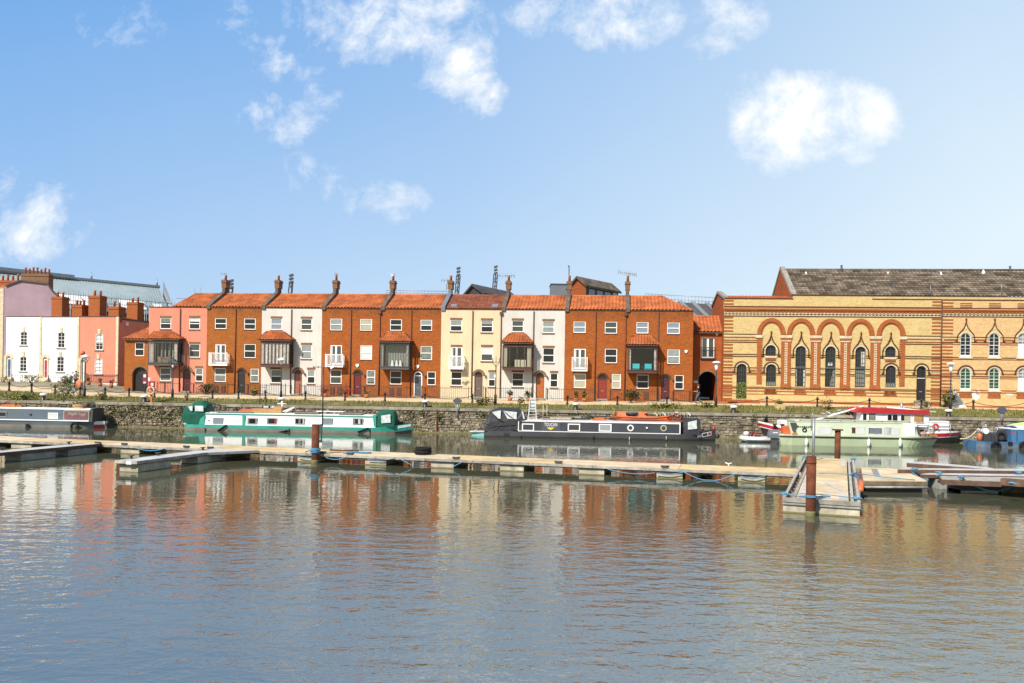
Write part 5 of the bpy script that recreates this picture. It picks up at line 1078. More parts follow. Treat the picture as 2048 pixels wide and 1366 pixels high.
for r, rise, kind, i in WW:
    m = (r[0] + r[1]) / 2; zs = r[3] - rise; pale_door = i >= 2
    z = hz_(6, 990, 1288)
    if kind == 'low':
        for j in range(8): s = lerp(r[0] - .05, r[1] - .08, j / 7); trim.box(s, s + .12, -.05, .004, z - .2, z)
        trim.box(r[0] - .08, r[1] + .08, -.03, .004, z - .5, z - .26)
    f = B('blind_white'); fw = .065
    f.box(r[0], r[0] + fw, .03, .15, r[2], zs); f.box(r[1] - fw, r[1], .03, .15, r[2], zs); arch_ring(f, m, zs, rise - fw, rise, rise - fw, rise, .03, .15, 10); f.box(r[0] + fw, r[1] - fw, .03, .15, r[2], r[2] + .2)
    f.box(m - .022, m + .022, .06, .12, r[2], r[3] - .05)
    for q in (.2, .35, .5, .65, .8): z = lerp(r[2], r[3], q); w_ = .03 if q == .5 else .014; f.box(r[0] + fw, r[1] - fw, .055, .12, z - w_, z + w_)
    f = f.build('window', TW); g = B('pane_green' if kind == 'low' and i < 2 else 'pane_dark' if i < 2 else 'pane_pale'); g.box(r[0] + .04, r[1] - .04, .13, .14, r[2], zs); g.prism_y(arc(m, zs, rise - .04, rise - .04, 0, pi, 8), .13, .14); g.build('pane', f)
    if pale_door: q = B('white_paint'); q.box(r[0] + fw, r[1] - fw, .04, .05, r[2] + .2, lerp(r[2], r[3], .55)); q.build('panel', f)
    q = B('stone_cream'); q.box(r[0] - .1, r[1] + .1, -.1, .02, r[2] - .12, r[2] - .003); q.build('sill', TW)
    h = B('mould_brown')
    if kind == 'up': ogee(h, m, .70, zs - .28, zs + .12, hz_(6, 990, 598), .04, -.04); q = B('stone_cream'); q.disc_y((m, r[3] + .42), .1, -.03, .004, 10); q.build('boss', TW)
    else:
        arch_ring(h, m, zs, rise + .13, rise + .24, rise + .13, rise + .24, -.07, .004)
        for sg in (-1, 1): h.box(m + sg * (rise + .13), m + sg * (rise + .3), -.07, .004, zs - .12, zs)
    h.build('hood_mould', TW); q = B('stone_cream'); arch_ring(q, m, zs, rise + .005, rise + .12, rise + .005, rise + .12, -.025, .004); q.build('window_head', TW)
trim.build('red_trim', TW); mould.build('dark_trim', TW); pale.build('pale_trim', TW)
s = hs(6, 749); b = B('pipe_brown'); b.tube([(W0 - .02, -.1, HB), (W0 - .02, -.1, zw)], .055, 6); b.build('drainpipe', TW)
b = B('blind_white')
for x, y, w, h in ((1085, 1320, .5, .5), (1110, 1290, .3, .3), (1420, 1310, .4, .15)): s, z = TF.px(*zp(6, x, y)); b.prism_y([(s + w * cos(a) * R.uniform(.6, 1), z + h * sin(a) * R.uniform(.6, 1)) for a in [i * .7 for i in range(9)]], -.006, .002)
b.build('peeled_patch', TW)
# ================================================================ boats
def BF(X, Y): return Fr(X, Y, math.atan(-.0285))
def hull(T, fr, stn, mats, name='hull', beam=2.1, keel=-.35):
    """stn: list of (s, half width, gunwale z, bilge half width); mats: lower, upper, split height; near side at t=0"""
    c = beam / 2; b = MB(); lo, up, zsplit = mats
    for m_, za, zb in ((lo, None, zsplit), (up, zsplit, None)):
        b.mat(m_)
        for sg in (-1, 1):
            rings = []
            for s, w, g, bw in stn:
                z0 = keel if za is None else za; z1 = g if zb is None else zb
                w0 = bw if za is None else lerp(bw, w, (zsplit - keel) / (g - keel)); w1 = w if zb is None else lerp(bw, w, (zsplit - keel) / (g - keel))
                rings.append([(s, c + sg * w0, z0), (s, c + sg * w1, z1)])
            b.loft(rings if sg < 0 else rings[::-1], closed=False)
    b.mat(up)
    for e in (stn[0], stn[-1]):
        s, w, g, bw = e
        b.face([(s, c - w, g), (s, c + w, g), (s, c + bw, keel), (s, c - bw, keel)])
    return b.build(name, T)
def deck(T, stn, mat, beam=2.1, dz=-.03, name='deck'):
    c = beam / 2; b = B(mat); b.loft([[(s, c - w * .97, g + dz), (s, c + w * .97, g + dz)] for s, w, g, bw in stn], closed=False); return b.build(name, T)
def cabin(T, s0, s1, z0, z1, mat, roofm, beam=2.1, inset=.09, tum=.10, name='cabin', rake0=0, rake1=0, camber=.06):
    a, e = inset, beam - inset
    ring = lambda s, r: [(s, a, z0), (s + r, a + tum, z1), (s + r, e - tum, z1), (s, e, z0)]
    b = B(mat); b.loft([ring(s0, rake0), ring(s1, rake1)], closed=False); b.face(ring(s0, rake0)); b.face(ring(s1, rake1)[::-1]); o = b.build(name, T)
    b = B(roofm); m = beam / 2
    rr = lambda s, d: [(s, a + tum - .03, z1 + .003), (s, a + tum - .03, z1 + .05), (s, m - .4, z1 + .05 + camber), (s, m + .4, z1 + .05 + camber), (s, e - tum + .03, z1 + .05), (s, e - tum + .03, z1 + .003)]
    b.loft([rr(s0 + rake0 - .03, 0), rr(s1 + rake1 + .03, 0)]); b.build('roof', T); return o
def bwin(T, fr, px0, px1, py0, py1, t, frame, pane='pane_dark', name='window', fw=.05, blind=None):
    m = (py0 + py1) / 2; s0, s1 = fr.sx(px0, t, m), fr.sx(px1, t, m); z1, z0 = fr.zy((px0 + px1) / 2, py0, t), fr.zy((px0 + px1) / 2, py1, t)
    b = B(frame); y0, y1 = t - .035, t + .03
    b.box(s0, s0 + fw, y0, y1, z0, z1); b.box(s1 - fw, s1, y0, y1, z0, z1); b.box(s0 + fw, s1 - fw, y0, y1, z0, z0 + fw); b.box(s0 + fw, s1 - fw, y0, y1, z1 - fw, z1); f = b.build(name, T)
    b = B(pane); b.box(s0 + fw, s1 - fw, t - .025, t + .02, z0 + fw, z1 - fw); b.build('pane', f)
    for q0, q1, m_ in blind or (): b = B(m_); b.box(lerp(s0 + fw, s1 - fw, q0), lerp(s0 + fw, s1 - fw, q1), t - .028, t - .024, z0 + fw, z1 - fw); b.build('curtain', f)
    return f
def porthole(T, fr, px, py, r, t, mat='white_paint'):
    s, z = fr.px(px, py, t); b = B(mat); b.disc_y((s, z), r, t - .04, t + .03, 18, r * .62); f = b.build('porthole', T); b = B('pane_mid'); b.disc_y((s, z), r * .65, t - .02, t + .02, 14); b.build('pane', f)
def canopy(T, stn, mat, beam=2.1, z0=.8, name='canopy', flat=.55, n=1):
    c = beam / 2; b = B(mat); rings = []
    for s, zt, w, zb in stn: h = zt - zb; rings.append([(s, c - w, zb), (s, c - w * .97, zb + h * .45), (s, c - w * .86, zb + h * .82), (s, c - w * flat, zb + h * .97), (s, c, zt), (s, c + w * flat, zb + h * .97), (s, c + w * .86, zb + h * .82), (s, c + w * .97, zb + h * .45), (s, c + w, zb)])
    b.smooth = False; b.loft(rings, closed=False); b.face(rings[0]); b.face(rings[-1][::-1]); return b.build(name, T)
def pflat(fr, pts, t): return [fr.px(x, y, t) for x, y in pts]
def patch(T, fr, pts, t, mat, name, th=.02): b = B(mat); b.prism_y(pflat(fr, pts, t), t - th, t); return b.build(name, T)
def fender(T, fr, a, c, t, r=.065, mat='tyre', name='fender'):
    s0, z0 = fr.px(*a, t); s1, z1 = fr.px(*c, t); b = B(mat); b.tube([(s0, t - r, z0), (s1, t - r, z1)], r, 7); return b.build(name, T)
def bow_stations(s_, s_end, w, g, rise, bl, n=7, bilge=.92):
    """straight run from s_ then a narrow-boat bow of length bl"""
    out = []
    for i in range(n + 1): q = i / n; out.append((lerp(s_end - bl, s_end, q), w * (1 - q ** 2.3) + .03, g + rise * q ** 1.6, (w * bilge) * (1 - q ** 1.7) + .02))
    return out
def flash(T, stn, s0, s1, fa, fb, mat, beam=2.1, keel=-.35, name='bow_flash', off=.012, n=10):
    """a painted band that follows the near side of the hull, fa..fb metres under the gunwale"""
    c = beam / 2; b = B(mat); rg = []
    for i in range(n + 1):
        s = lerp(s0, s1, i / n); j = max(0, min(len(stn) - 2, sum(1 for q in stn if q[0] <= s) - 1)); u, v = stn[j], stn[j + 1]; k = (s - u[0]) / max(1e-6, v[0] - u[0])
        w, g, bw = (lerp(u[m_], v[m_], k) for m_ in (1, 2, 3)); wid = lambda z: c - lerp(bw, w, (z - keel) / (g - keel)) - off
        rg.append([(s, wid(g - fb), g - fb), (s, wid(g - fa), g - fa)])
    b.loft(rg, closed=False); return b.build(name, T)
def zz(k, x, y):
    o = {'a': (0, 760, 5.689), 'b': (340, 760, 5.689), 'c': (640, 760, 5.689), 'd': (920, 760, 5.689), 'e': (1180, 760, 5.689), 'f': (1480, 760, 6.827), 'g': (1748, 760, 6.827), 'h': (360, 790, 8.533), 'i': (960, 790, 8.533), 'j': (1200, 790, 8.533), 'k': (1840, 780, 9.846), 'l': (110, 790, 15.75), 'm': (0, 680, 8.533), 'n': (1528, 850, 3.938)}[k]
    return o[0] + x / o[2], o[1] + y / o[2]
def W_(T, fr, k, x0, y0, x1, y1, t, *a, **kw): p, q = zz(k, x0, y0), zz(k, x1, y1); return bwin(T, fr, p[0], q[0], p[1], q[1], t, *a, **kw)
# ---- dark blue-grey narrowboat at the left edge
f = BF(-32.0, 66.3); T = thing('narrowboat', 'blue-grey narrowboat with a plum name panel and flowers on its roof', 'narrowboat', f, (f.sx(100, 0, 845), 1.05, 0))
sA, sB = f.sx(-90, 0, 845), f.sx(212, .9, 845); g = f.zy(100, zz('a', 600, 470)[1], 0); stn = [(sA, .95, g, .9)] + bow_stations(0, sB, 1.02, g, .05, 3.0)
hull(T, f, stn, ('hull_grey', 'boat_blue', .22)); deck(T, stn, 'boat_blue'); zr = f.zy(100, zz('a', 500, 335)[1], .2); cs1 = f.sx(zz('a', 1048, 0)[0], .1, 835)
cabin(T, sA + 1, cs1 - .2, g - .02, zr, 'boat_blue', 'white_paint', rake1=0); cabin(T, cs1 - .18, cs1, g - .02, zr + .06, 'boat_black', 'boat_black', tum=.12, name='cratch_cover')
tt = .125
def rrect(s0, s1, z0, z1, r): 
    out = []
    for cx_, cz_, a in ((s1 - r, z1 - r, 0), (s0 + r, z1 - r, pi / 2), (s0 + r, z0 + r, pi), (s1 - r, z0 + r, 1.5 * pi)): out += [(cx_ + r * cos(a + q * pi / 8), cz_ + r * sin(a + q * pi / 8)) for q in range(5)]
    return out
(p0, q0), (p1, q1) = zz('l', 275, 490), zz('l', 1085, 815); m = (q0 + q1) / 2; s0, s1 = f.sx(p0, tt, m), f.sx(p1, tt, m); z1, z0 = f.zy(p1, q0, tt), f.zy(p1, q1, tt)
b = B('blind_cream'); b.prism_y(rrect(s0, s1, z0, z1, .14), tt - .05, tt + .05); pn = b.build('name_panel', T); b = B('panel_plum'); b.prism_y(rrect(s0 + .06, s1 - .06, z0 + .06, z1 - .06, .1), tt - .06, tt - .045); b.build('panel_face', pn)
text_mesh('Maple Leaf', .34, 'blind_cream', 'lettering', pn, ((s0 + s1) / 2, tt - .064, z1 - .33), (s1 - s0) * .70, .2, .08)
b = B('boat_blue'); g2 = f.zy(100, zz('a', 500, 460)[1], .05); b2 = B('white_paint'); b2.box(sA + 1, cs1 - .2, -.045, .06, g2 - .03, g2 + .05); b2.build('rubbing_strake', T)
W_(T, f, 'a', 548, 372, 664, 440, tt, 'white_paint', 'blind_white', name='notice'); W_(T, f, 'a', -60, 360, 76, 418, tt, 'grey_metal', 'pane_dark')
s, z = f.px(*zz('a', 348, 393), tt); b = B('black_paint'); b.disc_y((s, z), .08, tt - .05, tt, 10); b.build('vent', T)
s, z = f.px(*zz('a', 853, 530), -.1); b = B('tyre'); b.torus((s, -.13, z), .27, .1, 'y', 14, 6); b.build('fender', T); s, z = f.px(*zz('a', 312, 520), -.05); b = B('tyre'); b.box(s - .12, s + .12, -.12, -.01, z - .2, z + .12); b.build('fender', T)
b = B('white_paint'); bs0, bs1 = f.sx(zz('a', 1035, 0)[0], .1, 850), sB - .02; 
flash(T, stn, bs0, sB - .1, .0, .26, 'white_paint'); flash(T, stn, bs0, sB - .15, .26, .62, 'redpaint')
b = B('hull_black'); s, z = f.px(*zz('a', 1212, 490), .9); b.lathe((s, 1.05, z - .2), [(.001, 0), (.16, .05), (.2, .2), (.14, .34), (.001, .4)], 10); b.build('bow_fender', T)
def planter(label, fr, s, t, z, w, d, h, box, leaf, n=60, rz=.3, size=.14, cat='planter', name='planter', extra=None):
    T = thing(name, label, cat, fr, (s, t, z)); b = B(box); b.prism_x([(t - d * .42, z), (t + d * .42, z), (t + d / 2, z + h), (t - d / 2, z + h)], s - w / 2, s + w / 2); b.build('box', T)
    b = B(leaf); b.leaves((s, t, z + h + rz * .7), (w * .5, d * .5, rz), n, size); b.build('plant', T)
    if extra: b = B(extra); b.leaves((s, t, z + h + rz), (w * .45, d * .4, rz * .7), n // 2, size * .8); b.build('flowers', T)
zt = zr + .07
s = f.sx(zz('a', 65, 0)[0], .8, 815); planter('orange flower pot on the roof of the blue-grey narrowboat', f, s, .8, zt, .55, .4, .25, 'pot', 'leaf_red', 40, .2)
s = f.sx(zz('a', 140, 0)[0], .8, 815); planter('tall yellow flowering pot on the roof of the blue-grey narrowboat', f, s, .8, zt, .7, .45, .28, 'pot', 'leaf_yellow', 70, .48)
s = f.sx(zz('a', 225, 0)[0], .8, 815); planter('small yellow plant in a pot, nearest the notice of the blue-grey narrowboat', f, s, .8, zt, .45, .4, .2, 'pot', 'leaf_yellow', 40, .3)
s = f.sx(zz('a', 905, 0)[0], .8, 815); T_ = thing('log_pile', 'small heap of orange-brown logs on the blue-grey narrowboat roof above its name', 'firewood', f, (s, .9, zt))
for i in range(6): b = B('wood'); b.tube([(s - .45 + R.uniform(-.1, .1), .6 + (i % 3) * .2, zt + .09 + (i // 3) * .17), (s + .4 + R.uniform(-.1, .1), .62 + (i % 3) * .2, zt + .09 + (i // 3) * .17)], .09, 6); b.build('log', T_)
# ---- green and white narrowboat
f = BF(-18, 66.0); T = thing('narrowboat', 'long white and green narrowboat with green canvas hoods at both ends', 'narrowboat', f, (f.sx(590, 0, 860), 1.05, 0), 'narrowboats moored along the quay wall')
P_ = lambda k, x, y, t=0: f.px(*zz(k, x, y), t)
sA, sB = P_('h', 28, 560)[0], P_('c', 1052, 540, 1.0)[0]; g = P_('h', 1000, 515)[1]; stn = [(sA, .55, g + .03, .5), (sA + .35, .9, g, .85), (sA + .9, 1.03, g, .98)] + bow_stations(0, sB, 1.03, g, .38, 3.3)
zs_ = P_('h', 1200, 578)[1]; hull(T, f, stn, ('hull_grey', 'boat_green', zs_)); deck(T, stn, 'boat_green'); tt = .125
cs0, cs1 = P_('h', 415, 400, tt)[0], P_('c', 632, 450, tt)[0]; zr = P_('h', 1300, 330, .2)[1]
cabin(T, cs0, cs1, g - .02, zr, 'boat_white', 'boat_white')
b = B('grey_metal'); b.box(cs0 + .8, P_('h', 1250, 300, .4)[0], .25, 1.85, zr + .12, zr + .16); b.build('roof_sheet', T); b = B('hull_grey'); x0, x1 = P_('b', 1420, 0, .4)[0], P_('b', 1700, 0, .4)[0]; b.box(x0, x1, .3, 1.8, zr + .12, zr + .22); b.build('solar_panel', T); x0, x1 = P_('c', 220, 0, .4)[0], P_('c', 490, 0, .4)[0]; b = B('hull_grey'); b.box(x0, x1, .3, 1.8, zr + .12, zr + .22); b.build('solar_panel', T)
x0, x1 = P_('b', 1660, 0, .4)[0], P_('c', 270, 0, .4)[0]; b = B('white_paint'); b.box(x0, x1, .5, 1.2, zr + .28, zr + .33); b.box(x0 + .1, x0 + .16, .6, 1.1, zr + .1, zr + .28); b.box(x1 - .16, x1 - .1, .6, 1.1, zr + .1, zr + .28); b.build('roof_plank', T)
b = B('boat_green'); b.box(cs0, cs1, -.02 + .15, .2, zr - .06, zr + .02); b.build('handrail', T)
patch(T, f, [zz('h', 1064, 340), zz('h', 1112, 340), zz('h', 1112, 517), zz('h', 1064, 517)], .10, 'boat_green', 'band', .03); patch(T, f, [zz('h', 320, 500), zz('h', 350, 400), zz('h', 425, 345), zz('h', 418, 505)], .10, 'boat_green', 'band', .03)
patch(T, f, [zz('c', 600, 400), zz('c', 640, 395), zz('c', 640, 525), zz('c', 612, 525)], .10, 'boat_green', 'band', .03)
for k, x0, y0, x1, y1, pn_, bl_ in (('h', 565, 388, 732, 490, 'pane_sky', None), ('h', 1152, 393, 1318, 495, 'pane_dark', [(0, .15, 'net'), (.85, 1, 'net')]), ('h', 1485, 393, 1652, 495, 'pane_dark', [(0, .1, 'net'), (.8, 1, 'leaf_red')]), ('b', 1423, 435, 1532, 502, 'pane_dark', [(.35, .6, 'net'), (.85, 1, 'curtain')]), ('b', 1735, 434, 1848, 502, 'pane_sky', None), ('c', 372, 436, 488, 506, 'pane_dark', [(0, .2, 'net'), (.55, .8, 'curtain')])): W_(T, f, k, x0, y0, x1, y1, .10, 'grey_metal', pn_, blind=bl_)
fz = lambda k, x, y: P_(k, x, y, .15)
b = B('dark_metal'); s, z = P_('h', 490, 435, .1); b.disc_y((s, z), .05, .05, .1, 8); b.build('vent', T)
# stern hood: green canvas then a see-through frame
zb = g - .02; c_ = [(95, 370, .92), (125, 200, .95), (240, 150, .96), (330, 95, .96), (440, 96, .96), (505, 150, .95), (500, 330, .95)]
st = []
for x, y, w in ((100, 380, .93), (130, 190, .95), (240, 148, .97), (330, 92, .97), (430, 94, .97), (505, 152, .95)): s, z = P_('h', x, y, 1.0); st.append((s, z, w, zb + (.25 if x < 200 else .05)))
canopy(T, st, 'canvas_green', z0=zb)
patch(T, f, [zz('h', 255, 180), zz('h', 400, 185), zz('h', 400, 280), zz('h', 260, 275)], .07, 'plastic', 'hood_window', .03); patch(T, f, [zz('h', 140, 195), zz('h', 215, 180), zz('h', 215, 270), zz('h', 180, 270)], .07, 'plastic', 'hood_window', .03)
s0, z0 = P_('h', 470, 320, .2); s1, z1 = P_('h', 720, 280, .2); zt_ = P_('h', 580, 155, .6)[1]
b = B('black_paint'); 
for q in (0, .42, .85): s = lerp(s0 + .1, s1 - .1, q); b.tube([(s, .2, zr), (s - .05, .45, zt_ - q * .12), (s - .05, 1.6, zt_ - q * .12), (s, 1.9, zr)], .03, 5)
b.tube([(s0 + .05, .45, zt_), (s1 - .2, .45, zt_ - .12)], .03, 5); b.build('hood_frame', T)
b = B('clear_glass'); b.face([(s0, .2, zr + .03), (s1, .2, zr + .03), (s1 - .2, .45, zt_ - .12), (s0, .45, zt_)]); b.face([(s0, .45, zt_), (s1 - .2, .45, zt_ - .12), (s1 - .2, 1.6, zt_ - .12), (s0, 1.6, zt_)]); b.build('hood_window', T)
patch(T, f, [zz('h', 62, 498), zz('h', 85, 395), zz('h', 205, 392), zz('h', 150, 440), zz('h', 125, 500)], .3, 'white_paint', 'stern_panel', .03)
st = []
for x, y, w in ((655, 378, .9), (680, 350, .92), (800, 340, .92), (850, 352, .9), (868, 380, .86)): s, z = P_('c', x, y, 1.0); st.append((s, z, w, zb + .08))
canopy(T, st, 'canvas_green', name='bow_hood'); patch(T, f, [zz('c', 695, 405), zz('c', 800, 390), zz('c', 803, 485), zz('c', 700, 492)], .10, 'plastic', 'hood_window', .03)
flash(T, stn, P_('c', 885, 520, .3)[0], sB - .12, .06, .25, 'white_paint'); flash(T, stn, P_('c', 850, 560, .3)[0], sB - .05, .5, 1.1, 'hull_black')
for k, a, c in (('h', (800, 512), (650, 612)), ('b', (1340, 575), (1240, 597)), ('c', (552, 550), (430, 592))): fender(T, f, zz(k, *a), zz(k, *c), 0)
for k, a, c in (('h', (430, 565), (430, 610)), ('b', (1355, 555), (1355, 590)), ('c', (567, 548), (567, 600))): s0, z0 = f.px(*zz(k, *a)); s1, z1 = f.px(*zz(k, *c)); b = B('tyre'); b.box(s0 - .03, s0 + .03, -.05, .0, z1, z0); b.build('fender_strap', T)
zt = zr + .12
s = P_('h', 1220, 260, .8)[0]; b = B('orange'); b.box(s - .9, s + .5, .6, 1.3, zt, zt + .16); b.prism_y([(s - .9, zt + .16), (s + .5, zt + .16), (s + .3, zt + .26), (s - .7, zt + .26)], .7, 1.2); single(b, 'storage_box', 'faded orange storage box on the roof of the green and white narrowboat', 'box', f, (s, .9, zt))
s = P_('h', 1530, 260, .8)[0]; b = B('wood'); b.box(s - 1.3, s + 1.0, .55, 1.35, zt, zt + .32); b.prism_x([(.55, zt + .32), (1.35, zt + .32), (.95, zt + .5)], s + .3, s + 1.0); single(b, 'wooden_crate', 'long wooden crate on the roof of the green and white narrowboat', 'crate', f, (s, .9, zt))
T_ = thing('name_board', 'black board with pale lettering propped on the wooden crate of the green narrowboat', 'sign', f, (s, 1.5, zt)); s0, s1 = P_('h', 1400, 200, 1.5)[0], P_('h', 1670, 200, 1.5)[0]; z0, z1 = P_('h', 1500, 228, 1.5)[1], P_('h', 1500, 178, 1.5)[1]; b = B('black_paint'); b.box(s0, s1, 1.5, 1.54, z0 - .25, z1); b.build('board', T_); b = B('blind_white'); xs_ = [s0 + .12 + i * (s1 - s0 - .24) / 11 for i in range(12)]; [b.box(x, x + R.uniform(.06, .11), 1.49, 1.505, (z0 + z1) / 2 - R.uniform(.04, .08), (z0 + z1) / 2 + R.uniform(.04, .09)) for i, x in enumerate(xs_) if i not in (4, 5)]; b.build('lettering', T_)
s = P_('h', 1740, 230, .9)[0]; b = B('white_paint'); b.tube([(s, .9, zt), (s, .9, zt + .85)], .03, 5); b.tube([(s - .35, .9, zt + .72), (s + .35, .9, zt + .72)], .05, 5); b.box(s - .05, s + .05, .86, .94, zt + .55, zt + .95); single(b, 'roof_mast', 'white cross-shaped mast on the roof of the green and white narrowboat', 'mast', f, (s, .9, zt))
s0 = P_('h', 1700, 285, .7)[0]; s1 = P_('h', 1950, 230, .7)[0]; b = B('white_paint'); b.tube([(s0, .7, zt), (s1, .7, zt + .5), (s1 + .2, .7, zt + .08)], .04, 5); b.tube([(s0 + .3, .9, zt), (s1 - .1, .9, zt + .4)], .04, 5); single(b, 'bent_tubing', 'bent white tubing lying on the roof of the green and white narrowboat', 'tubing', f, (s0, .7, zt))
# ---- black narrowboat
f = BF(10, 63.0); T = thing('narrowboat', 'long black narrowboat with white lettering, white window frames and a black canvas hood', 'narrowboat', f, (f.sx(1200, 0, 870), 1.05, 0), 'narrowboats moored along the quay wall')
P_ = lambda k, x, y, t=0: f.px(*zz(k, x, y), t)
sA, sB = P_('i', 72, 680)[0], P_('j', 1975, 620, 1.0)[0]; g = P_('i', 1200, 632)[1]; zs_ = P_('i', 1200, 712)[1]
stn = [(sA, .8, g + .02, .7), (sA + .3, 1.0, g, .92), (sA + .9, 1.04, g, .98)] + bow_stations(0, sB, 1.04, g, .42, 3.4)
hull(T, f, stn, ('hull_black', 'hull_band', zs_)); deck(T, stn, 'boat_black'); tt = .125
cs0, cs1 = P_('i', 650, 540, tt)[0], P_('j', 1372, 550, tt)[0]; zr = P_('i', 1300, 448, .2)[1]
cabin(T, cs0, cs1, g - .02, zr, 'boat_black', 'roof_lilac'); 
b = B('white_paint')
b.box(cs0, cs1, .07, .16, g + .01, g + .06); b.box(cs0, cs1, .14, .2, zr - .05, zr + .02); b.box(cs0, cs0 + .06, .07, .15, g + .06, zr - .05); b.box(cs1 - .07, cs1, .07, .15, g + .06, zr - .05); b.build('coach_lines', T)
for k, x0, y0, x1, y1, pn_ in (('i', 716, 487, 922, 613, 'boat_black'), ('i', 1498, 490, 1708, 617, 'pane_mid'), ('d', 1580, 500, 1724, 587, 'pane_pale')): W_(T, f, k, x0, y0, x1, y1, .10, 'white_paint', pn_, fw=.075)
porthole(T, f, *zz('j', 520, 562), .24, .10); porthole(T, f, *zz('j', 1085, 566), .24, .10, 'blind_cream')
s, z = P_('j', 798, 560, .1); b = B('white_paint'); b.disc_y((s, z), .07, .04, .1, 8); b.build('vent', T)
pn = patch(T, f, [zz('i', 1050, 462), zz('i', 1376, 462), zz('i', 1376, 618), zz('i', 1050, 618)], .10, 'boat_panel', 'name_panel', .02)
s, z = P_('i', 1208, 508, .08); x0, x1 = P_('i', 1098, 508, .08)[0], P_('i', 1318, 508, .08)[0]; text_mesh('TOUCAN', .37, 'white_paint', 'lettering', pn, (s, .074, z), x1 - x0)
s, z = P_('i', 1205, 570, .08); b = B('paint_yellow'); b.prism_y([(s - .3, z + .07), (s + .3, z + .07), (s + .12, z - .06), (s, z - .12), (s - .12, z - .06)], .068, .076); b.build('emblem', pn)
zb = g - .01; st = []
for x, y, w in ((80, 490, .97), (130, 380, .98), (180, 262, .98), (330, 205, .98), (480, 212, .98), (620, 216, .97), (715, 255, .94), (800, 400, .90)): s, z = P_('i', x, y, 1.0); st.append((s, z, w, zb if x < 640 else zr))
canopy(T, st, 'canvas_black')
for pts in ([(205, 290), (355, 262), (350, 405), (295, 400)], [(395, 268), (628, 292), (625, 412), (470, 405)]): patch(T, f, [zz('i', *p_) for p_ in pts], .10, 'plastic', 'hood_window', .04)
patch(T, f, [zz('i', 705, 260), zz('i', 740, 300), zz('i', 765, 405), zz('i', 740, 410)], .16, 'plastic', 'hood_window', .04)
b = B('canvas_black')
for x0, y0, x1, y1 in ((110, 500, 600, 520), (120, 560, 330, 510), (200, 300, 400, 470), (400, 270, 600, 420), (500, 520, 610, 620), (150, 620, 350, 540)):
    (a, z0), (e, z1) = P_('i', x0, y0, .08), P_('i', x1, y1, .08); b.tube([(a, .09, z0), ((a + e) / 2, .05, (z0 + z1) / 2 - .06), (e, .09, z1)], .035, 5)
b.build('canvas_fold', T)
st = []
for x, y, w in ((1395, 405, .9), (1500, 395, .92), (1670, 392, .9), (1685, 420, .86)): s, z = P_('j', x, y, 1.0); st.append((s, z, w, zb))
canopy(T, st, 'canvas_black', name='bow_hood'); patch(T, f, [zz('j', 1500, 465), zz('j', 1648, 428), zz('j', 1655, 575), zz('j', 1500, 590)], .11, 'plastic', 'hood_window', .03)
u0, u1, u2, u3, u4 = (P_('j', x, 660, .5)[0] for x in (1655, 1722, 1730, 1838, 1915)); flash(T, stn, u0, u1, .22, .40, 'white_paint'); flash(T, stn, u2, u4, .12, .42, 'white_paint', name='bow_plate')
flash(T, stn, u2 + .08, u3, .17, .37, 'boat_black', name='plate_field', off=.018); flash(T, stn, u3 + .06, u4 - .05, .17, .37, 'redpaint', name='plate_field', off=.018)
s, z = P_('j', 1945, 575, 1.05); b = B('redpaint'); b.tube([(s - .1, 1.05, z - .25), (s + .02, 1.05, z + .2)], .09, 6); b.build('stem_post', T); b = B('hull_black'); b.lathe((s + .25, 1.05, z - .75), [(.001, 0), (.15, .06), (.18, .22), (.12, .36), (.001, .42)], 8); b.build('bow_fender', T)
for k, x, y0, y1, m_ in (('i', 700, 700, 760, 'tyre'), ('i', 1940, 700, 780, 'tyre'), ('j', 502, 715, 785, 'rope_pale'), ('j', 1130, 705, 770, 'rope_pale')): s, z0 = P_(k, x, y0); z1 = P_(k, x, y1)[1]; b = B(m_); b.tube([(s, -.05, z0), (s, -.05, z1)], .04, 5); b.build('fender', T)
s, z = P_('i', 452, 668); b = B('hull_black'); b.box(s - .2, s + .2, -.02, .03, z - .1, z + .1); b.build('skin_outlet', T)
zt = zr + .10
# things on the black boat's roof
s = P_('i', 895, 200, .9)[0]; z1 = P_('i', 895, 55, .9)[1]; b = B('plastic')
for q in (-.25, .25): b.beam((s + q * 1.25, .8, zt), (s + q * .75, 1.15, z1), .05, .04)
for i in range(7): v = (i + .5) / 7; b.beam((s - .31 + .125 * v, lerp(.8, 1.15, v), lerp(zt, z1, v)), (s + .31 - .125 * v, lerp(.8, 1.15, v), lerp(zt, z1, v)), .05, .03)
b.box(s - .2, s + .2, 1.13, 1.17, z1 - .06, z1 + .02); b.box(s - .19, s + .19, 1.16, 1.18, lerp(zt, z1, .46), z1 - .1); single(b, 'stepladder', 'white stepladder standing on the roof of the black narrowboat', 'ladder', f, (s, .9, zt))
for x in (1080, 1145): s, z1 = P_('i', x, 170, 1.2); b = B('rope_pale'); b.tube([(s, 1.2, zt), (s, 1.2, z1)], .03, 5); b.lathe((s, 1.2, zt), [(.12, 0), (.12, .03), (.03, .06)], 8); single(b, 'thin_pole', 'thin pale pole standing on the black narrowboat roof, ' + ('beside the white stepladder' if x < 1100 else 'second from the white stepladder'), 'pole', f, (s, 1.2, zt))
s0, s1 = P_('i', 1060, 380, .9)[0], P_('i', 1560, 380, .9)[0]; T_ = thing('plank_heap', 'low heap of planks and folded canvas on the black narrowboat roof', 'planks', f, ((s0 + s1) / 2, .9, zt))
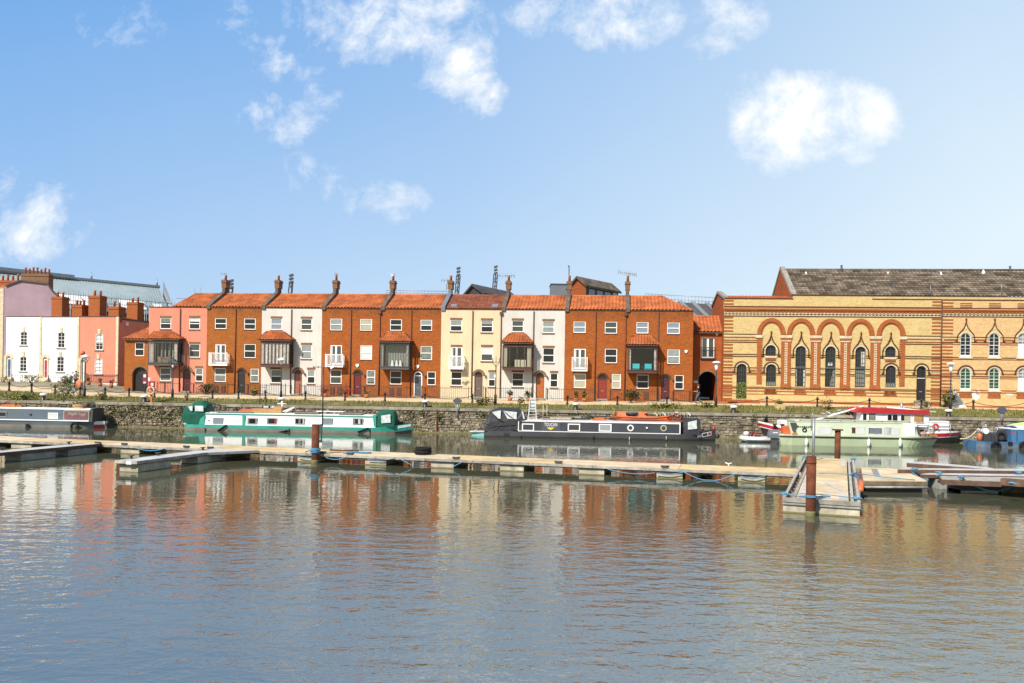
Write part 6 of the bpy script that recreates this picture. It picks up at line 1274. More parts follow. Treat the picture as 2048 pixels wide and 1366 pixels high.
for i in range(7): b = B(('timber_grey', 'rope_pale', 'timber', 'canvas_green', 'timber_grey', 'blind_cream', 'timber')[i]); a = lerp(s0 - .4, s0 + 1, R.random()); b.beam((a, .5 + i * .13, zt + .05 + (i % 3) * .07), (a + R.uniform(1.4, 2.6), .55 + i * .13, zt + .06 + (i % 3) * .07), .2, .08); b.build('plank', T_)
s = P_('i', 1820, 380, .9)[0]; T_ = thing('mushroom_vent', 'dark metal fittings with a small pot plant on the black narrowboat roof', 'vent', f, (s, .9, zt)); b = B('dark_metal'); b.lathe((s, .9, zt), [(.15, 0), (.06, .05), (.06, .2), (.16, .24), (.001, .32)], 10); b.build('cap', T_); b = B('dark_metal'); b.lathe((s - .45, .9, zt), [(.12, 0), (.12, .15), (.001, .18)], 8); b.build('base', T_); b = B('leaf'); b.leaves((s, .95, zt + .5), (.3, .2, .25), 50, .1); b.build('plant', T_)
s = P_('j', -10, 360, .9)[0]; b = B('orange'); b.prism_y([(s - .45, zt), (s + .45, zt), (s + .38, zt + .16), (s - .3, zt + .18)], .6, 1.2); b.box(s - .5, s + .5, .58, 1.22, zt + .05, zt + .09); single(b, 'life_vest_bag', 'flat faded red bag on the black narrowboat roof beside the metal vents', 'bag', f, (s, .9, zt))
s0, s1 = P_('j', 218, 420, .6)[0], P_('j', 1240, 420, .6)[0]
T_ = thing('canoe', 'long orange open canoe laid on the roof of the black narrowboat', 'canoe', f, ((s0 + s1) / 2, .95, zt)); b = B('orange'); rings = []
for i in range(13):
    q = i / 12; w = .42 * (1 - abs(2 * q - 1) ** 2.6) + .03; h = .34 + .16 * abs(2 * q - 1) ** 3; s = lerp(s0, s1, q); rings.append([(s, .95 - w, zt + h), (s, .95 - w * .9, zt + .12), (s, .95 - w * .4, zt), (s, .95 + w * .4, zt), (s, .95 + w * .9, zt + .12), (s, .95 + w, zt + h), (s, .95 + w * .85, zt + h), (s, .95, zt + .1), (s, .95 - w * .85, zt + h)])
b.smooth = True; b.loft(rings); b.build('shell', T_); b = B('maroon'); b.loft([[(r[0][0], r[0][1] - .02, r[0][2] - .1), (r[0][0], r[0][1] - .02, r[0][2] - .06), (r[0][0], r[0][1] + .02, r[0][2] - .06), (r[0][0], r[0][1] + .02, r[0][2] - .1)] for r in rings]); b.build('gunwale', T_)
for x0, x1, nm in ((285, 445, 'left'), (640, 830, 'right')):
    a, e = P_('j', x0, 380, .9)[0], P_('j', x1, 380, .9)[0]; z1 = P_('j', x0, 285, .9)[1]; m = (a + e) / 2; b = B('orange'); z0 = zt + .3
    sg = 1 if nm == 'left' else -1
    b.loft([[(a, .6, z0), (e, .6, z0), (m + sg * .3, .9, z1), (m - sg * .35, .95, z1 - .05)], [(a, 1.3, z0), (e, 1.3, z0), (m + sg * .3, 1.1, z1), (m - sg * .35, 1.05, z1 - .05)]]); single(b, 'canvas_bundle', 'orange canvas bundle heaped in the canoe, ' + ('beside the yellow flowers at its end' if nm == 'left' else 'right of the dark bowl'), 'canvas bundle', f, (m, .95, z0))
s = P_('j', 545, 340, .9)[0]; b = B('dark_metal'); b.lathe((s, .95, zt + .32), [(.001, 0), (.3, .05), (.48, .24), (.5, .3), (.42, .3), (.001, .12)], 12); single(b, 'fire_bowl', 'dark round bowl between the two orange bundles in the canoe', 'bowl', f, (s, .95, zt + .32))
for x, lab, lf in ((255, 'yellow flowers at the left end of the orange canoe', 'leaf_yellow'), (950, 'tall yellow flowers near the right end of the orange canoe', 'leaf_yellow')): s = P_('j', x, 380, .7)[0]; planter(lab, f, s, .85, zt + .25, .6, .5, .1, 'pot', lf, 80, .3, .12, 'flowers', 'flower_pot')
s = P_('j', 1300, 400, .7)[0]; planter('bright red spiky flowers at the bow end of the black narrowboat roof', f, s, .8, zt, 1.3, .6, .1, 'pot', 'leaf_red', 170, .3, .14, 'flowers', 'flower_pot')
# ---- turquoise tender and grey inflatable
f2 = BF(-2, 65.2); s0, z0 = f2.px(*zz('d', 118, 605)); s1 = f2.px(*zz('d', 272, 620))[0]
T = thing('tender', 'tiny pale turquoise flat-bottomed tender floating behind the black narrowboat', 'tender', f2, ((s0 + s1) / 2, .5, 0)); b = MB(); b.mat('aqua'); m = (s0 + s1) / 2
b.loft([[(s0, .1, .34), (s0, 1.0, .34), (s0 + .15, .95, -.1), (s0 + .15, .15, -.1)], [(s1, .0, .30), (s1, 1.1, .30), (s1, 1.05, -.1), (s1, .05, -.1)]]); b.build('shell', T); b = B('plastic'); b.box(s0 - .02, s1 + .02, -.06, 1.14, .31, .37); b.build('rim', T)
f3 = BF(17.5, 63.6); T = thing('inflatable_dinghy', 'grey inflatable dinghy with red gear, tucked under the sage cruiser stern', 'dinghy', f3, (f3.sx(1515, 0, 880), .7, 0)); a, e = f3.sx(1487, 0, 882), f3.sx(1548, 0, 882)
b = B('plastic'); b.tube([(a + .25, 0.1, .22), (a, .65, .26), (a + .25, 1.25, .22)], .2, 8); b.tube([(a + .2, .1, .2), (e, .1, .2)], .2, 8); b.tube([(a + .2, 1.25, .2), (e, 1.25, .2)], .2, 8); b.build('tube', T); b = B('dark_metal'); b.box(a + .2, e, -.1, .0, .1, .16); b.build('strake', T); b = B('hull_grey'); b.box(a + .2, e, .1, 1.25, .02, .1); b.build('floor', T)
b = B('redpaint'); b.leaves((a + 1.1, .6, .5), (.7, .35, .28), 60, .28); single(b, 'red_gear', 'crumpled red gear piled in the grey inflatable dinghy', 'gear', f3, (a + 1.1, .6, .3)); b = B('blind_white'); b.lathe((a + .35, .6, .42), [(.001, 0), (.2, .06), (.24, .2), (.16, .32), (.001, .36)], 8); single(b, 'fender_ball', 'pale round fender in the bow of the grey inflatable dinghy', 'fender', f3, (a + .35, .6, .42))
# ---- red, white and black barge behind
f = BF(27, 65.6); T = thing('barge', 'old barge with red wheelhouse roof, white deckhouse and black hull, moored behind the sage cruiser', 'barge', f, (f.sx(1715, 0, 860), 1.6, 0)); P_ = lambda k, x, y, t=0: f.px(*zz(k, x, y), t); BM = 3.2
sA, sB = P_('f', 235, 570, 1.4)[0], P_('g', 1175, 790, 1.4)[0]; zg0, zg1 = P_('f', 240, 560, 1.2)[1], P_('g', 1100, 735, .5)[1]; L = sB - sA; c = BM / 2
hw = lambda q: c * min(1, (1 - (1 - min(q / .22, 1)) ** 2.2)) * (1 if q < .82 else sqrt(max(.05, 1 - ((q - .82) / .19) ** 2)))
prof = lambda q: lerp(zg0, zg1 + .12, min(1, q / .35)) - .32 * sin(pi * min(1, q / .5)) * (q < .5) + (.0 if q < .8 else .12 * ((q - .8) / .2))
lo, up, wh = B('hull_black'), B('redpaint'), B('white_paint')
qs = [0, .02, .05, .1, .16, .22, .35, .5, .65, .78, .84, .89, .93, .965, .985, 1.0]
for sg in (-1, 1):
    for bb, d0, d1, k0, k1 in ((lo, None, .46, 0, .9), (wh, .46, .40, .9, .92), (up, .40, .12, .92, 1.0), (wh, .12, -.02, 1.0, 1.0)):
        rg = []
        for q in qs:
            w = hw(q) + .02; z = prof(q); rk = .75 * (1 - q / .1) if q < .1 else 0; rk2 = -.9 * max(0, (q - .86) / .14); zl = -.4 if d0 is None else z - d0; zu = z - d1
            pos = lambda zv: (sA + q * L + (rk + rk2) * (1 - (zv + .4) / (z + .4)), c + sg * w * lerp(.72, 1, min(1, (zv + .4) / (z + .1))), zv)
            rg.append([pos(zl), pos(zu)])
        bb.loft(rg if sg < 0 else rg[::-1], closed=False)
lo.build('hull', T); up.build('bulwark', T); wh.build('rubbing_band', T)
b = B('hull_grey'); b.loft([[(sA + q * L, c - hw(q) * .95, prof(q) - .2), (sA + q * L, c + hw(q) * .95, prof(q) - .2)] for q in qs], closed=False); b.build('deck', T)
b = B('white_paint'); a, e = P_('f', 560, 600, .4)[0], P_('f', 1640, 600, .4)[0]; b.box(a, e, .35, BM - .35, 1.0, P_('f', 700, 552, .4)[1]); b.build('fore_cabin', T)
a, e = P_('f', 1640, 500, .4)[0], P_('g', 748, 500, .4)[0]; zt = P_('g', 400, 455, .4)[1]; zb_ = P_('g', 400, 640, .4)[1]
b = B('white_paint'); b.loft([[(a, .4, zb_), (a + .12, .4, zt), (a + .12, BM - .4, zt), (a, BM - .4, zb_)], [(e, .4, zb_), (e, .4, zt), (e, BM - .4, zt), (e, BM - .4, zb_)]]); b.build('wheelhouse', T)
a2, e2 = P_('f', 1580, 420, .2)[0], P_('g', 762, 430, .2)[0]; zq = P_('f', 1700, 385, .2)[1]
b = B('redpaint'); b.loft([[(a2, .2, zt + .02), (a2 + .6, .2, zq + .05), (a2 + .6, BM - .2, zq + .05), (a2, BM - .2, zt + .02)], [(e2, .2, zt - .06), (e2, .2, zt + .26), (e2, BM - .2, zt + .26), (e2, BM - .2, zt - .06)]]); b.build('wheelhouse_roof', T)
for k, x0, y0, x1, y1, bl_ in (('f', 1668, 450, 1735, 555, None), ('f', 1748, 448, 1858, 558, [(.1, .9, 'net')]), ('f', 2008, 455, 2080, 560, None), ('g', 178, 465, 330, 570, None), ('g', 356, 470, 508, 575, [(.35, 1, 'blind_cream')]), ('g', 534, 475, 684, 585, [(.0, .9, 'wood')])): W_(T, f, k, x0, y0, x1, y1, .38, 'white_paint', 'pane_dark', blind=bl_)
a, e = P_('g', 740, 650, .5)[0], P_('g', 1028, 650, .5)[0]; z0, z1 = P_('g', 900, 730, .5)[1], P_('g', 900, 562, .5)[1]; b = B('white_paint'); b.box(a, e, .5, BM - .5, z0 - .2, z1); 
b.build('aft_cabin', T); b = B('grey_metal')
for q in (.35, .62, .88): z = lerp(z0, z1, q) if q < .9 else z1; b.tube([(a - 1, .2, z0 + (z1 - z0) * q), (e - .05, .2, z0 + (z1 - z0) * q)], .025, 5)
for q in (0, .5, 1): s = lerp(a - 1, e - .05, q); b.tube([(s, .2, z0 - .2), (s, .2, z0 + (z1 - z0) * .88)], .03, 5)
b.build('guard_rail', T)
s, z = P_('g', 842, 640, .15); b = B('redpaint'); b.torus((s, .14, z), .2, .07, 'y', 16, 6); single(b, 'lifebuoy', 'dark red lifebuoy hung on the barge stern rail', 'lifebuoy', f, (s, .14, z))
s, z = P_('g', 1075, 715, 1); b = B('hull_black'); b.torus((s, 1.2, z), .22, .1, 'y', 12, 6); b.build('fender', T)
s0, z0 = P_('f', 880, 585, 1.5); s1, z1 = P_('f', 1690, 358, 1.5); b = B('white_paint'); b.tube([(s0, 1.5, z0), (s1, 1.5, z1)], .07, 6); b.build('boom', T); s, z = P_('f', 1520, 400, 1.6); b = B('black_paint'); b.tube([(s, 1.6, .9), (s, 1.6, z)], .13, 8); b.build('funnel', T)
a, z = P_('g', 175, 372, 1.4); e, z2 = P_('g', 845, 435, 1.4); b = B('white_paint'); b.tube([(a, 1.4, z), (e, 1.4, z2)], .06, 6); b.build('mast', T); s, z = P_('g', 375, 310, 1.5); b = B('grey_metal'); b.tube([(s, 1.5, zt), (s, 1.5, z)], .1, 8); b.build('chimney_pipe', T)
b = B('grey_metal')
for x0, y0, x1, y1 in ((1100, 455, 1260, 470), (1150, 520, 1400, 400), (1180, 430, 1430, 560), (1200, 540, 1380, 545), (1320, 415, 1480, 405)): (a, z0), (e, z1) = P_('f', x0, y0, 1.6), P_('f', x1, y1, 1.6); b.tube([(a, 1.6, z0), (e, 1.6, z1)], .05, 5)
b.build('deck_winch', T)
s, z = P_('f', 472, 615, .5); 
for x in (472, 578): s, z = P_('f', x, 620, .35); b = B('black_paint'); b.lathe((s, .35, z - .25), [(.12, 0), (.1, .25), (.16, .3), (.16, .36), (.001, .38)], 8); b.build('bollard', T)
s, z = P_('f', 352, 510, 1.6); b = B('black_paint'); b.lathe((s, 1.6, z - .3), [(.2, 0), (.16, .3), (.22, .45), (.001, .55)], 8); b.build('windlass', T)
# ---- sage green cruiser in front
f = BF(25, 60.9); T = thing('cabin_cruiser', 'sage green cabin cruiser with white fenders and a grey outboard motor', 'cruiser', f, (f.sx(1715, 0, 890), 1.3, 0)); P_ = lambda k, x, y, t=0: f.px(*zz(k, x, y), t); BM = 2.6; c = BM / 2
sA, sB = P_('f', 545, 800, .2)[0], P_('g', 875, 790, 1.2)[0]; L = sB - sA; g = P_('g', 200, 770)[1]
stn = [(sA, 1.0, g + .04, .85), (sA + .25, 1.2, g + .02, 1.0)] + [(lerp(sA + .8, sB - 3.2, i / 3), 1.3, g, 1.12) for i in range(4)] + [(lerp(sB - 2.8, sB, i / 7), 1.3 * (1 - (i / 7) ** 2.4) + .04, g + .06 * i / 7, 1.12 * (1 - (i / 7) ** 1.5) * (1 - .2 * i / 7) + .02) for i in range(8)]
# raked stem: lower edge is drawn back towards the middle
hs_ = hull(T, f, stn, ('boat_sage', 'sage_light', P_('g', 200, 797)[1]), beam=BM)
for v in hs_.data.vertices:
    if v.co.z < g - .3:
        s = v.co.x + OFF[hs_.name][0]; k = max(0, (s - (sB - 3)) / 3); v.co.x -= k * .75 * min(1, (g - v.co.z - .3) / 1.0); k = max(0, (sA + 1 - s)); v.co.x += k * .25
deck(T, stn, 'sage_light', BM)
b = B('hull_black'); zl = P_('g', 200, 797)[1]; rb = []
for s, w, gg, bw in stn: wl = lerp(bw, w, (zl + .35) / (gg + .35)); rb.append([(s, c - wl - .03, zl - .05), (s, c - wl - .03, zl + .05), (s, c - wl + .02, zl + .05), (s, c - wl + .02, zl - .05)])
b.loft(rb); b.build('rubbing_strake', T)
a, e = P_('f', 775, 700, .12)[0], P_('g', 560, 700, .12)[0]; zr = P_('f', 1400, 580, .2)[1]
cabin(T, a, e, g - .02, zr, 'sage_light', 'sage_light', BM, .10, .08, rake0=-.05, rake1=.0, camber=.10)
b = B('sage_light'); e2 = P_('g', 655, 700, .12)[0]; z0 = zr - .06; b.loft([[(e, .12, g), (e, .2, z0), (e, BM - .2, z0), (e, BM - .12, g)], [(e2, .3, g), (e2 - .3, .35, z0 - .25), (e2 - .3, BM - .35, z0 - .25), (e2, BM - .3, g)]]); b.build('fore_cabin', T)
patch(T, f, [zz('g', 572, 640), zz('g', 615, 640), zz('g', 632, 740), zz('g', 600, 742)], .2, 'pane_mid', 'side_window', .06)
patch(T, f, [zz('f', 655, 575), zz('f', 770, 572), zz('f', 785, 625), zz('f', 700, 752)], .16, 'sage_light', 'screen_frame', .05); patch(T, f, [zz('f', 680, 582), zz('f', 760, 580), zz('f', 785, 630), zz('f', 735, 715), zz('f', 712, 690)], .14, 'pane_mid', 'windscreen', .06)
patch(T, f, [zz('f', 715, 715), zz('f', 765, 715), zz('f', 760, 752), zz('f', 718, 752)], .3, 'wood', 'cockpit_seat', .3)
for k, x0, y0, x1, y1, pn_, bl_ in (('f', 1058, 636, 1256, 738, 'pane_mid', [(0, 1, 'blind_white')]), ('f', 1515, 640, 1702, 738, 'pane_dark', [(.3, 1, 'blind_white'), (.05, .25, 'mould_brown')]), ('f', 1745, 645, 1942, 745, 'pane_dark', [(.05, .95, 'clad_grey')]), ('f', 1965, 645, 2080, 745, 'pane_dark', [(.1, .95, 'blind_white')]), ('g', 138, 648, 342, 750, 'pane_mid', [(0, 1, 'blind_white')])):
    w = W_(T, f, k, x0, y0, x1, y1, .13, 'plastic', pn_, blind=bl_)
W_(T, f, 'g', 398, 592, 556, 760, .12, 'white_paint', 'white_paint', name='door_panel', fw=.04)
s, z = P_('f', 880, 682, .12); b = B('black_paint'); b.disc_y((s, z), .17, .08, .13, 14, .09); b.build('emblem', T)
b = B('black_paint'); s, z = P_('f', 880, 638, .12)
for i in range(9): b.box(s - .62 + i * .14, s - .53 + i * .14, .09, .12, z - .03 + .02 * sin(i), z + .04 + .02 * sin(i * 2))
b.build('lettering', T)
for k, x, y0, y1 in (('f', 905, 800, 905), ('f', 1755, 805, 915), ('g', 355, 800, 915)): s, z0 = P_(k, x, y1, -.1); z1 = P_(k, x, y0, -.1)[1]; b = B('lamp_white'); b.lathe((s, -.12, z0), [(.001, 0), (.09, .06), (.11, .2), (.11, (z1 - z0) * .75), (.05, (z1 - z0)), (.001, (z1 - z0) + .03)], 10); o_ = b.build('fender', T); b = B('rope_pale'); b.tube([(s, -.1, z1), (s, .0, g)], .015, 4); b.build('fender_rope', o_)
b = B('dark_metal')
for i in range(9): s = lerp(a + .3, e - .3, i / 8); b.box(s - .05, s + .05, .3, .4, zr + .06, zr + .14)
b.tube([(a + .3, .35, zr + .12), (e - .3, .35, zr + .12)], .02, 5); b.build('grab_rail', T)
a, e = P_('g', 630, 690, .4)[0], P_('g', 860, 700, .9)[0]; b = B('grey_metal'); zt = g + .75
b.tube([(a, .3, g), (a + .5, .35, zt), (e - .2, .95, zt - .1), (e, 1.3, g)], .025, 5); b.tube([(a + .2, .32, g + .35), (e - .1, 1.0, g + .38)], .02, 5)
for q in (.35, .6, .8): b.tube([(lerp(a, e, q), lerp(.3, 1.0, q), g), (lerp(a, e, q), lerp(.3, 1.0, q), zt - .05)], .02, 5)
b.build('pulpit_rail', T)
for i, (x, m_) in enumerate(((672, 'leaf_red'), (790, 'orange'))): s = P_('g', x, 730, .8)[0]; planter('terracotta pot with flowers on the foredeck of the sage cruiser, ' + ('near its cabin' if i == 0 else 'near its bow'), f, s, .8, g, .5, .4, .18, 'pot', 'leaf' if i else 'leaf_red', 40, .14, .1, 'flower pot', 'flower_pot', 'leaf_red')
s = P_('f', 660, 690, .5)[0]; b = B('orange'); b.prism_y([(s - .35, g - .1), (s + .3, g - .1), (s + .25, g + .45), (s, g + .6), (s - .3, g + .5)], .7, 1.3); single(b, 'cockpit_bag', 'orange and yellow bag in the open cockpit of the sage cruiser', 'bag', f, (s, .9, g))
s, z = P_('f', 465, 720, .9); T = thing('outboard_motor', 'grey outboard motor hanging on the stern of the sage cruiser', 'outboard motor', f, (s, .9, 0)); b = B('clad_grey'); z0 = P_('f', 465, 790, .9)[1]
b.loft([[(s - .42, .68, z0), (s + .38, .68, z0), (s + .38, 1.12, z0), (s - .42, 1.12, z0)], [(s - .44, .66, z0 + .25), (s + .42, .66, z0 + .25), (s + .42, 1.14, z0 + .25), (s - .44, 1.14, z0 + .25)], [(s - .34, .72, z0 + .6), (s + .34, .72, z0 + .6), (s + .34, 1.08, z0 + .6), (s - .34, 1.08, z0 + .6)]]); b.build('cowl', T); b = B('dark_metal'); b.box(s - .22, s + .2, .78, 1.02, -.3, z0); b.box(s + .2, s + .75, .8, 1.0, z0 - .3, z0 - .08); b.build('leg', T); b = B('white_paint'); b.box(s - .15, s + .2, .655, .665, z0 + .36, z0 + .42); b.build('badge', T)
# ---- blue workboat at the right edge
f = BF(36, 62.2); T = thing('workboat', 'blue steel workboat with a square blue cabin and a cluttered foredeck', 'workboat', f, (f.sx(2020, 0, 890), 1.2, 0)); P_ = lambda k, x, y, t=0: f.px(*zz(k, x, y), t); BM = 2.4
sA, sB = P_('k', 1140, 1080)[0], f.sx(2140, 0, 890); g = P_('k', 1600, 1020)[1]; stn = [(sA, 1.0, g + .02, .85), (sA + .5, 1.18, g, 1.1), (sA + 2, 1.2, g, 1.12), (sB, 1.2, g, 1.12)]
hull(T, f, stn, ('work_hull', 'work_blue', .25), beam=BM); deck(T, stn, 'work_hull', BM)
a = P_('k', 1790, 900, .2)[0]; zr = P_('k', 2000, 780, .2)[1]; cabin(T, a, sB - .5, g - .02, zr, 'work_blue', 'white_paint', BM, .12, .04)
s = P_('k', 1912, 900, .1)[0]; b = B('clad_dark'); b.box(s - .015, s + .015, .09, .13, g + .05, zr - .1); b.build('panel_seam', T); s, z = P_('k', 1775, 1055, 0); b = B('tyre'); b.box(s - .15, s + .15, -.06, 0, z - .12, z + .12); b.build('skin_outlet', T)
st = [(P_('k', x, y, 1)[0], P_('k', x, y, 1)[1], .95, g + .1) for x, y in ((1690, 850), (1720, 740), (1770, 712), (1850, 715), (1905, 790))]; canopy(T, st, 'canvas_blue', BM, name='tarpaulin')
patch(T, f, [zz('k', 1780, 830), zz('k', 1840, 805), zz('k', 1875, 850), zz('k', 1790, 880)], .2, 'redpaint', 'tarpaulin_mark', .05)
for x in (1490, 2045): s, z = P_('k', x, 1115, -.05); b = B('tyre'); b.torus((s, -.12, z), .3, .11, 'y', 14, 6); b.build('fender', T)
s, z0 = P_('k', 1190, 1000, .4); zt = P_('k', 1190, 850, .4)[1]; b = B('orange'); b.lathe((s, .5, g), [(.17, 0), (.18, (zt - g) * .8), (.08, (zt - g) * .95), (.08, zt - g), (.001, zt - g)], 10); single(b, 'gas_bottle', 'orange gas bottle standing at the bow of the blue workboat', 'gas bottle', f, (s, .5, g))
s = P_('k', 1300, 950, .5)[0]; T_ = thing('deck_engine', 'small dark deck engine with a white drum on the blue workboat', 'engine', f, (s, .6, g)); b = B('clad_dark'); b.box(s - .25, s + .3, .35, .9, g, g + .65); b.box(s + .35, s + .8, .4, .8, g, g + .5); b.build('block', T_); b = B('lamp_white'); b.disc_y((s - .1, g + .75), .22, .3, .6, 12); b.build('drum', T_); b = B('grey_metal'); b.tube([(s - .3, .4, g), (s - .3, .4, g + 1.1), (s + .5, .4, g + 1.0), (s + .6, .4, g)], .04, 5); b.build('frame', T_)
s = P_('k', 1600, 930, .5)[0]; T_ = thing('motorbike_frame', 'dark wheeled machine standing beside the blue tarpaulin of the workboat', 'machine', f, (s, .6, g)); b = B('tyre'); b.torus((s, .5, g + .35), .28, .06, 'y', 14, 6); b.build('wheel', T_); b = B('clad_dark'); b.prism_y([(s - .3, g + .1), (s + .5, g + .1), (s + .4, g + .9), (s - .1, g + .8)], .6, .9); b.build('body', T_)
b = B('grey_metal'); T_ = thing('lifting_gear', 'tangle of grey tubes and a raised boom above the blue workboat foredeck', 'lifting gear', f, (P_('k', 1300, 800, 1)[0], 1, g))
for x0, y0, x1, y1 in ((1150, 750, 1300, 1000), (1110, 790, 1600, 780), (1200, 830, 1250, 1000), (1290, 670, 1335, 830), (1335, 830, 1330, 1000), (1560, 690, 1480, 880), (1480, 880, 1440, 1000), (1420, 860, 1420, 1000), (1190, 870, 1480, 850), (1120, 800, 1200, 790), (1150, 740, 1120, 820)): (s0, z0), (s1, z1) = P_('k', x0, y0, .9), P_('k', x1, y1, .9); b.tube([(s0, .9, max(z0, g)), (s1, .9, max(z1, g))], .045, 5)
b.build('tubes', T_)
for i in range(7): s = P_('k', 1380 + i * 40, 900, 1)[0]; b = B(('timber_grey', 'rope_pale', 'clad_grey', 'blind_cream', 'work_blue', 'timber', 'grey_metal')[i]); w = R.uniform(.12, .28); h = R.uniform(.2, .6); b.prism_z([(s - w, 1.1), (s + w, 1.1), (s + w * .8, 1.6), (s - w * .9, 1.6)], g, g + h); b.build('oddment', T_)
a, e = P_('k', 1760, 700, 1)[0], sB + .5; z0, z1 = P_('k', 1900, 775, 1)[1], P_('k', 2000, 615, 1)[1]; T_ = thing('kayak', 'lime green and white kayak lying on the blue workboat cabin roof', 'kayak', f, ((a + e) / 2, 1.2, z0)); lo, up = B('lime'), B('lime'); rg, r2 = [], []
zc = lerp(zr + .1, z1, .4)
for i in range(11):
    q = i / 10; w = .38 * (1 - abs(2 * q - 1) ** 2.4) + .03; s = lerp(a, e, q); h = (z1 - zc) * (1 - abs(2 * q - 1) ** 2); rg.append([(s, 1.2 - w, zc), (s, 1.2 - w * .6, zc + h * .8), (s, 1.2, zc + h), (s, 1.2 + w * .6, zc + h * .8), (s, 1.2 + w, zc)]); r2.append([(s, 1.2 - w - .02, zc), (s, 1.2 - w * .5, zr + .1), (s, 1.2 + w * .5, zr + .1), (s, 1.2 + w + .02, zc)])
up.smooth = True; up.loft(rg, closed=False); up.build('deck', T_); b = B('lamp_white'); b.smooth = True; b.loft(r2, closed=False); b.build('shell', T_); b = B('dark_metal'); m = (a + e) / 2; b.prism_y([(m - .2, zc + .12), (m + .7, zc + .02), (m + .7, zc + .25), (m + .1, zc + .3)], .82, .9); b.build('cockpit', T_)
# mooring rope from the barge to the workboat
(sx0, z0), (sx1, z1) = f.px(*zz('k', 790, 960), 1.2), f.px(*zz('k', 1130, 780), 1.2); b = B('rope_pale'); b.tube([(lerp(sx0, sx1, i / 8), 1.2, lerp(z0, z1, i / 8) - .25 * sin(pi * i / 8)) for i in range(9)], .05, 5); single(b, 'mooring_rope', 'pale rope from the barge stern to the blue workboat', 'rope', f, (sx0, 1.2, z0))
# ================================================================ pontoons
a_ = math.atan(-.269); PF = Fr(-30, 50.5, a_)         # main walkway: s along, t<0 towards the camera
zd = .45; WD = 2.32; LS = -9.0; LE = PF.sx(1600, -1.2, 940)
WT = T = thing('walkway_pontoon', 'long straight floating walkway with a pale tan deck on concrete floats, crossing the whole harbour', 'pontoon', PF, (0, -1.16, 0))
cuts = [LS, PF.sx(60, -1.2, 878), PF.sx(230, -1.2, 884), PF.sx(432, -1.2, 892), PF.sx(712, -1.2, 905), PF.sx(912, -1.2, 912), PF.sx(1118, -1.2, 924), PF.sx(1360, -1.2, 934), LE]
for i in range(len(cuts) - 1):
    b = B('deck' if i % 2 else 'deck_pale'); e = .012; b.box(cuts[i] + e, cuts[i + 1] - e, -WD + .02, -.02, zd - .03, zd + R.uniform(0, .012)); b.build('deck', T)
b = B('timber_grey'); s = LS
while s < LE:
    l = R.uniform(2.4, 3.6); e = min(s + l, LE)
    for y0, y1 in ((-WD - .09, -WD), (0, .09)): b.box(s + .01, e - .01, y0 - R.uniform(0, .015), y1, zd - .12, zd - .005 + R.uniform(-.01, .01))
    s = e
b.build('side_board', T)
b = B('timber'); b.box(LS, LE, -WD - .02, -WD + .12, zd - .17, zd - .122); b.box(LS, LE, -.12, .02, zd - .17, zd - .122)
s = LS
while s < LE: b.box(s, s + .1, -WD + .1, -.1, zd - .2, zd - .032); s += 1.2
b.build('beam', T)
FL = [(-60, -16), (22, 62), (137, 164), (241, 278), (420, 452), (595, 637), (730, 772), (862, 907), (1000, 1047), (1158, 1208), (1313, 1365), (1476, 1530)]
yl = lambda px: lerp(886, 962, px / 1600)
for p0, p1 in FL:
    s0, s1 = PF.sx(p0, -WD, yl(p0)), PF.sx(p1, -WD, yl(p1)); b = B('concrete'); b.box(s0, s1, -WD + .02, -.05, -.4, zd - .172); f_ = b.build('float', T); b = B('algae'); b.box(s0 - .008, s1 + .008, -WD + .005, -.04, -.3, .05); b.build('waterline_algae', f_)
for px in (195, 248, 372, 420, 645, 700, 912, 1117, 1330): s = PF.sx(px, -WD, yl(px) - 20); b = B('dark_metal'); b.box(s - .16, s + .16, -WD - .02, -WD + .1, zd + .02, zd + .07); b.tube([(s - .2, -WD + .04, zd + .1), (s + .2, -WD + .04, zd + .1)], .03, 5); b.build('cleat', T)
# ropes slung along the near side
for i, (x0, y0, x1, y1, sag) in enumerate([(275, 897, 330, 897, .12), (595, 913, 640, 913, .08), (652, 915, 690, 915, .1), (735, 919, 790, 917, .05), (798, 917, 825, 931, 0), (905, 934, 925, 924, 0), (1215, 938, 1310, 946, .12), (1313, 946, 1368, 944, .08), (1368, 944, 1470, 948, .35), (1480, 952, 1535, 950, .12)]):
    s0, z0 = PF.px(x0, y0, -WD - .12); s1, z1 = PF.px(x1, y1, -WD - .12); b = B('rope_blue'); b.tube([(lerp(s0, s1, q / 8), -WD - .13, max(.02, lerp(z0, z1, q / 8) - sag * sin(pi * q / 8))) for q in range(9)], .022, 5); b.build('rope', T)
s = PF.sx(840, -1.0, 907); b = B('tyre'); b.torus((s, -.6, zd + .14), .34, .12, 'z', 16, 6); b.torus((s + .03, -.62, zd + .30), .33, .1, 'z', 16, 6); single(b, 'old_tyre', 'black tyre lying on the tan deck of the long walkway', 'tyre', PF, (s, -.6, zd))
(sa, za), (sb, zb_) = PF.px(655, 902, -.9), PF.px(712, 902, -.9); b = B('rust'); b.tube([(sa, -.6, zd + .05), (sb, -.6, zd + .05)], .045, 6); single(b, 'loose_pole', 'thin rusty pole lying on the walkway right of the central mooring pile', 'pole', PF, (sa, -.6, zd))
(sa, za), (sb, zb_) = PF.px(690, 912, -1.9), PF.px(727, 905, -1.5); b = B('rope_blue'); b.tube([(sa, -2.1, zd + .04), ((sa + sb) / 2, -1.8, zd + .1), (sb, -1.4, zd + .05), (sb + .3, -1.2, zd + .04)], .05, 6); single(b, 'coiled_rope', 'blue rope left across the walkway deck near the central pile', 'rope', PF, (sa, -2, zd))
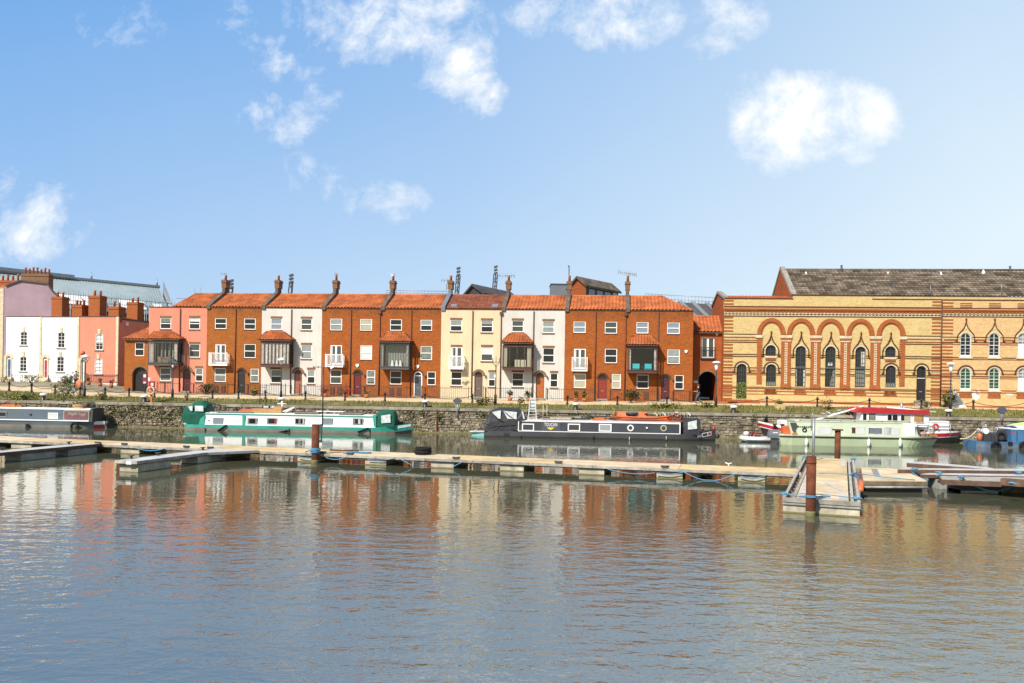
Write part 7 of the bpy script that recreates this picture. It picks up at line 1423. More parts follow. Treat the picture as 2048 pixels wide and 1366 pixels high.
def finger(label, fr, s, w, t0, t1, mat, floats, gusset=None, rail='timber_grey', z=.50):
    T = thing('finger_pontoon', label, 'pontoon', fr, (s, t0, 0), 'finger pontoons off the long walkway'); b = B(mat); b.box(s - w / 2, s + w / 2, t0, t1, z - .05, z); 
    if gusset: b.prism_z([(s + w / 2, t1 - .01), (s + w / 2 + gusset, t1 - .01), (s + w / 2, t1 - gusset * 1.5)], z - .05, z)
    b.build('deck', T); b = B(rail)
    for x in (s - w / 2 - .07, s + w / 2): b.box(x, x + .07, t0, t1 if x < s or not gusset else t1 - gusset * 1.5, z - .12, z + .01)
    b.box(s - w / 2 - .07, s + w / 2 + .07, t0 - .07, t0, z - .12, z + .01); 
    if gusset: b.beam((s + w / 2 + gusset, t1, z - .06), (s + w / 2 + .03, t1 - gusset * 1.5, z - .06), .07, .12)
    b.build('edge_board', T); b = B('timber'); 
    for x in (s - w / 2 + .05, s + w / 2 - .15): b.box(x, x + .1, t0 + .05, t1, z - .16, z - .12)
    b.build('beam', T)
    for f0, f1, m_ in floats: b = B(m_); b.box(s - w / 2 + .03, s + w / 2 - .03, f0, f1, -.4, z - .162); f_ = b.build('float', T); b = B('algae'); b.box(s - w / 2 + .022, s + w / 2 - .022, f0 - .008, f1 + .008, -.3, .03); b.build('waterline_algae', f_)
    for t in (t0 + .8, t0 + 2.6, t1 - 1.2): b = B('dark_metal'); b.box(s - w / 2 + .02, s - w / 2 + .12, t - .03, t + .03, z, z + .12); b.box(s - w / 2 + .02, s - w / 2 + .12, t - .16, t + .16, z + .12, z + .16); b.build('cleat', T)
    return T
def local(fr, X, Y): p = Vector((X, Y)) - fr.o; return p.dot(fr.S), p.dot(fr.T)
q = PZ(15, 920, 0); q2 = PZ(213, 907, 0); s1_, t1_ = local(PF, q.x, q.y); s2_, t2_ = local(PF, q2.x, q2.y)
sA_ = (s1_ + s2_) / 2
finger('grey finger pontoon running off the left edge, with two grey concrete floats', PF, sA_ - .25, 1.05, t1_ - 3.0, -WD - .12, 'deck_grey', [(t1_ - .2, t1_ + 1.9, 'concrete_grey'), (t2_ - 2.1, t2_ - .1, 'concrete_grey')], None, 'timber_brown')
q = PZ(275, 945, 0); s1_, t1_ = local(PF, q.x, q.y)
q2 = PZ(470, 922.5, 0); s2_, t2_ = local(PF, q2.x, q2.y)
TF2 = finger('pale grey finger pontoon with a stained concrete float and white plate at its tip', PF, s1_ - .45, 1.0, t1_ - .12, -WD - .12, 'deck_grey', [(t1_, t1_ + 2.2, 'concrete'), (t1_ + 4.2, t1_ + 6.2, 'concrete')], 1.5)
b = B('white_paint'); b.box(s1_ - .42, s1_ - .15, t1_ - .215, t1_ - .19, .36, .48); b.build('number_plate', TF2)
b = B('rope_blue'); 
# steel piles
def pile(label, base, top, r, tilt=(0, 0), mast=None, band=True):
    T = thing('mooring_pile', label, 'pile', WORLD, (base.x, base.y, 0), 'rusty steel mooring piles'); b = B('rust'); b.lathe((base.x, base.y, -1.2), [(r, 0), (r, top + 1.2), (r * .96, top + 1.2), (r * .96, top + 1.17), (.001, top + 1.17)], 14); b.build('tube', T)
    b = B('algae'); b.lathe((base.x, base.y, -.3), [(r + .006, 0), (r + .006, .42), (r + .001, .46)], 14); b.build('waterline_algae', T); return T
PB = PZ(645, 923.5, 0); pc = Vector((PB.x, PB.y, 0)); s_, t_ = local(PF, pc.x, pc.y); t_ = -WD - .32; pw = PF.w((s_, t_, 0)); top1 = P(645, 849, pw.y).z
T = pile('rusty steel mooring pile tied to the long walkway in mid harbour', pw, top1, .19); b = B('dark_metal'); b.box(pw.x + .2, pw.x + .32, pw.y - .08, pw.y + .08, top1 - .45, top1 + .02); b.box(pw.x + .2, pw.x + .32, pw.y - .08, pw.y + .08, top1 - .9, top1 - .75); b.tube([(pw.x + .3, pw.y, top1), (pw.x + .3, pw.y, top1 - .9)], .03, 5); b.build('bracket', T)
b = B('rope_blue')
for i in range(5): b.torus((pw.x + R.uniform(-.03, .03), pw.y + R.uniform(-.03, .03), zd + .08 + i * .05), .21 + R.uniform(0, .06), .025, 'z', 14, 5)
b.tube([(pw.x - .25, pw.y - .1, zd + .2), (pw.x - .5, pw.y + .1, zd + .1), (pw.x - .3, pw.y - .2, zd - .1)], .035, 5); single(b, 'pile_lashing', 'blue rope lashing wound round the central mooring pile', 'rope', WORLD, (pw.x, pw.y, zd))
xm, zm = P(646.5, 735, pw.y).x, P(646.5, 735, pw.y).z; b = B('black_paint'); b.tube([(xm, pw.y + .05, top1 - .1), (xm, pw.y + .05, zm)], .035, 5)
TT = thing('wind_vane_pole', 'thin black pole with a beaded cross arm standing on the central mooring pile', 'pole', WORLD, (xm, pw.y, top1)); b.build('pole', TT); b = B('clad_grey'); b.tube([(P(625, 733, pw.y).x, pw.y + .05, zm + .02), (P(672, 735, pw.y).x, pw.y + .05, zm + .02)], .018, 5)
for i in range(6): b.lathe((P(627 + i * 9, 735, pw.y).x, pw.y + .05, zm - .04), [(.001, 0), (.05, .05), (.001, .12)], 6)
b.build('cross_arm', TT); b = B('lamp_white'); x = P(665, 735, pw.y).x; b.prism_y([(x - .1, zm - .08), (x + .12, zm + .05), (x + .05, zm + .16), (x - .12, zm + .04)], pw.y, pw.y + .1); b.build('vane', TT)
# near cross pontoon
A, Bc, Cc = Vector((9.14, 28.5)), Vector((11.45, 27.9)), Vector((18.1, 45.0)); dirn = (Cc - Bc).normalized(); ang = math.atan2(dirn.y, dirn.x) - pi / 2
NF = Fr(A.x, A.y, ang); NL = 17.6; NW = 2.42; zn = .50
T = thing('cross_pontoon', 'broad tan decked pontoon coming towards the viewer, with grey timber edge beams and blue ropes', 'pontoon', NF, (NW / 2, 0, 0))
for i, (t0, t1, m_) in enumerate(((.12, 3.1, 'deck_pale'), (3.1, 6.9, 'deck_pale'), (6.9, 12.2, 'deck'), (12.2, 17.5, 'deck'))): b = B(m_); b.box(.42, NW - .36, t0 + .01, t1 - .01, zn - .03, zn + .004 * (i % 2)); b.build('deck', T)
b = B('timber_grey')
for x in (0, .30, NW - .30, NW - .10): b.box(x, x + .10, .0, NL, zn - .11, zn + .02)
b.box(0, NW, -.09, -.002, zn - .13, zn + .01); b.build('edge_beam', T)
b = B('concrete_grey'); b.box(0, NW, -.06, .6, zn - .22, zn - .132); b.build('end_beam', T)
b = B('timber'); t = .5
while t < NL: b.box(.0, NW, t, t + .14, zn - .2, zn - .112); t += 1.1
b.build('joist', T)
for t0, t1 in ((0, 1.6), (4.6, 6.2), (9.2, 10.8), (13.8, 15.4)): b = B('concrete'); b.box(.02, NW - .02, t0, t1, -.5, zn - .222 if t0 == 0 else zn - .21); f_ = b.build('float', T); b = B('algae'); b.box(.012, NW - .012, t0 - .008, t1 + .008, -.3, .045); b.build('waterline_algae', f_)
b = B('deck_grey')
for x0, y0, x1, y1, w in ((.6, .3, .62, 1.7, .22), (.55, 2.6, .6, 4.2, .22), (1.9, .2, 1.85, 2.2, .22), (1.2, 5.8, 1.8, 3.0, .14), (1.9, 13, 1.9, 17, .2)): b.beam((x0, y0, zn + .014), (x1, y1, zn + .014), w, .01)
b.build('grip_strip', T)
b = B('rope_blue')
for (x, t) in ((.02, .5), (NW - .1, .4), (NW - .1, 8.8), (.05, 16.8), (NW - .05, 17.0)):
    for i in range(3): b.torus((x + R.uniform(-.05, .05), t + R.uniform(-.05, .1), zn + .03 + i * .03), R.uniform(.06, .13), .02, 'z', 10, 5)
    b.build('rope', T); b = B('rope_blue')
b.tube([(.05, .5, zn + .06), (.7, .62, zn + .10), (1.4, .35, zn + .14), (2.3, .5, zn + .06)], .015, 5); b.tube([(.2, .3, zn + .05), (.8, .25, zn + .05), (1.5, .4, zn + .07)], .02, 5)
b.tube([(NW - .1, 8.6, zn + .06), (NW - .8, 8.9, zn + .05), (NW - 1.5, 8.8, zn + .04)], .02, 5); b.tube([(NW, 8.9, zn + .1), (NW + 1, 8.3, zn + .06), (NW + 2.2, 8.4, zn)], .02, 5)
for i in range(6): b.tube([(NW - R.uniform(0, .15), 8.4 + i * .15, zn + .1), (NW + .05, 8.2 - i * .5, zn + .02), (NW + .03, 7.6 - i * .9, zn - .1)], .025, 5)
b.build('rope', T)
s = NW + .06; b = B('orange'); b.tube([(s, 3.6, zn - .02), (s + .05, 4.6, zn + .12), (s + .02, 5.6, zn + .12)], .10, 8); single(b, 'orange_fender', 'long orange fender hanging on the right side of the near cross pontoon', 'fender', NF, (s, 4.6, zn))
q = NF.w((.90, -.36, 0)); topn = P(1631, 912, q.y).z; T2 = pile('tall rusty steel mooring pile at the near end of the cross pontoon', q, topn, .155)
b = B('rope_blue'); [b.torus((q.x, q.y, .62 + i * .04), .17, .02, 'z', 14, 5) for i in range(2)]; single(b, 'rope_loop', 'thin blue rope loop round the nearest mooring pile', 'rope', WORLD, (q.x, q.y, .62)); b = B('rust'); b.torus((q.x, q.y, topn - .22), .165, .015, 'z', 14, 5); b.build('collar', T2)
q3 = NF.w((NW * .35, 17.9 + .4, 0)); q3 = Vector((P(1675, 900, 46.5).x, 46.5, 0)); top3 = P(1675, 861, 46.5).z; T3_ = pile('rusty steel mooring pile with a flat cap at the far end of the cross pontoon', q3, top3, .155); b = B('rust'); b.box(q3.x - .22, q3.x + .22, 46.28, 46.72, top3, top3 + .07); b.build('cap', T3_)
q4 = NF.w((.25, 15.8, zn)); xm = P(1627, 880, q4.y).x; z4 = P(1627, 836, q4.y).z; b = B('grey_metal'); b.tube([(xm, q4.y, zn), (xm, q4.y, z4)], .07, 7); b.tube([(xm - .12, q4.y, zn + 1.5), (xm - .12, q4.y, z4 + .1), (xm - .02, q4.y, z4 + .3)], .025, 5); single(b, 'mooring_pole', 'grey steel pole standing near the back left of the cross pontoon', 'pole', WORLD, (xm, q4.y, zn))
# walkway beyond the cross pontoon: a ramp section, then long stacked modules
pts = [PZ(*p_, .47) for p_ in ((1727, 961), (1853, 962), (1806, 938), (1722, 935))]
T = thing('ramp_pontoon', 'short tan decked pontoon section joined to the right side of the cross pontoon', 'pontoon', WORLD, ((pts[0].x + pts[2].x) / 2, (pts[0].y + pts[2].y) / 2, 0))
b = B('deck_pale'); b.prism_z([(p_.x, p_.y) for p_ in pts], .44, .475); b.build('deck', T); b = B('timber')
for i in range(4): u_, v_ = pts[i], pts[(i + 1) % 4]; b.beam((u_.x, u_.y, .36), (v_.x, v_.y, .36), .1, .17)
b.build('edge_board', T); b = B('clad_dark'); c_ = sum((Vector((p_.x, p_.y)) for p_ in pts), Vector((0, 0))) / 4; b.prism_z([(lerp(c_.x, p_.x, .9), lerp(c_.y, p_.y, .9)) for p_ in pts], -.3, .27); b.build('float', T)
b = B('grey_metal'); m_ = pts[0].lerp(pts[1], .25); m2 = pts[3].lerp(pts[2], .3); b.beam((lerp(m2.x, m_.x, .1), lerp(m2.y, m_.y, .1), .482), (lerp(m2.x, m_.x, .75), lerp(m2.y, m_.y, .75), .482), .25, .012); b.build('grip_strip', T)
b = B('timber_grey'); b.tube([(pts[0].x, pts[0].y - .12, .22), (pts[1].x, pts[1].y - .12, .22)], .05, 6); b.build('rubbing_bar', T)
def module(label, tip0, tip1, far0, far1, z, mat='deck_grey', side='timber_brown', h=.16):
    p = [PZ(*q_, z) for q_ in (tip0, far0, far1, tip1)]; T = thing('pontoon_module', label, 'pontoon', WORLD, (p[0].x, p[0].y, 0), 'spare pontoon modules stacked at the right'); b = B(mat); b.prism_z([(q_.x, q_.y) for q_ in p], z - .03, z); b.build('deck', T)
    b = B(side)
    for i in range(4): u_, v_ = p[i], p[(i + 1) % 4]; b.beam((u_.x, u_.y, z - h / 2 - .02), (v_.x, v_.y, z - h / 2 - .02), .09, h)
    b.build('edge_board', T); return T, p
module('grey decked spare module, farthest of those stacked at the right edge', (1815, 925), (1840, 923), (1992, 938), (1975, 934.5), .62, h=.2)
Tm, pm = module('long brown sided spare module lying second from the water in the stack', (1797, 938), (1812, 936.5), (2110, 942), (2110, 938), .66, 'deck_grey', 'timber_brown', .2)
module('grey spare module in the middle of the stack at the right edge', (1842, 948), (1858, 946), (2110, 953), (2110, 949), .58, 'deck_grey', 'timber_brown', .14)
Tn, pn_ = module('nearest spare module of the stack, on dark and pale floats with blue rope', (1884, 958), (1880, 952), (2110, 967), (2110, 956), .60, 'timber_grey', 'timber_brown', .2)
for x0, x1, y1, mm in ((1880, 1920, 978, 'concrete_grey'), (1922, 1990, 985, 'clad_dark'), (2004, 2110, 985, 'timber')):
    q0, q1 = PZ(x0, y1, 0), PZ(x1, y1, 0); b = B(mm); b.box(q0.x, q1.x, min(q0.y, q1.y) + .05, q0.y + 2.2, -.4, .38); b.build('float', Tn)
    if mm == 'clad_dark': b = B('concrete'); b.box(q0.x, q1.x, min(q0.y, q1.y) - .02, q0.y + 1, -.3, .08); b.build('float_skirt', Tn)
q0 = PZ(1925, 958, .6); b = B('rope_blue'); y_ = q0.y - .25; b = B('rope_blue'); xs_ = [P(x, y, y_) for x, y in ((1925, 957), (1945, 970), (1970, 980), (1992, 983), (2015, 978), (2030, 970))]; b.tube(xs_, .03, 5); b.build('rope', Tn); b = B('rope_blue')
for px, py in ((1925, 957), (2027, 970), (1880, 948), (1830, 940), (2035, 946)): q_ = PZ(px, py, .66); [b.torus((q_.x + R.uniform(-.06, .06), q_.y + R.uniform(-.06, .06), .68 + i * .03), R.uniform(.06, .13), .02, 'z', 10, 5) for i in range(3)]; b.build('rope', Tn); b = B('rope_blue')
q_ = PZ(1880, 950, .6); b.tube([q_, PZ(1862, 958, .3), PZ(1850, 962, .35)], .03, 5); b.build('rope', Tn); b = B('rope_blue'); b.tube([PZ(1815, 938, .6), PZ(1838, 955, .45), PZ(1850, 961, .45)], .04, 5); b.build('rope', Tn)
q_ = PZ(2008, 965, .62); b = B('timber_brown'); b.beam(PZ(2003, 963, .6), PZ(2120, 972, .6), .5, .25); single(b, 'timber_baulk', 'brown timber baulk at the right edge, nearest the water', 'timber', WORLD, (q_.x, q_.y, .5))
# gulls and floating bottles
def flat_gull(label, p, sc=1.0):
    b = B('lamp_white'); x, y, z = p; b.smooth = True
    b.loft([[(x + q * sc, y + r * cos(a), z + r * sin(a)) for a in [k * pi / 3 for k in range(6)]] for q, r in ((-.3, .01), (-.1, .07), (.1, .08), (.2, .05), (.3, .01))]); b.smooth = False
    for sg in (-1, 1): b.loft([[(x + sg * sc * .03, y - .12, z + .05), (x + sg * sc * .03, y + .12, z + .05), (x + sg * sc * .03, y + .12, z + .07), (x + sg * sc * .03, y - .12, z + .07)], [(x + sg * sc * .38, y - .08, z + .2), (x + sg * sc * .38, y + .1, z + .2), (x + sg * sc * .38, y + .1, z + .215), (x + sg * sc * .38, y - .08, z + .215)], [(x + sg * sc * .75, y - .02, z + .13), (x + sg * sc * .75, y + .03, z + .13), (x + sg * sc * .75, y + .03, z + .14), (x + sg * sc * .75, y - .02, z + .14)]])
    return single(b, 'gull', label, 'gull', WORLD, p)
s = PF.sx(1457, -.1, 930); b = B('lamp_white'); b.tube([(s, -.12, zd), (s, -.12, zd + .13)], .03, 6); b.tube([(s - .15, -.12, zd + .17), (s, -.12, zd + .12), (s + .15, -.12, zd + .17)], .025, 6); b.build('cleat', WT)
flat_gull('gull flying over the roofs of the brick terrace', P(786, 551, 70), .6)
# ================================================================ quay furniture, plants and people
ZONES = [(0, 52, 'the lilac house'), (52, 85, 'the blue door house'), (85, 157, 'the scarlet door house'), (157, 245, 'the salmon old house'), (245, 300, 'the dark gateway'), (300, 413, 'the salmon pink house'), (413, 523, 'the black door house'), (523, 643, 'the terracotta door house'),
         (643, 761, 'the dark red door house'), (761, 881, 'the slate door house'), (881, 1002, 'the cream house'), (1002, 1129, 'the orange door house'), (1129, 1250, 'the bright red door house'), (1250, 1386, 'the turquoise chairs house'), (1386, 1447, 'the arched passage'),
         (1447, 1560, 'the hall left bay'), (1560, 1690, 'the hall middle arches'), (1690, 1790, 'the hall right arches'), (1790, 1881, 'the black hall door'), (1881, 1960, 'the wing left windows'), (1960, 2200, 'the wing right windows')]
def zone(px): return next((i for i, z in enumerate(ZONES) if z[0] <= px < z[1]), len(ZONES) - 1)
def place_labels(base, pxs, verb='in front of'):
    out = []
    for px in pxs:
        same = sorted(p for p in pxs if zone(p) == zone(px)); w = ''
        if len(same) > 1: w = {0: 'left ', len(same) - 1: 'right '}.get(same.index(px), 'middle ')
        out.append(f'{w}{base} {verb} {ZONES[zone(px)][2]}')
    return out
# posts and chains
PX = [18, 63, 110, 160, 210, 258, 309, 425, 477, 531, 611, 690, 770, 850, 945, 1135, 1235, 1334, 1534, 1635, 1739, 1843, 1947, 2052]
PY = 71.5; pos = [groundz(px, PY - .0285 * ((px - 1024) / 1700 * 71)) for px in PX]; src = None; LB_ = place_labels('black iron quay post', PX)
for px, p, lab in zip(PX, pos, LB_):
    if src is None:
        src = thing('quay_post', lab, 'post', WORLD, p, 'iron posts along the quay path'); b = B('rail_black'); b.lathe(p, [(.001, -.2), (.10, -.2), (.10, .18), (.075, .22), (.07, .68), (.10, .70), (.10, .76), (.07, .80), (.001, .86)], 10); b.build('shaft', src)
        b = B('rail_black'); b.box(p.x - .14, p.x + .14, p.y - .02, p.y + .02, p.z + .62, p.z + .67); b.build('chain_ring', src)
    else: copy_thing(src, p, lab)
for i in range(len(PX) - 1):
    a, c = pos[i], pos[i + 1]
    if (c - a).length > 6.5: 
        if i not in (16, 17): continue
    n = 12; b = B('rail_black'); b.tube([a.lerp(c, q / n) + Vector((0, 0, .64 - (.16 + .035 * (c - a).length) * 4 * (q / n) * (1 - q / n))) for q in range(n + 1)], .022, 4)
    za, zc = ZONES[zone(PX[i])][2], ZONES[zone(PX[i + 1])][2]
    lab = f'sagging iron chain between posts before {za} and {zc}' if za != zc else f'sagging chain between the {"left two" if i == 0 or zone(PX[i - 1]) != zone(PX[i]) else "right two"} quay posts before {za}'
    single(b, 'chain', lab, 'chain', WORLD, a, 'chains hung between the quay posts')
# mooring bollards with white tops
BX = [87, 289, 563, 851, 1152, 1468, 1898]; src = None
for px, lab in zip(BX, place_labels('black mooring bollard with white painted cap', BX)):
    p = groundz(px, WF.w((WF.sx(px, .9, 810), .95, 0)).y)
    if src is None:
        src = thing('mooring_bollard', lab, 'bollard', WORLD, p, 'white capped mooring bollards'); b = B('black_paint'); b.lathe(p, [(.001, -.1), (.26, -.1), (.24, .05), (.17, .12), (.16, .36)], 12); b.build('shaft', src); b = B('lamp_white'); b.lathe(p, [(.16, .36), (.27, .40), (.30, .48), (.24, .56), (.001, .60)], 12); b.build('cap', src)
    else: copy_thing(src, p, lab)
# street lamps
def lamp(label, px, ytop, ybase, kind, arm=0):
    Y = 71.0 - .0285 * (px - 1024) / 24; p = groundz(px, Y); z = P(px, ytop, Y).z; T = thing('street_lamp', label, 'street lamp', WORLD, p, 'street lamps along the quay'); b = B('rail_black'); x, y = p.x, p.y
    b.lathe((x, y, p.z - .1), [(.001, 0), (.12, 0), (.11, .9), (.055, 1.0), (.045, z - p.z - .6), (.001, z - p.z - .55)], 8); b.build('post', T); 
    if kind == 'dome':
        b = B('lamp_white'); b.lathe((x, y, z - .62), [(.05, 0), (.1, .12), (.2, .5), (.16, .52), (.001, .54)], 8); b.build('lantern', T); b = B('lamp_white'); b.lathe((x, y, z - .25), [(.36, 0), (.31, .10), (.16, .2), (.001, .26)], 12); b.build('hood', T)
        b = B('dark_metal'); [b.tube([(x, y, z - .7), (x + sg * .3, y, z - .45), (x + sg * .38, y, z - .24)], .02, 4) for sg in (-1, 1)]; b.build('bracket', T)
    elif kind == 'lantern':
        b = B('rail_black')
        for sx_, sy_ in ((-1, -1), (1, -1), (1, 1), (-1, 1)): b.beam((x + sx_ * .11, y + sy_ * .11, z - .85), (x + sx_ * .26, y + sy_ * .26, z - .28), .035)
        b.loft([[(x - .32, y - .32, z - .28), (x + .32, y - .32, z - .28), (x + .32, y + .32, z - .28), (x - .32, y + .32, z - .28)], [(x - .08, y - .08, z), (x + .08, y - .08, z), (x + .08, y + .08, z), (x - .08, y + .08, z)]]); b.tube([(x, y, z), (x, y, z + .15)], .03, 5); b.box(x - .15, x + .15, y - .15, y + .15, z - .9, z - .84); b.build('lantern_frame', T); b = B('lamp_white'); b.lathe((x, y, z - .8), [(.06, 0), (.1, .2), (.001, .35)], 8); b.build('bulb', T)
    elif kind == 'fork':
        b = B('rail_black'); [b.tube([(x, y, z - .75), (x + sg * .28, y, z - .35), (x + sg * .3, y, z)], .025, 4) for sg in (-1, 1)]; [b.tube([(x, y + sg * .02, z - .75), (x, y + sg * .28, z - .35)], .02, 4) for sg in (-1, 1)]; b.tube([(x, y, z - .8), (x, y, z + .1)], .02, 4); b.box(x - .34, x + .34, y - .03, y + .03, z - .36, z - .33); b.build('lantern_frame', T)
        b = B('lamp_white'); q = P(991, 752, Y); b.box(q.x - .12, q.x + .02, y - .1, y - .06, q.z - .12, q.z + .1); b.build('plate', T)
    else:
        b = B('lamp_white'); b.lathe((x, y, z - .34), [(.36, .22), (.4, .24), (.24, .34), (.001, .39)], 14); b.build('hood', T); b = B('lamp_white'); b.lathe((x, y, z - .75), [(.05, 0), (.12, .1), (.18, .6), (.001, .62)], 8); b.build('lantern', T)
lamp('street lamp with a flared white lantern in front of the salmon old house', 169, 709, 793, 'dome')
lamp('black street lamp with an old square lantern beside the salmon pink house bay', 345, 717, 797, 'lantern')
lamp('street lamp with a white dome in front of the brown bay with drapes', 562, 715, 800, 'dome')
lamp('slim forked street lamp without glass in front of the cream house', 991, 716, 804, 'fork')
lamp('street lamp with a broad white saucer hood beside the arched passage', 1432, 723, 807, 'saucer')
lamp('street lamp with a flat pale hood between the brick hall and the buff wing', 1901, 726, 816, 'saucer')
s_ = P(163, 706, 73); b = B('orange'); b.lathe((s_.x, 73.2, s_.z - .2), [(.001, 0), (.2, .05), (.22, .25), (.1, .38), (.001, .4)], 8); T = thing('beacon', 'orange globe on a slim pole just behind the flared lantern lamp', 'beacon', WORLD, (s_.x, 73.2, 2.6)); b.build('globe', T); b = B('rail_black'); b.tube([(s_.x, 73.2, 2.4), (s_.x, 73.2, s_.z - .2)], .05, 6); b.build('pole', T)
# lifebuoy stand
p = groundz(303, WF.w((WF.sx(303, .9, 803), .75, 0)).y); T = thing('lifebuoy_stand', 'orange post with a red box and a pale lifebuoy at the quay edge', 'lifebuoy stand', WORLD, p); x, y, z = p
b = B('orange'); b.box(x - .07, x + .07, y - .05, y + .05, z - .2, z + 1.25); b.build('post', T); b = B('redpaint'); b.box(x - .22, x + .22, y - .1, y + .12, z + 1.22, z + 1.68); b.box(x - .25, x + .25, y - .13, y + .15, z + 1.68, z + 1.73); b.build('box', T); b = B('blind_white'); b.box(x - .02, x + .19, y - .112, y - .1, z + 1.35, z + 1.6); b.build('notice', T); b = B('rope_pale'); b.torus((x, y - .12, z + .95), .28, .08, 'y', 18, 7); o_ = b.build('lifebuoy', T); b = B('orange'); [b.torus((x + .28 * cos(a), y - .12, z + .95 + .28 * sin(a)), .085, .02, 'x' if abs(cos(a)) < .5 else 'z', 10, 5) for a in (0, pi / 2, pi, 1.5 * pi)]; b.build('rope_band', o_)
q = P(292, 757, 79); b = B('maroon'); b.box(q.x - .28, q.x + .08, 78.95, 79, q.z - .5, q.z + .45); T = thing('notice_board', 'purple and red notice board on a post beside the dark gateway', 'sign', WORLD, (q.x, 79, 2.6)); b.build('board', T); b = B('blind_white'); b.box(q.x - .22, q.x + .02, 78.94, 78.949, q.z + .1, q.z + .38); b.box(q.x - .22, q.x + .02, 78.94, 78.949, q.z - .45, q.z - .3); b.build('paper', T); b = B('dark_metal'); b.tube([(q.x - .1, 79.05, 2.5), (q.x - .1, 79.05, q.z + .5)], .05, 6); b.build('post', T); q = P(299, 759, 79); b = B('blind_white'); b.box(q.x - .12, q.x + .08, 78.95, 78.98, q.z - .18, q.z + .18); b.build('leaflet_panel', T)
# round signs on the wall edge
def rsign(label, px, yc, r, yb):
    s = WF.sx(px, -.1, yc); w = WF.w((s, -.15, 0)); zc = P(px, yc, w.y).z; zb_ = P(px, yb, w.y).z; T = thing('round_sign', label, 'post', WORLD, (w.x, w.y, zb_)); b = B('sign_grey'); b.disc_y((w.x, zc), r, w.y - .08, w.y + .06, 14); b.box(w.x - r - .08, w.x + r + .08, w.y - .05, w.y + .04, zc - .1, zc + .1); b.build('disc', T)
    b = B('grey_metal'); b.tube([(w.x, w.y, zb_), (w.x, w.y, zc)], .06, 6); [b.beam((w.x + sg * .03, w.y, zc - r - .5), (w.x + sg * .2, w.y, zc - r + .05), .06) for sg in (-1, 1)]; b.build('bracket', T)
rsign('grey disc on a short post at the wall edge, between the green and black narrowboats', 915, 802, .27, 835)
rsign('large grey disc on a bracket at the wall edge, above the blue workboat', 2003, 820, .30, 845)
# ladder frames over the green boat
a = groundz(526, 68.6); b = B('rail_black'); [b.tube([(a.x + dx, 68.6, 2.0), (a.x + dx, 68.6, P(526, 768, 68.6).z)], .03, 5) for dx in (-.25, .25)]; [b.box(a.x - .25, a.x + .25, 68.58, 68.62, 2.2 + i * .3, 2.23 + i * .3) for i in range(5)]; single(b, 'quay_ladder', 'tall thin black quay ladder above the wooden crate of the green narrowboat', 'ladder', WORLD, a)
# bushes, pots and weeds standing as plants
def bush(label, px, py, Y, rx, ry, rz, leaf, n, size, name='shrub', cat='shrub', pot=False, stem=True):
    p = P(px, py, Y); g = G(p.x, Y); T = thing(name, label, cat, WORLD, (p.x, Y, g)); 
    zc = max(g + rz * .8 + (.35 if pot else 0), p.z) ; b = B(leaf)
    for k in range(6): a = R.uniform(0, 6.28); q = R.uniform(.1, .6); b.leaves((p.x + rx * q * cos(a), Y + ry * q * sin(a), zc + R.uniform(-.35, .35) * rz), (rx * .6, ry * .6, rz * .6), n // 6, size)
    b.build('foliage', T); b = B('stem'); [b.tube([(p.x + R.uniform(-.1, .1), Y, g), (p.x + R.uniform(-.6, .6) * rx, Y + R.uniform(-.3, .3) * ry, zc + rz * .4)], .02, 4) for _ in range(5)]; b.build('stems', T)
    if pot: b = B('pot'); b.lathe((p.x, Y, g), [(.001, 0), (.16, 0), (.22, .34), (.19, .34), (.001, .3)], 10); b.build('pot', T)
bush('big dark green shrub below the window of the turquoise chairs house', 1262, 794, 73.6, 1.0, .6, .75, 'leaf_dark', 420, .2)
bush('low dark shrub between the salmon pink house and black door house', 412, 783, 77.2, 1.1, .5, .55, 'leaf_dark', 300, .2)
bush('dark umbrella-like small tree left of the meter boxes of the black door house', 415, 772, 77.0, .7, .4, .32, 'leaf_dark', 160, .18, 'small_tree', 'tree')
bush('rounded shrub by the steps of the scarlet door house', 137, 768, 81, 1.0, .7, .8, 'leaf', 260, .22)
bush('rusty brown and green shrub between the scarlet door and the passer-by', 128, 771, 79.6, .6, .5, .55, 'leaf_dry', 140, .2)
bush('low grey-green bush in front of the white house with blue door', 62, 766, 84, 1.3, .6, .5, 'leaf_dry', 200, .2)
bush('low bush at the foot of the lilac house', 5, 764, 84, .8, .6, .45, 'leaf_dry', 120, .2)
bush('wild flowering bush growing over the quay wall above the log pile', 128, 803, 67.4, 1.6, .5, 1.05, 'leaf', 620, .18)
bush('agave-like pale plant beside the terracotta door house railings', 508, 790, 76.4, .55, .4, .45, 'leaf', 110, .24)
bush('red flowering pot plant left of the dark red door', 650, 791, 76.2, .5, .4, .32, 'leaf_red', 120, .16, 'pot_plant', 'pot plant', True)
bush('red flowering pot plant right of the meter boxes of the dark red door house', 691, 791, 76.0, .5, .4, .32, 'leaf_red', 120, .16, 'pot_plant', 'pot plant', True)
bush('planter bed of low green plants right of the dark red door', 733, 793, 76.0, .7, .3, .25, 'leaf', 110, .14, 'pot_plant', 'pot plant', True)
bush('pot plant left of the meter hatch of the orange door house', 1020, 793, 74.8, .4, .35, .4, 'leaf_dark', 110, .18, 'pot_plant', 'pot plant', True)
bush('spiky pot plant just left of the orange door', 1057, 794, 74.6, .45, .35, .45, 'leaf_dark', 120, .2, 'pot_plant', 'pot plant', True)
bush('pot plant left of the bright red door under its window', 1152, 791, 74.4, .3, .3, .45, 'leaf', 90, .18, 'pot_plant', 'pot plant', True)
bush('second pot plant nearer the bright red door', 1169, 791, 74.4, .3, .3, .45, 'leaf', 90, .18, 'pot_plant', 'pot plant', True)
bush('bright green bush on the bank in front of the cream house', 961, 806, 70.3, .55, .4, .45, 'leaf', 160, .2)
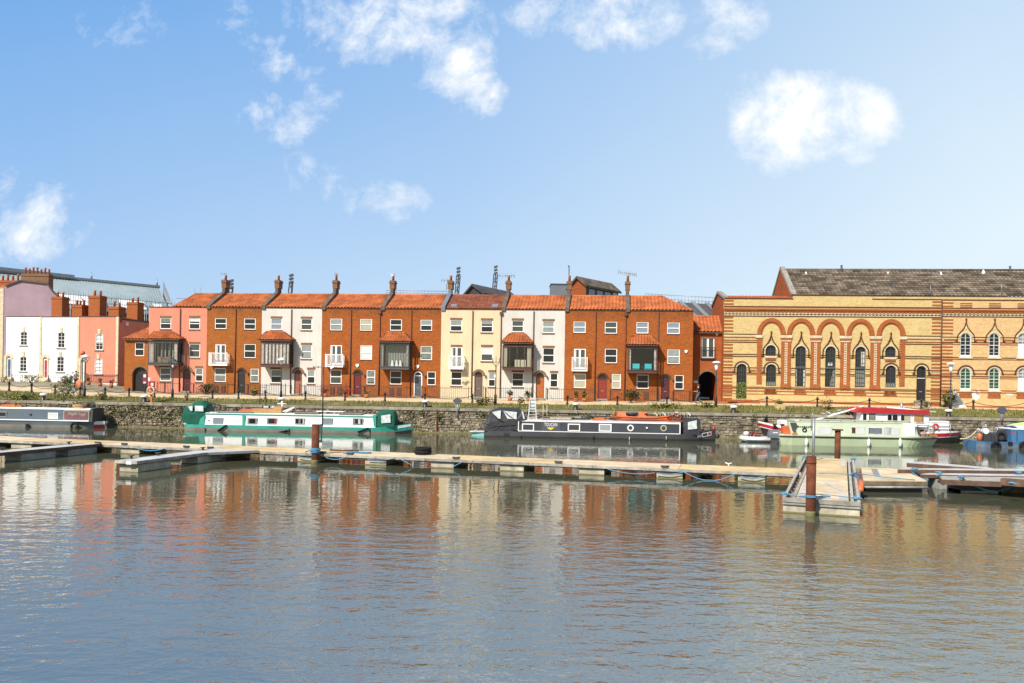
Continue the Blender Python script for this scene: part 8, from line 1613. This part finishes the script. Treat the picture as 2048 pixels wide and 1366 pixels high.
bush('spreading bush on the bank between the cream house and the orange door', 976, 802, 71.6, .7, .4, .35, 'leaf_dry', 120, .2)
bush('yellow green weeds on the bank left of the white stepladder', 1041, 803, 71.0, .5, .4, .45, 'leaf_dry', 110, .18)
bush('flowering pale bush at the corner between the brick hall and buff wing', 1893, 805, 72.3, .95, .5, .95, 'leaf', 420, .2)
bush('straggling dry shrub at the foot of the black hall door', 1850, 812, 71.6, .7, .4, .4, 'leaf_dry', 120, .18)
bush('green plant in a tan box on the bank left of the middle arches', 1560, 812, 70.3, .5, .35, .45, 'leaf', 170, .16)
p = groundz(1560, 69.9); b = B('brick_yellow'); b.box(p.x - .36, p.x + .36, 69.6, 70.2, p.z - .1, p.z + .38); single(b, 'plant_box', 'tan box standing on the bank below the left bay of the brick hall', 'box', WORLD, p)
bush('dry branching shrub on the bank behind the boom of the barge', 1655, 812, 69.6, .8, .5, .75, 'leaf_dry', 150, .15)
bush('tall green weeds on the bank in front of the salmon old house', 205, 790, 70.4, .7, .4, .5, 'leaf_dry', 150, .18)
bush('tall green weeds on the bank before the lilac house', 30, 792, 69.9, 1.3, .5, .35, 'leaf', 200, .2); bush('grassy clump on the bank before the scarlet door house', 52, 794, 69.7, .9, .5, .35, 'leaf', 160, .2)
bush('thin tall weeds on the bank before the maroon door', 373, 797, 70.6, .4, .3, .55, 'leaf_dry', 80, .15)
bush('mass of weeds on the bank before the turquoise chairs house', 1330, 812, 69.9, 1.6, .5, .35, 'leaf', 330, .17); bush('low weeds on the bank before the arched passage', 1415, 812, 70.2, 1.0, .5, .4, 'leaf', 200, .17)
# grey sheeted bicycle trailer by the corner, and a bicycle at the left
q = groundz(1910, 72.6); b = B('plastic'); b.loft([[(q.x - .5, 72.4, q.z), (q.x + .9, 72.4, q.z), (q.x + .5, 72.5, q.z + .6), (q.x - .1, 72.5, q.z + 1.5)], [(q.x - .5, 73.2, q.z), (q.x + .9, 73.2, q.z), (q.x + .5, 73.0, q.z + .5), (q.x - .1, 73.0, q.z + 1.6)]]); single(b, 'rubbish_bag', 'pale crumpled sheet heaped against the wall right of the flowering corner bush', 'sheet', WORLD, q)
def bicycle(label, x, y, z):
    T = thing('bicycle', label, 'bicycle', WORLD, (x, y, z))
    for dx in (-.52, .52): b = B('tyre'); b.torus((x + dx, y, z + .34), .32, .025, 'y', 18, 5); w = b.build('wheel', T); b = B('grey_metal'); [b.tube([(x + dx, y, z + .34), (x + dx + .31 * cos(a), y, z + .34 + .31 * sin(a))], .006, 3) for a in [k * pi / 4 for k in range(8)]]; b.build('spokes', w)
    b = B('grey_metal'); [b.tube([(x + u[0], y, z + u[1]), (x + v[0], y, z + v[1])], .02, 5) for u, v in (((-.52, .34), (-.1, .34)), ((-.1, .34), (-.2, .85)), ((-.2, .85), (.33, .8)), ((-.1, .34), (.33, .75)), ((-.52, .34), (-.2, .8)), ((.52, .34), (.33, .95)))]; b.build('frame', T)
    b = B('dark_metal'); b.box(x - .32, x - .08, y - .06, y + .06, z + .88, z + .94); b.build('saddle', T); b = B('dark_metal'); b.tube([(x + .33, y - .25, z + 1.0), (x + .36, y, z + .98), (x + .33, y + .25, z + 1.0)], .018, 5); b.build('handlebar', T); b = B('grey_metal'); b.box(x + .34, x + .7, y - .2, y + .2, z + .7, z + .98); b.build('basket', T)
q = groundz(136, 70.8); bicycle('bicycle leaning in the weeds on the quay before the scarlet door house', q.x, 70.8, q.z)
# people
def skinned(name, mat, V, E, rad, root, parent, lv=2):
    me = bpy.data.meshes.new(name); me.from_pydata(V, E, []); me.materials.append(M[mat]); o = bpy.data.objects.new(name, me); COL.objects.link(o); o.parent = parent
    md = o.modifiers.new('skin', 'SKIN'); md.use_smooth_shade = True
    for i, r in enumerate(rad): me.skin_vertices[0].data[i].radius = r if isinstance(r, tuple) else (r, r)
    for d in me.skin_vertices[0].data: d.use_root = False
    me.skin_vertices[0].data[root].use_root = True
    s = o.modifiers.new('subdivision', 'SUBSURF'); s.levels = lv; s.render_levels = lv; return o
def person(label, p, face, h, top, trousers, stride, armL, armR, hair_tail=False, shoe='shoe'):
    k = h / 1.7; T = bpy.data.objects.new('person', None); COL.objects.link(T); T.location = p; T.rotation_euler = (0, 0, face); T['label'] = label; T['category'] = 'person'; OFF[T.name] = (0, 0, 0); S = lambda *v: tuple(q * k for q in v)
    # local: +x forward, +y left, z up
    st = stride; hipz, knz = .90, .50
    fl, fr = (st, .09, .07), (-st, -.09, .10 if st else .07); kl, kr = (st * .55 + .06, .095, knz), (-st * .30 + .06, -.095, knz - .01)
    V = [S(0, 0, .95), S(0, 0, 1.12), S(.01, 0, 1.32), S(.01, 0, 1.42), S(.02, 0, 1.50), S(.03, 0, 1.58), S(.035, 0, 1.66), S(0, .09, hipz), S(*kl), S(fl[0] - .03, fl[1], .1), S(fl[0] + .14, fl[1], .04), S(0, -.09, hipz), S(*kr), S(fr[0] - .03, fr[1], .12), S(fr[0] + .12, fr[1], .05),
         S(0, .17, 1.38), S(*armL[0]), S(*armL[1]), S(0, -.17, 1.38), S(*armR[0]), S(*armR[1])]
    E = [(0, 1), (1, 2), (2, 3), (3, 4), (4, 5), (5, 6), (0, 7), (7, 8), (8, 9), (9, 10), (0, 11), (11, 12), (12, 13), (13, 14), (3, 15), (15, 16), (16, 17), (3, 18), (18, 19), (19, 20)]
    rad = [(.105, .135), (.095, .12), (.10, .15), (.06, .08), .048, .075, .082, .085, .052, .036, .03, .085, .052, .036, .03, .052, .038, .026, .052, .038, .026]
    def hand(w, e):                     # palm, four bent fingers and a thumb as one chain set
        d = (Vector(w) - Vector(e)).normalized(); b0 = len(V) ; side = Vector((0, 1, 0)); pv = Vector(w) + d * .05 * k; V.append(tuple(pv)); return b0, d, side
    for wi, ei, sg in ((17, 16, 1), (20, 19, -1)):
        b0, d, side = hand(V[wi], V[ei]); E.append((wi, b0)); rad.append((.022, .034))
        for j, (o_, l) in enumerate(((-.03, .07), (-.01, .085), (.01, .08), (.03, .062))):
            base = Vector(V[b0]) + Vector((o_ * k, 0, 0)) * .9 + d * .03 * k; n0 = len(V); V.append(tuple(base)); V.append(tuple(base + d * l * k * .5)); V.append(tuple(base + (d * .8 + Vector((0, -sg * .5, 0))).normalized() * l * k * .95)); E += [(b0, n0), (n0, n0 + 1), (n0 + 1, n0 + 2)]; rad += [.0095, .0085, .007]
        n0 = len(V); tb = Vector(V[wi]) + Vector((.03 * k, 0, 0)) + d * .02 * k; V.append(tuple(tb)); V.append(tuple(tb + (d + Vector((.6, 0, 0))).normalized() * .05 * k)); E += [(b0, n0), (n0, n0 + 1)]; rad += [.012, .009]
    rad = [tuple(q * k for q in r) if isinstance(r, tuple) else r * k for r in rad]
    skinned('body', 'skin', V, E, rad, 0, T)
    tv = [0, 1, 2, 3, 15, 16, 18, 19]; mp = {v: i for i, v in enumerate(tv)}
    skinned('top', top, [V[v] for v in tv], [(mp[a], mp[c]) for a, c in E if a in mp and c in mp], [tuple(q * 1.14 for q in (rad[v] if isinstance(rad[v], tuple) else (rad[v], rad[v]))) for v in tv], 0, T)
    lv_ = [0, 7, 8, 9, 11, 12, 13]; mp = {v: i for i, v in enumerate(lv_)}
    skinned('trousers', trousers, [V[v] for v in lv_], [(mp[a], mp[c]) for a, c in E if a in mp and c in mp], [tuple(q * (1.13 if v in (0, 7, 11) else 1.35) for q in (rad[v] if isinstance(rad[v], tuple) else (rad[v], rad[v]))) for v in lv_], 0, T)
    for a, c in ((9, 10), (13, 14)): q = Vector(V[a]); e = Vector(V[c]); skinned('shoe', shoe, [tuple(q - Vector((.05 * k, 0, .05 * k))), tuple((q + e) / 2 - Vector((0, 0, .02 * k))), tuple(e + Vector((.06 * k, 0, 0)))], [(0, 1), (1, 2)], [.042 * k, .044 * k, .034 * k], 0, T)
    hc = Vector(V[6]); b = B('hair'); b.smooth = True; b.lathe((hc.x - .018 * k, hc.y, hc.z - .035 * k), [(.001, .135 * k), (.055 * k, .122 * k), (.092 * k, .07 * k), (.098 * k, .01 * k), (.09 * k, -.02 * k)], 12); hr = b.build('hair', T, (0, 0, 0))
    if hair_tail: b = B('hair'); b.tube([(hc.x - .09 * k, 0, hc.z + .05 * k), (hc.x - .17 * k, 0, hc.z), (hc.x - .19 * k, 0, hc.z - .16 * k)], .035 * k, 6, .015 * k); b.build('ponytail', hr, (0, 0, 0))
    b = B('skin'); b.loft([[(hc.x + .075 * k, y * k, hc.z + z * k) for y, z in ((-.014, -.03), (.014, -.03), (.008, .01), (-.008, .01))], [(hc.x + .108 * k, y * k, hc.z + z * k) for y, z in ((-.012, -.03), (.012, -.03), (.004, -.02), (-.004, -.02))]]); [b.lathe((hc.x, sg * .085 * k, hc.z - .03 * k), [(.001, 0), (.018 * k, .01 * k), (.018 * k, .04 * k), (.001, .05 * k)], 6) for sg in (-1, 1)]; b.build('face', T, (0, 0, 0))
    b = B('hair'); [b.box(hc.x + .083 * k, hc.x + .087 * k, (sg * .03 - .01) * k, (sg * .03 + .01) * k, hc.z + .005 * k, hc.z + .017 * k) for sg in (-1, 1)]; b.box(hc.x + .076 * k, hc.x + .08 * k, -.022 * k, .022 * k, hc.z - .062 * k, hc.z - .054 * k); b.build('eyes_and_mouth', T, (0, 0, 0))
    return T
p = groundz(1397, 72.3); person('person in a sleeveless black top and grey jeans striding left past the arched passage', p, pi, 1.68, 'cloth_black', 'denim', .30, ((.12, .22, 1.12), (.36, .18, 1.10)), ((-.10, -.22, 1.12), (.02, -.26, .88)), True)
p = groundz(151, 78.5); person('person in a pale patterned top and black trousers standing behind the flared lantern lamp', p, -.6, 1.62, 'cloth_pale', 'cloth_black', .05, ((.05, .24, 1.14), (.24, .16, 1.02)), ((.04, -.24, 1.14), (.22, -.18, 1.0)), False)
q = groundz(156.5, 78.2); b = B('orange'); b.loft([[(q.x - .2, 78.1, q.z + .25), (q.x + .2, 78.1, q.z + .25), (q.x + .2, 78.3, q.z + .25), (q.x - .2, 78.3, q.z + .25)], [(q.x - .26, 78.08, q.z + .45), (q.x + .26, 78.08, q.z + .45), (q.x + .26, 78.32, q.z + .45), (q.x - .26, 78.32, q.z + .45)], [(q.x - .18, 78.15, q.z + .78), (q.x + .18, 78.15, q.z + .78), (q.x + .18, 78.25, q.z + .78), (q.x - .18, 78.25, q.z + .78)]]); b.tube([(q.x - .12, 78.2, q.z + .76), (q.x, 78.2, q.z + 1.0), (q.x + .12, 78.2, q.z + .76)], .02, 5); single(b, 'shoulder_bag', 'bright orange bag carried by the person in the patterned top', 'bag', WORLD, (q.x, 78.2, q.z + .25))
# flower pots along the salmon old house
for i, px in enumerate((177, 200, 222)): bush(('leftmost', 'middle', 'rightmost')[i] + ' of three terracotta pots along the white basement wall', px, 778, 83.5, .3, .3, .3, ('leaf_dry', 'leaf', 'leaf_red')[i], 60, .16, 'pot_plant', 'pot plant', True)
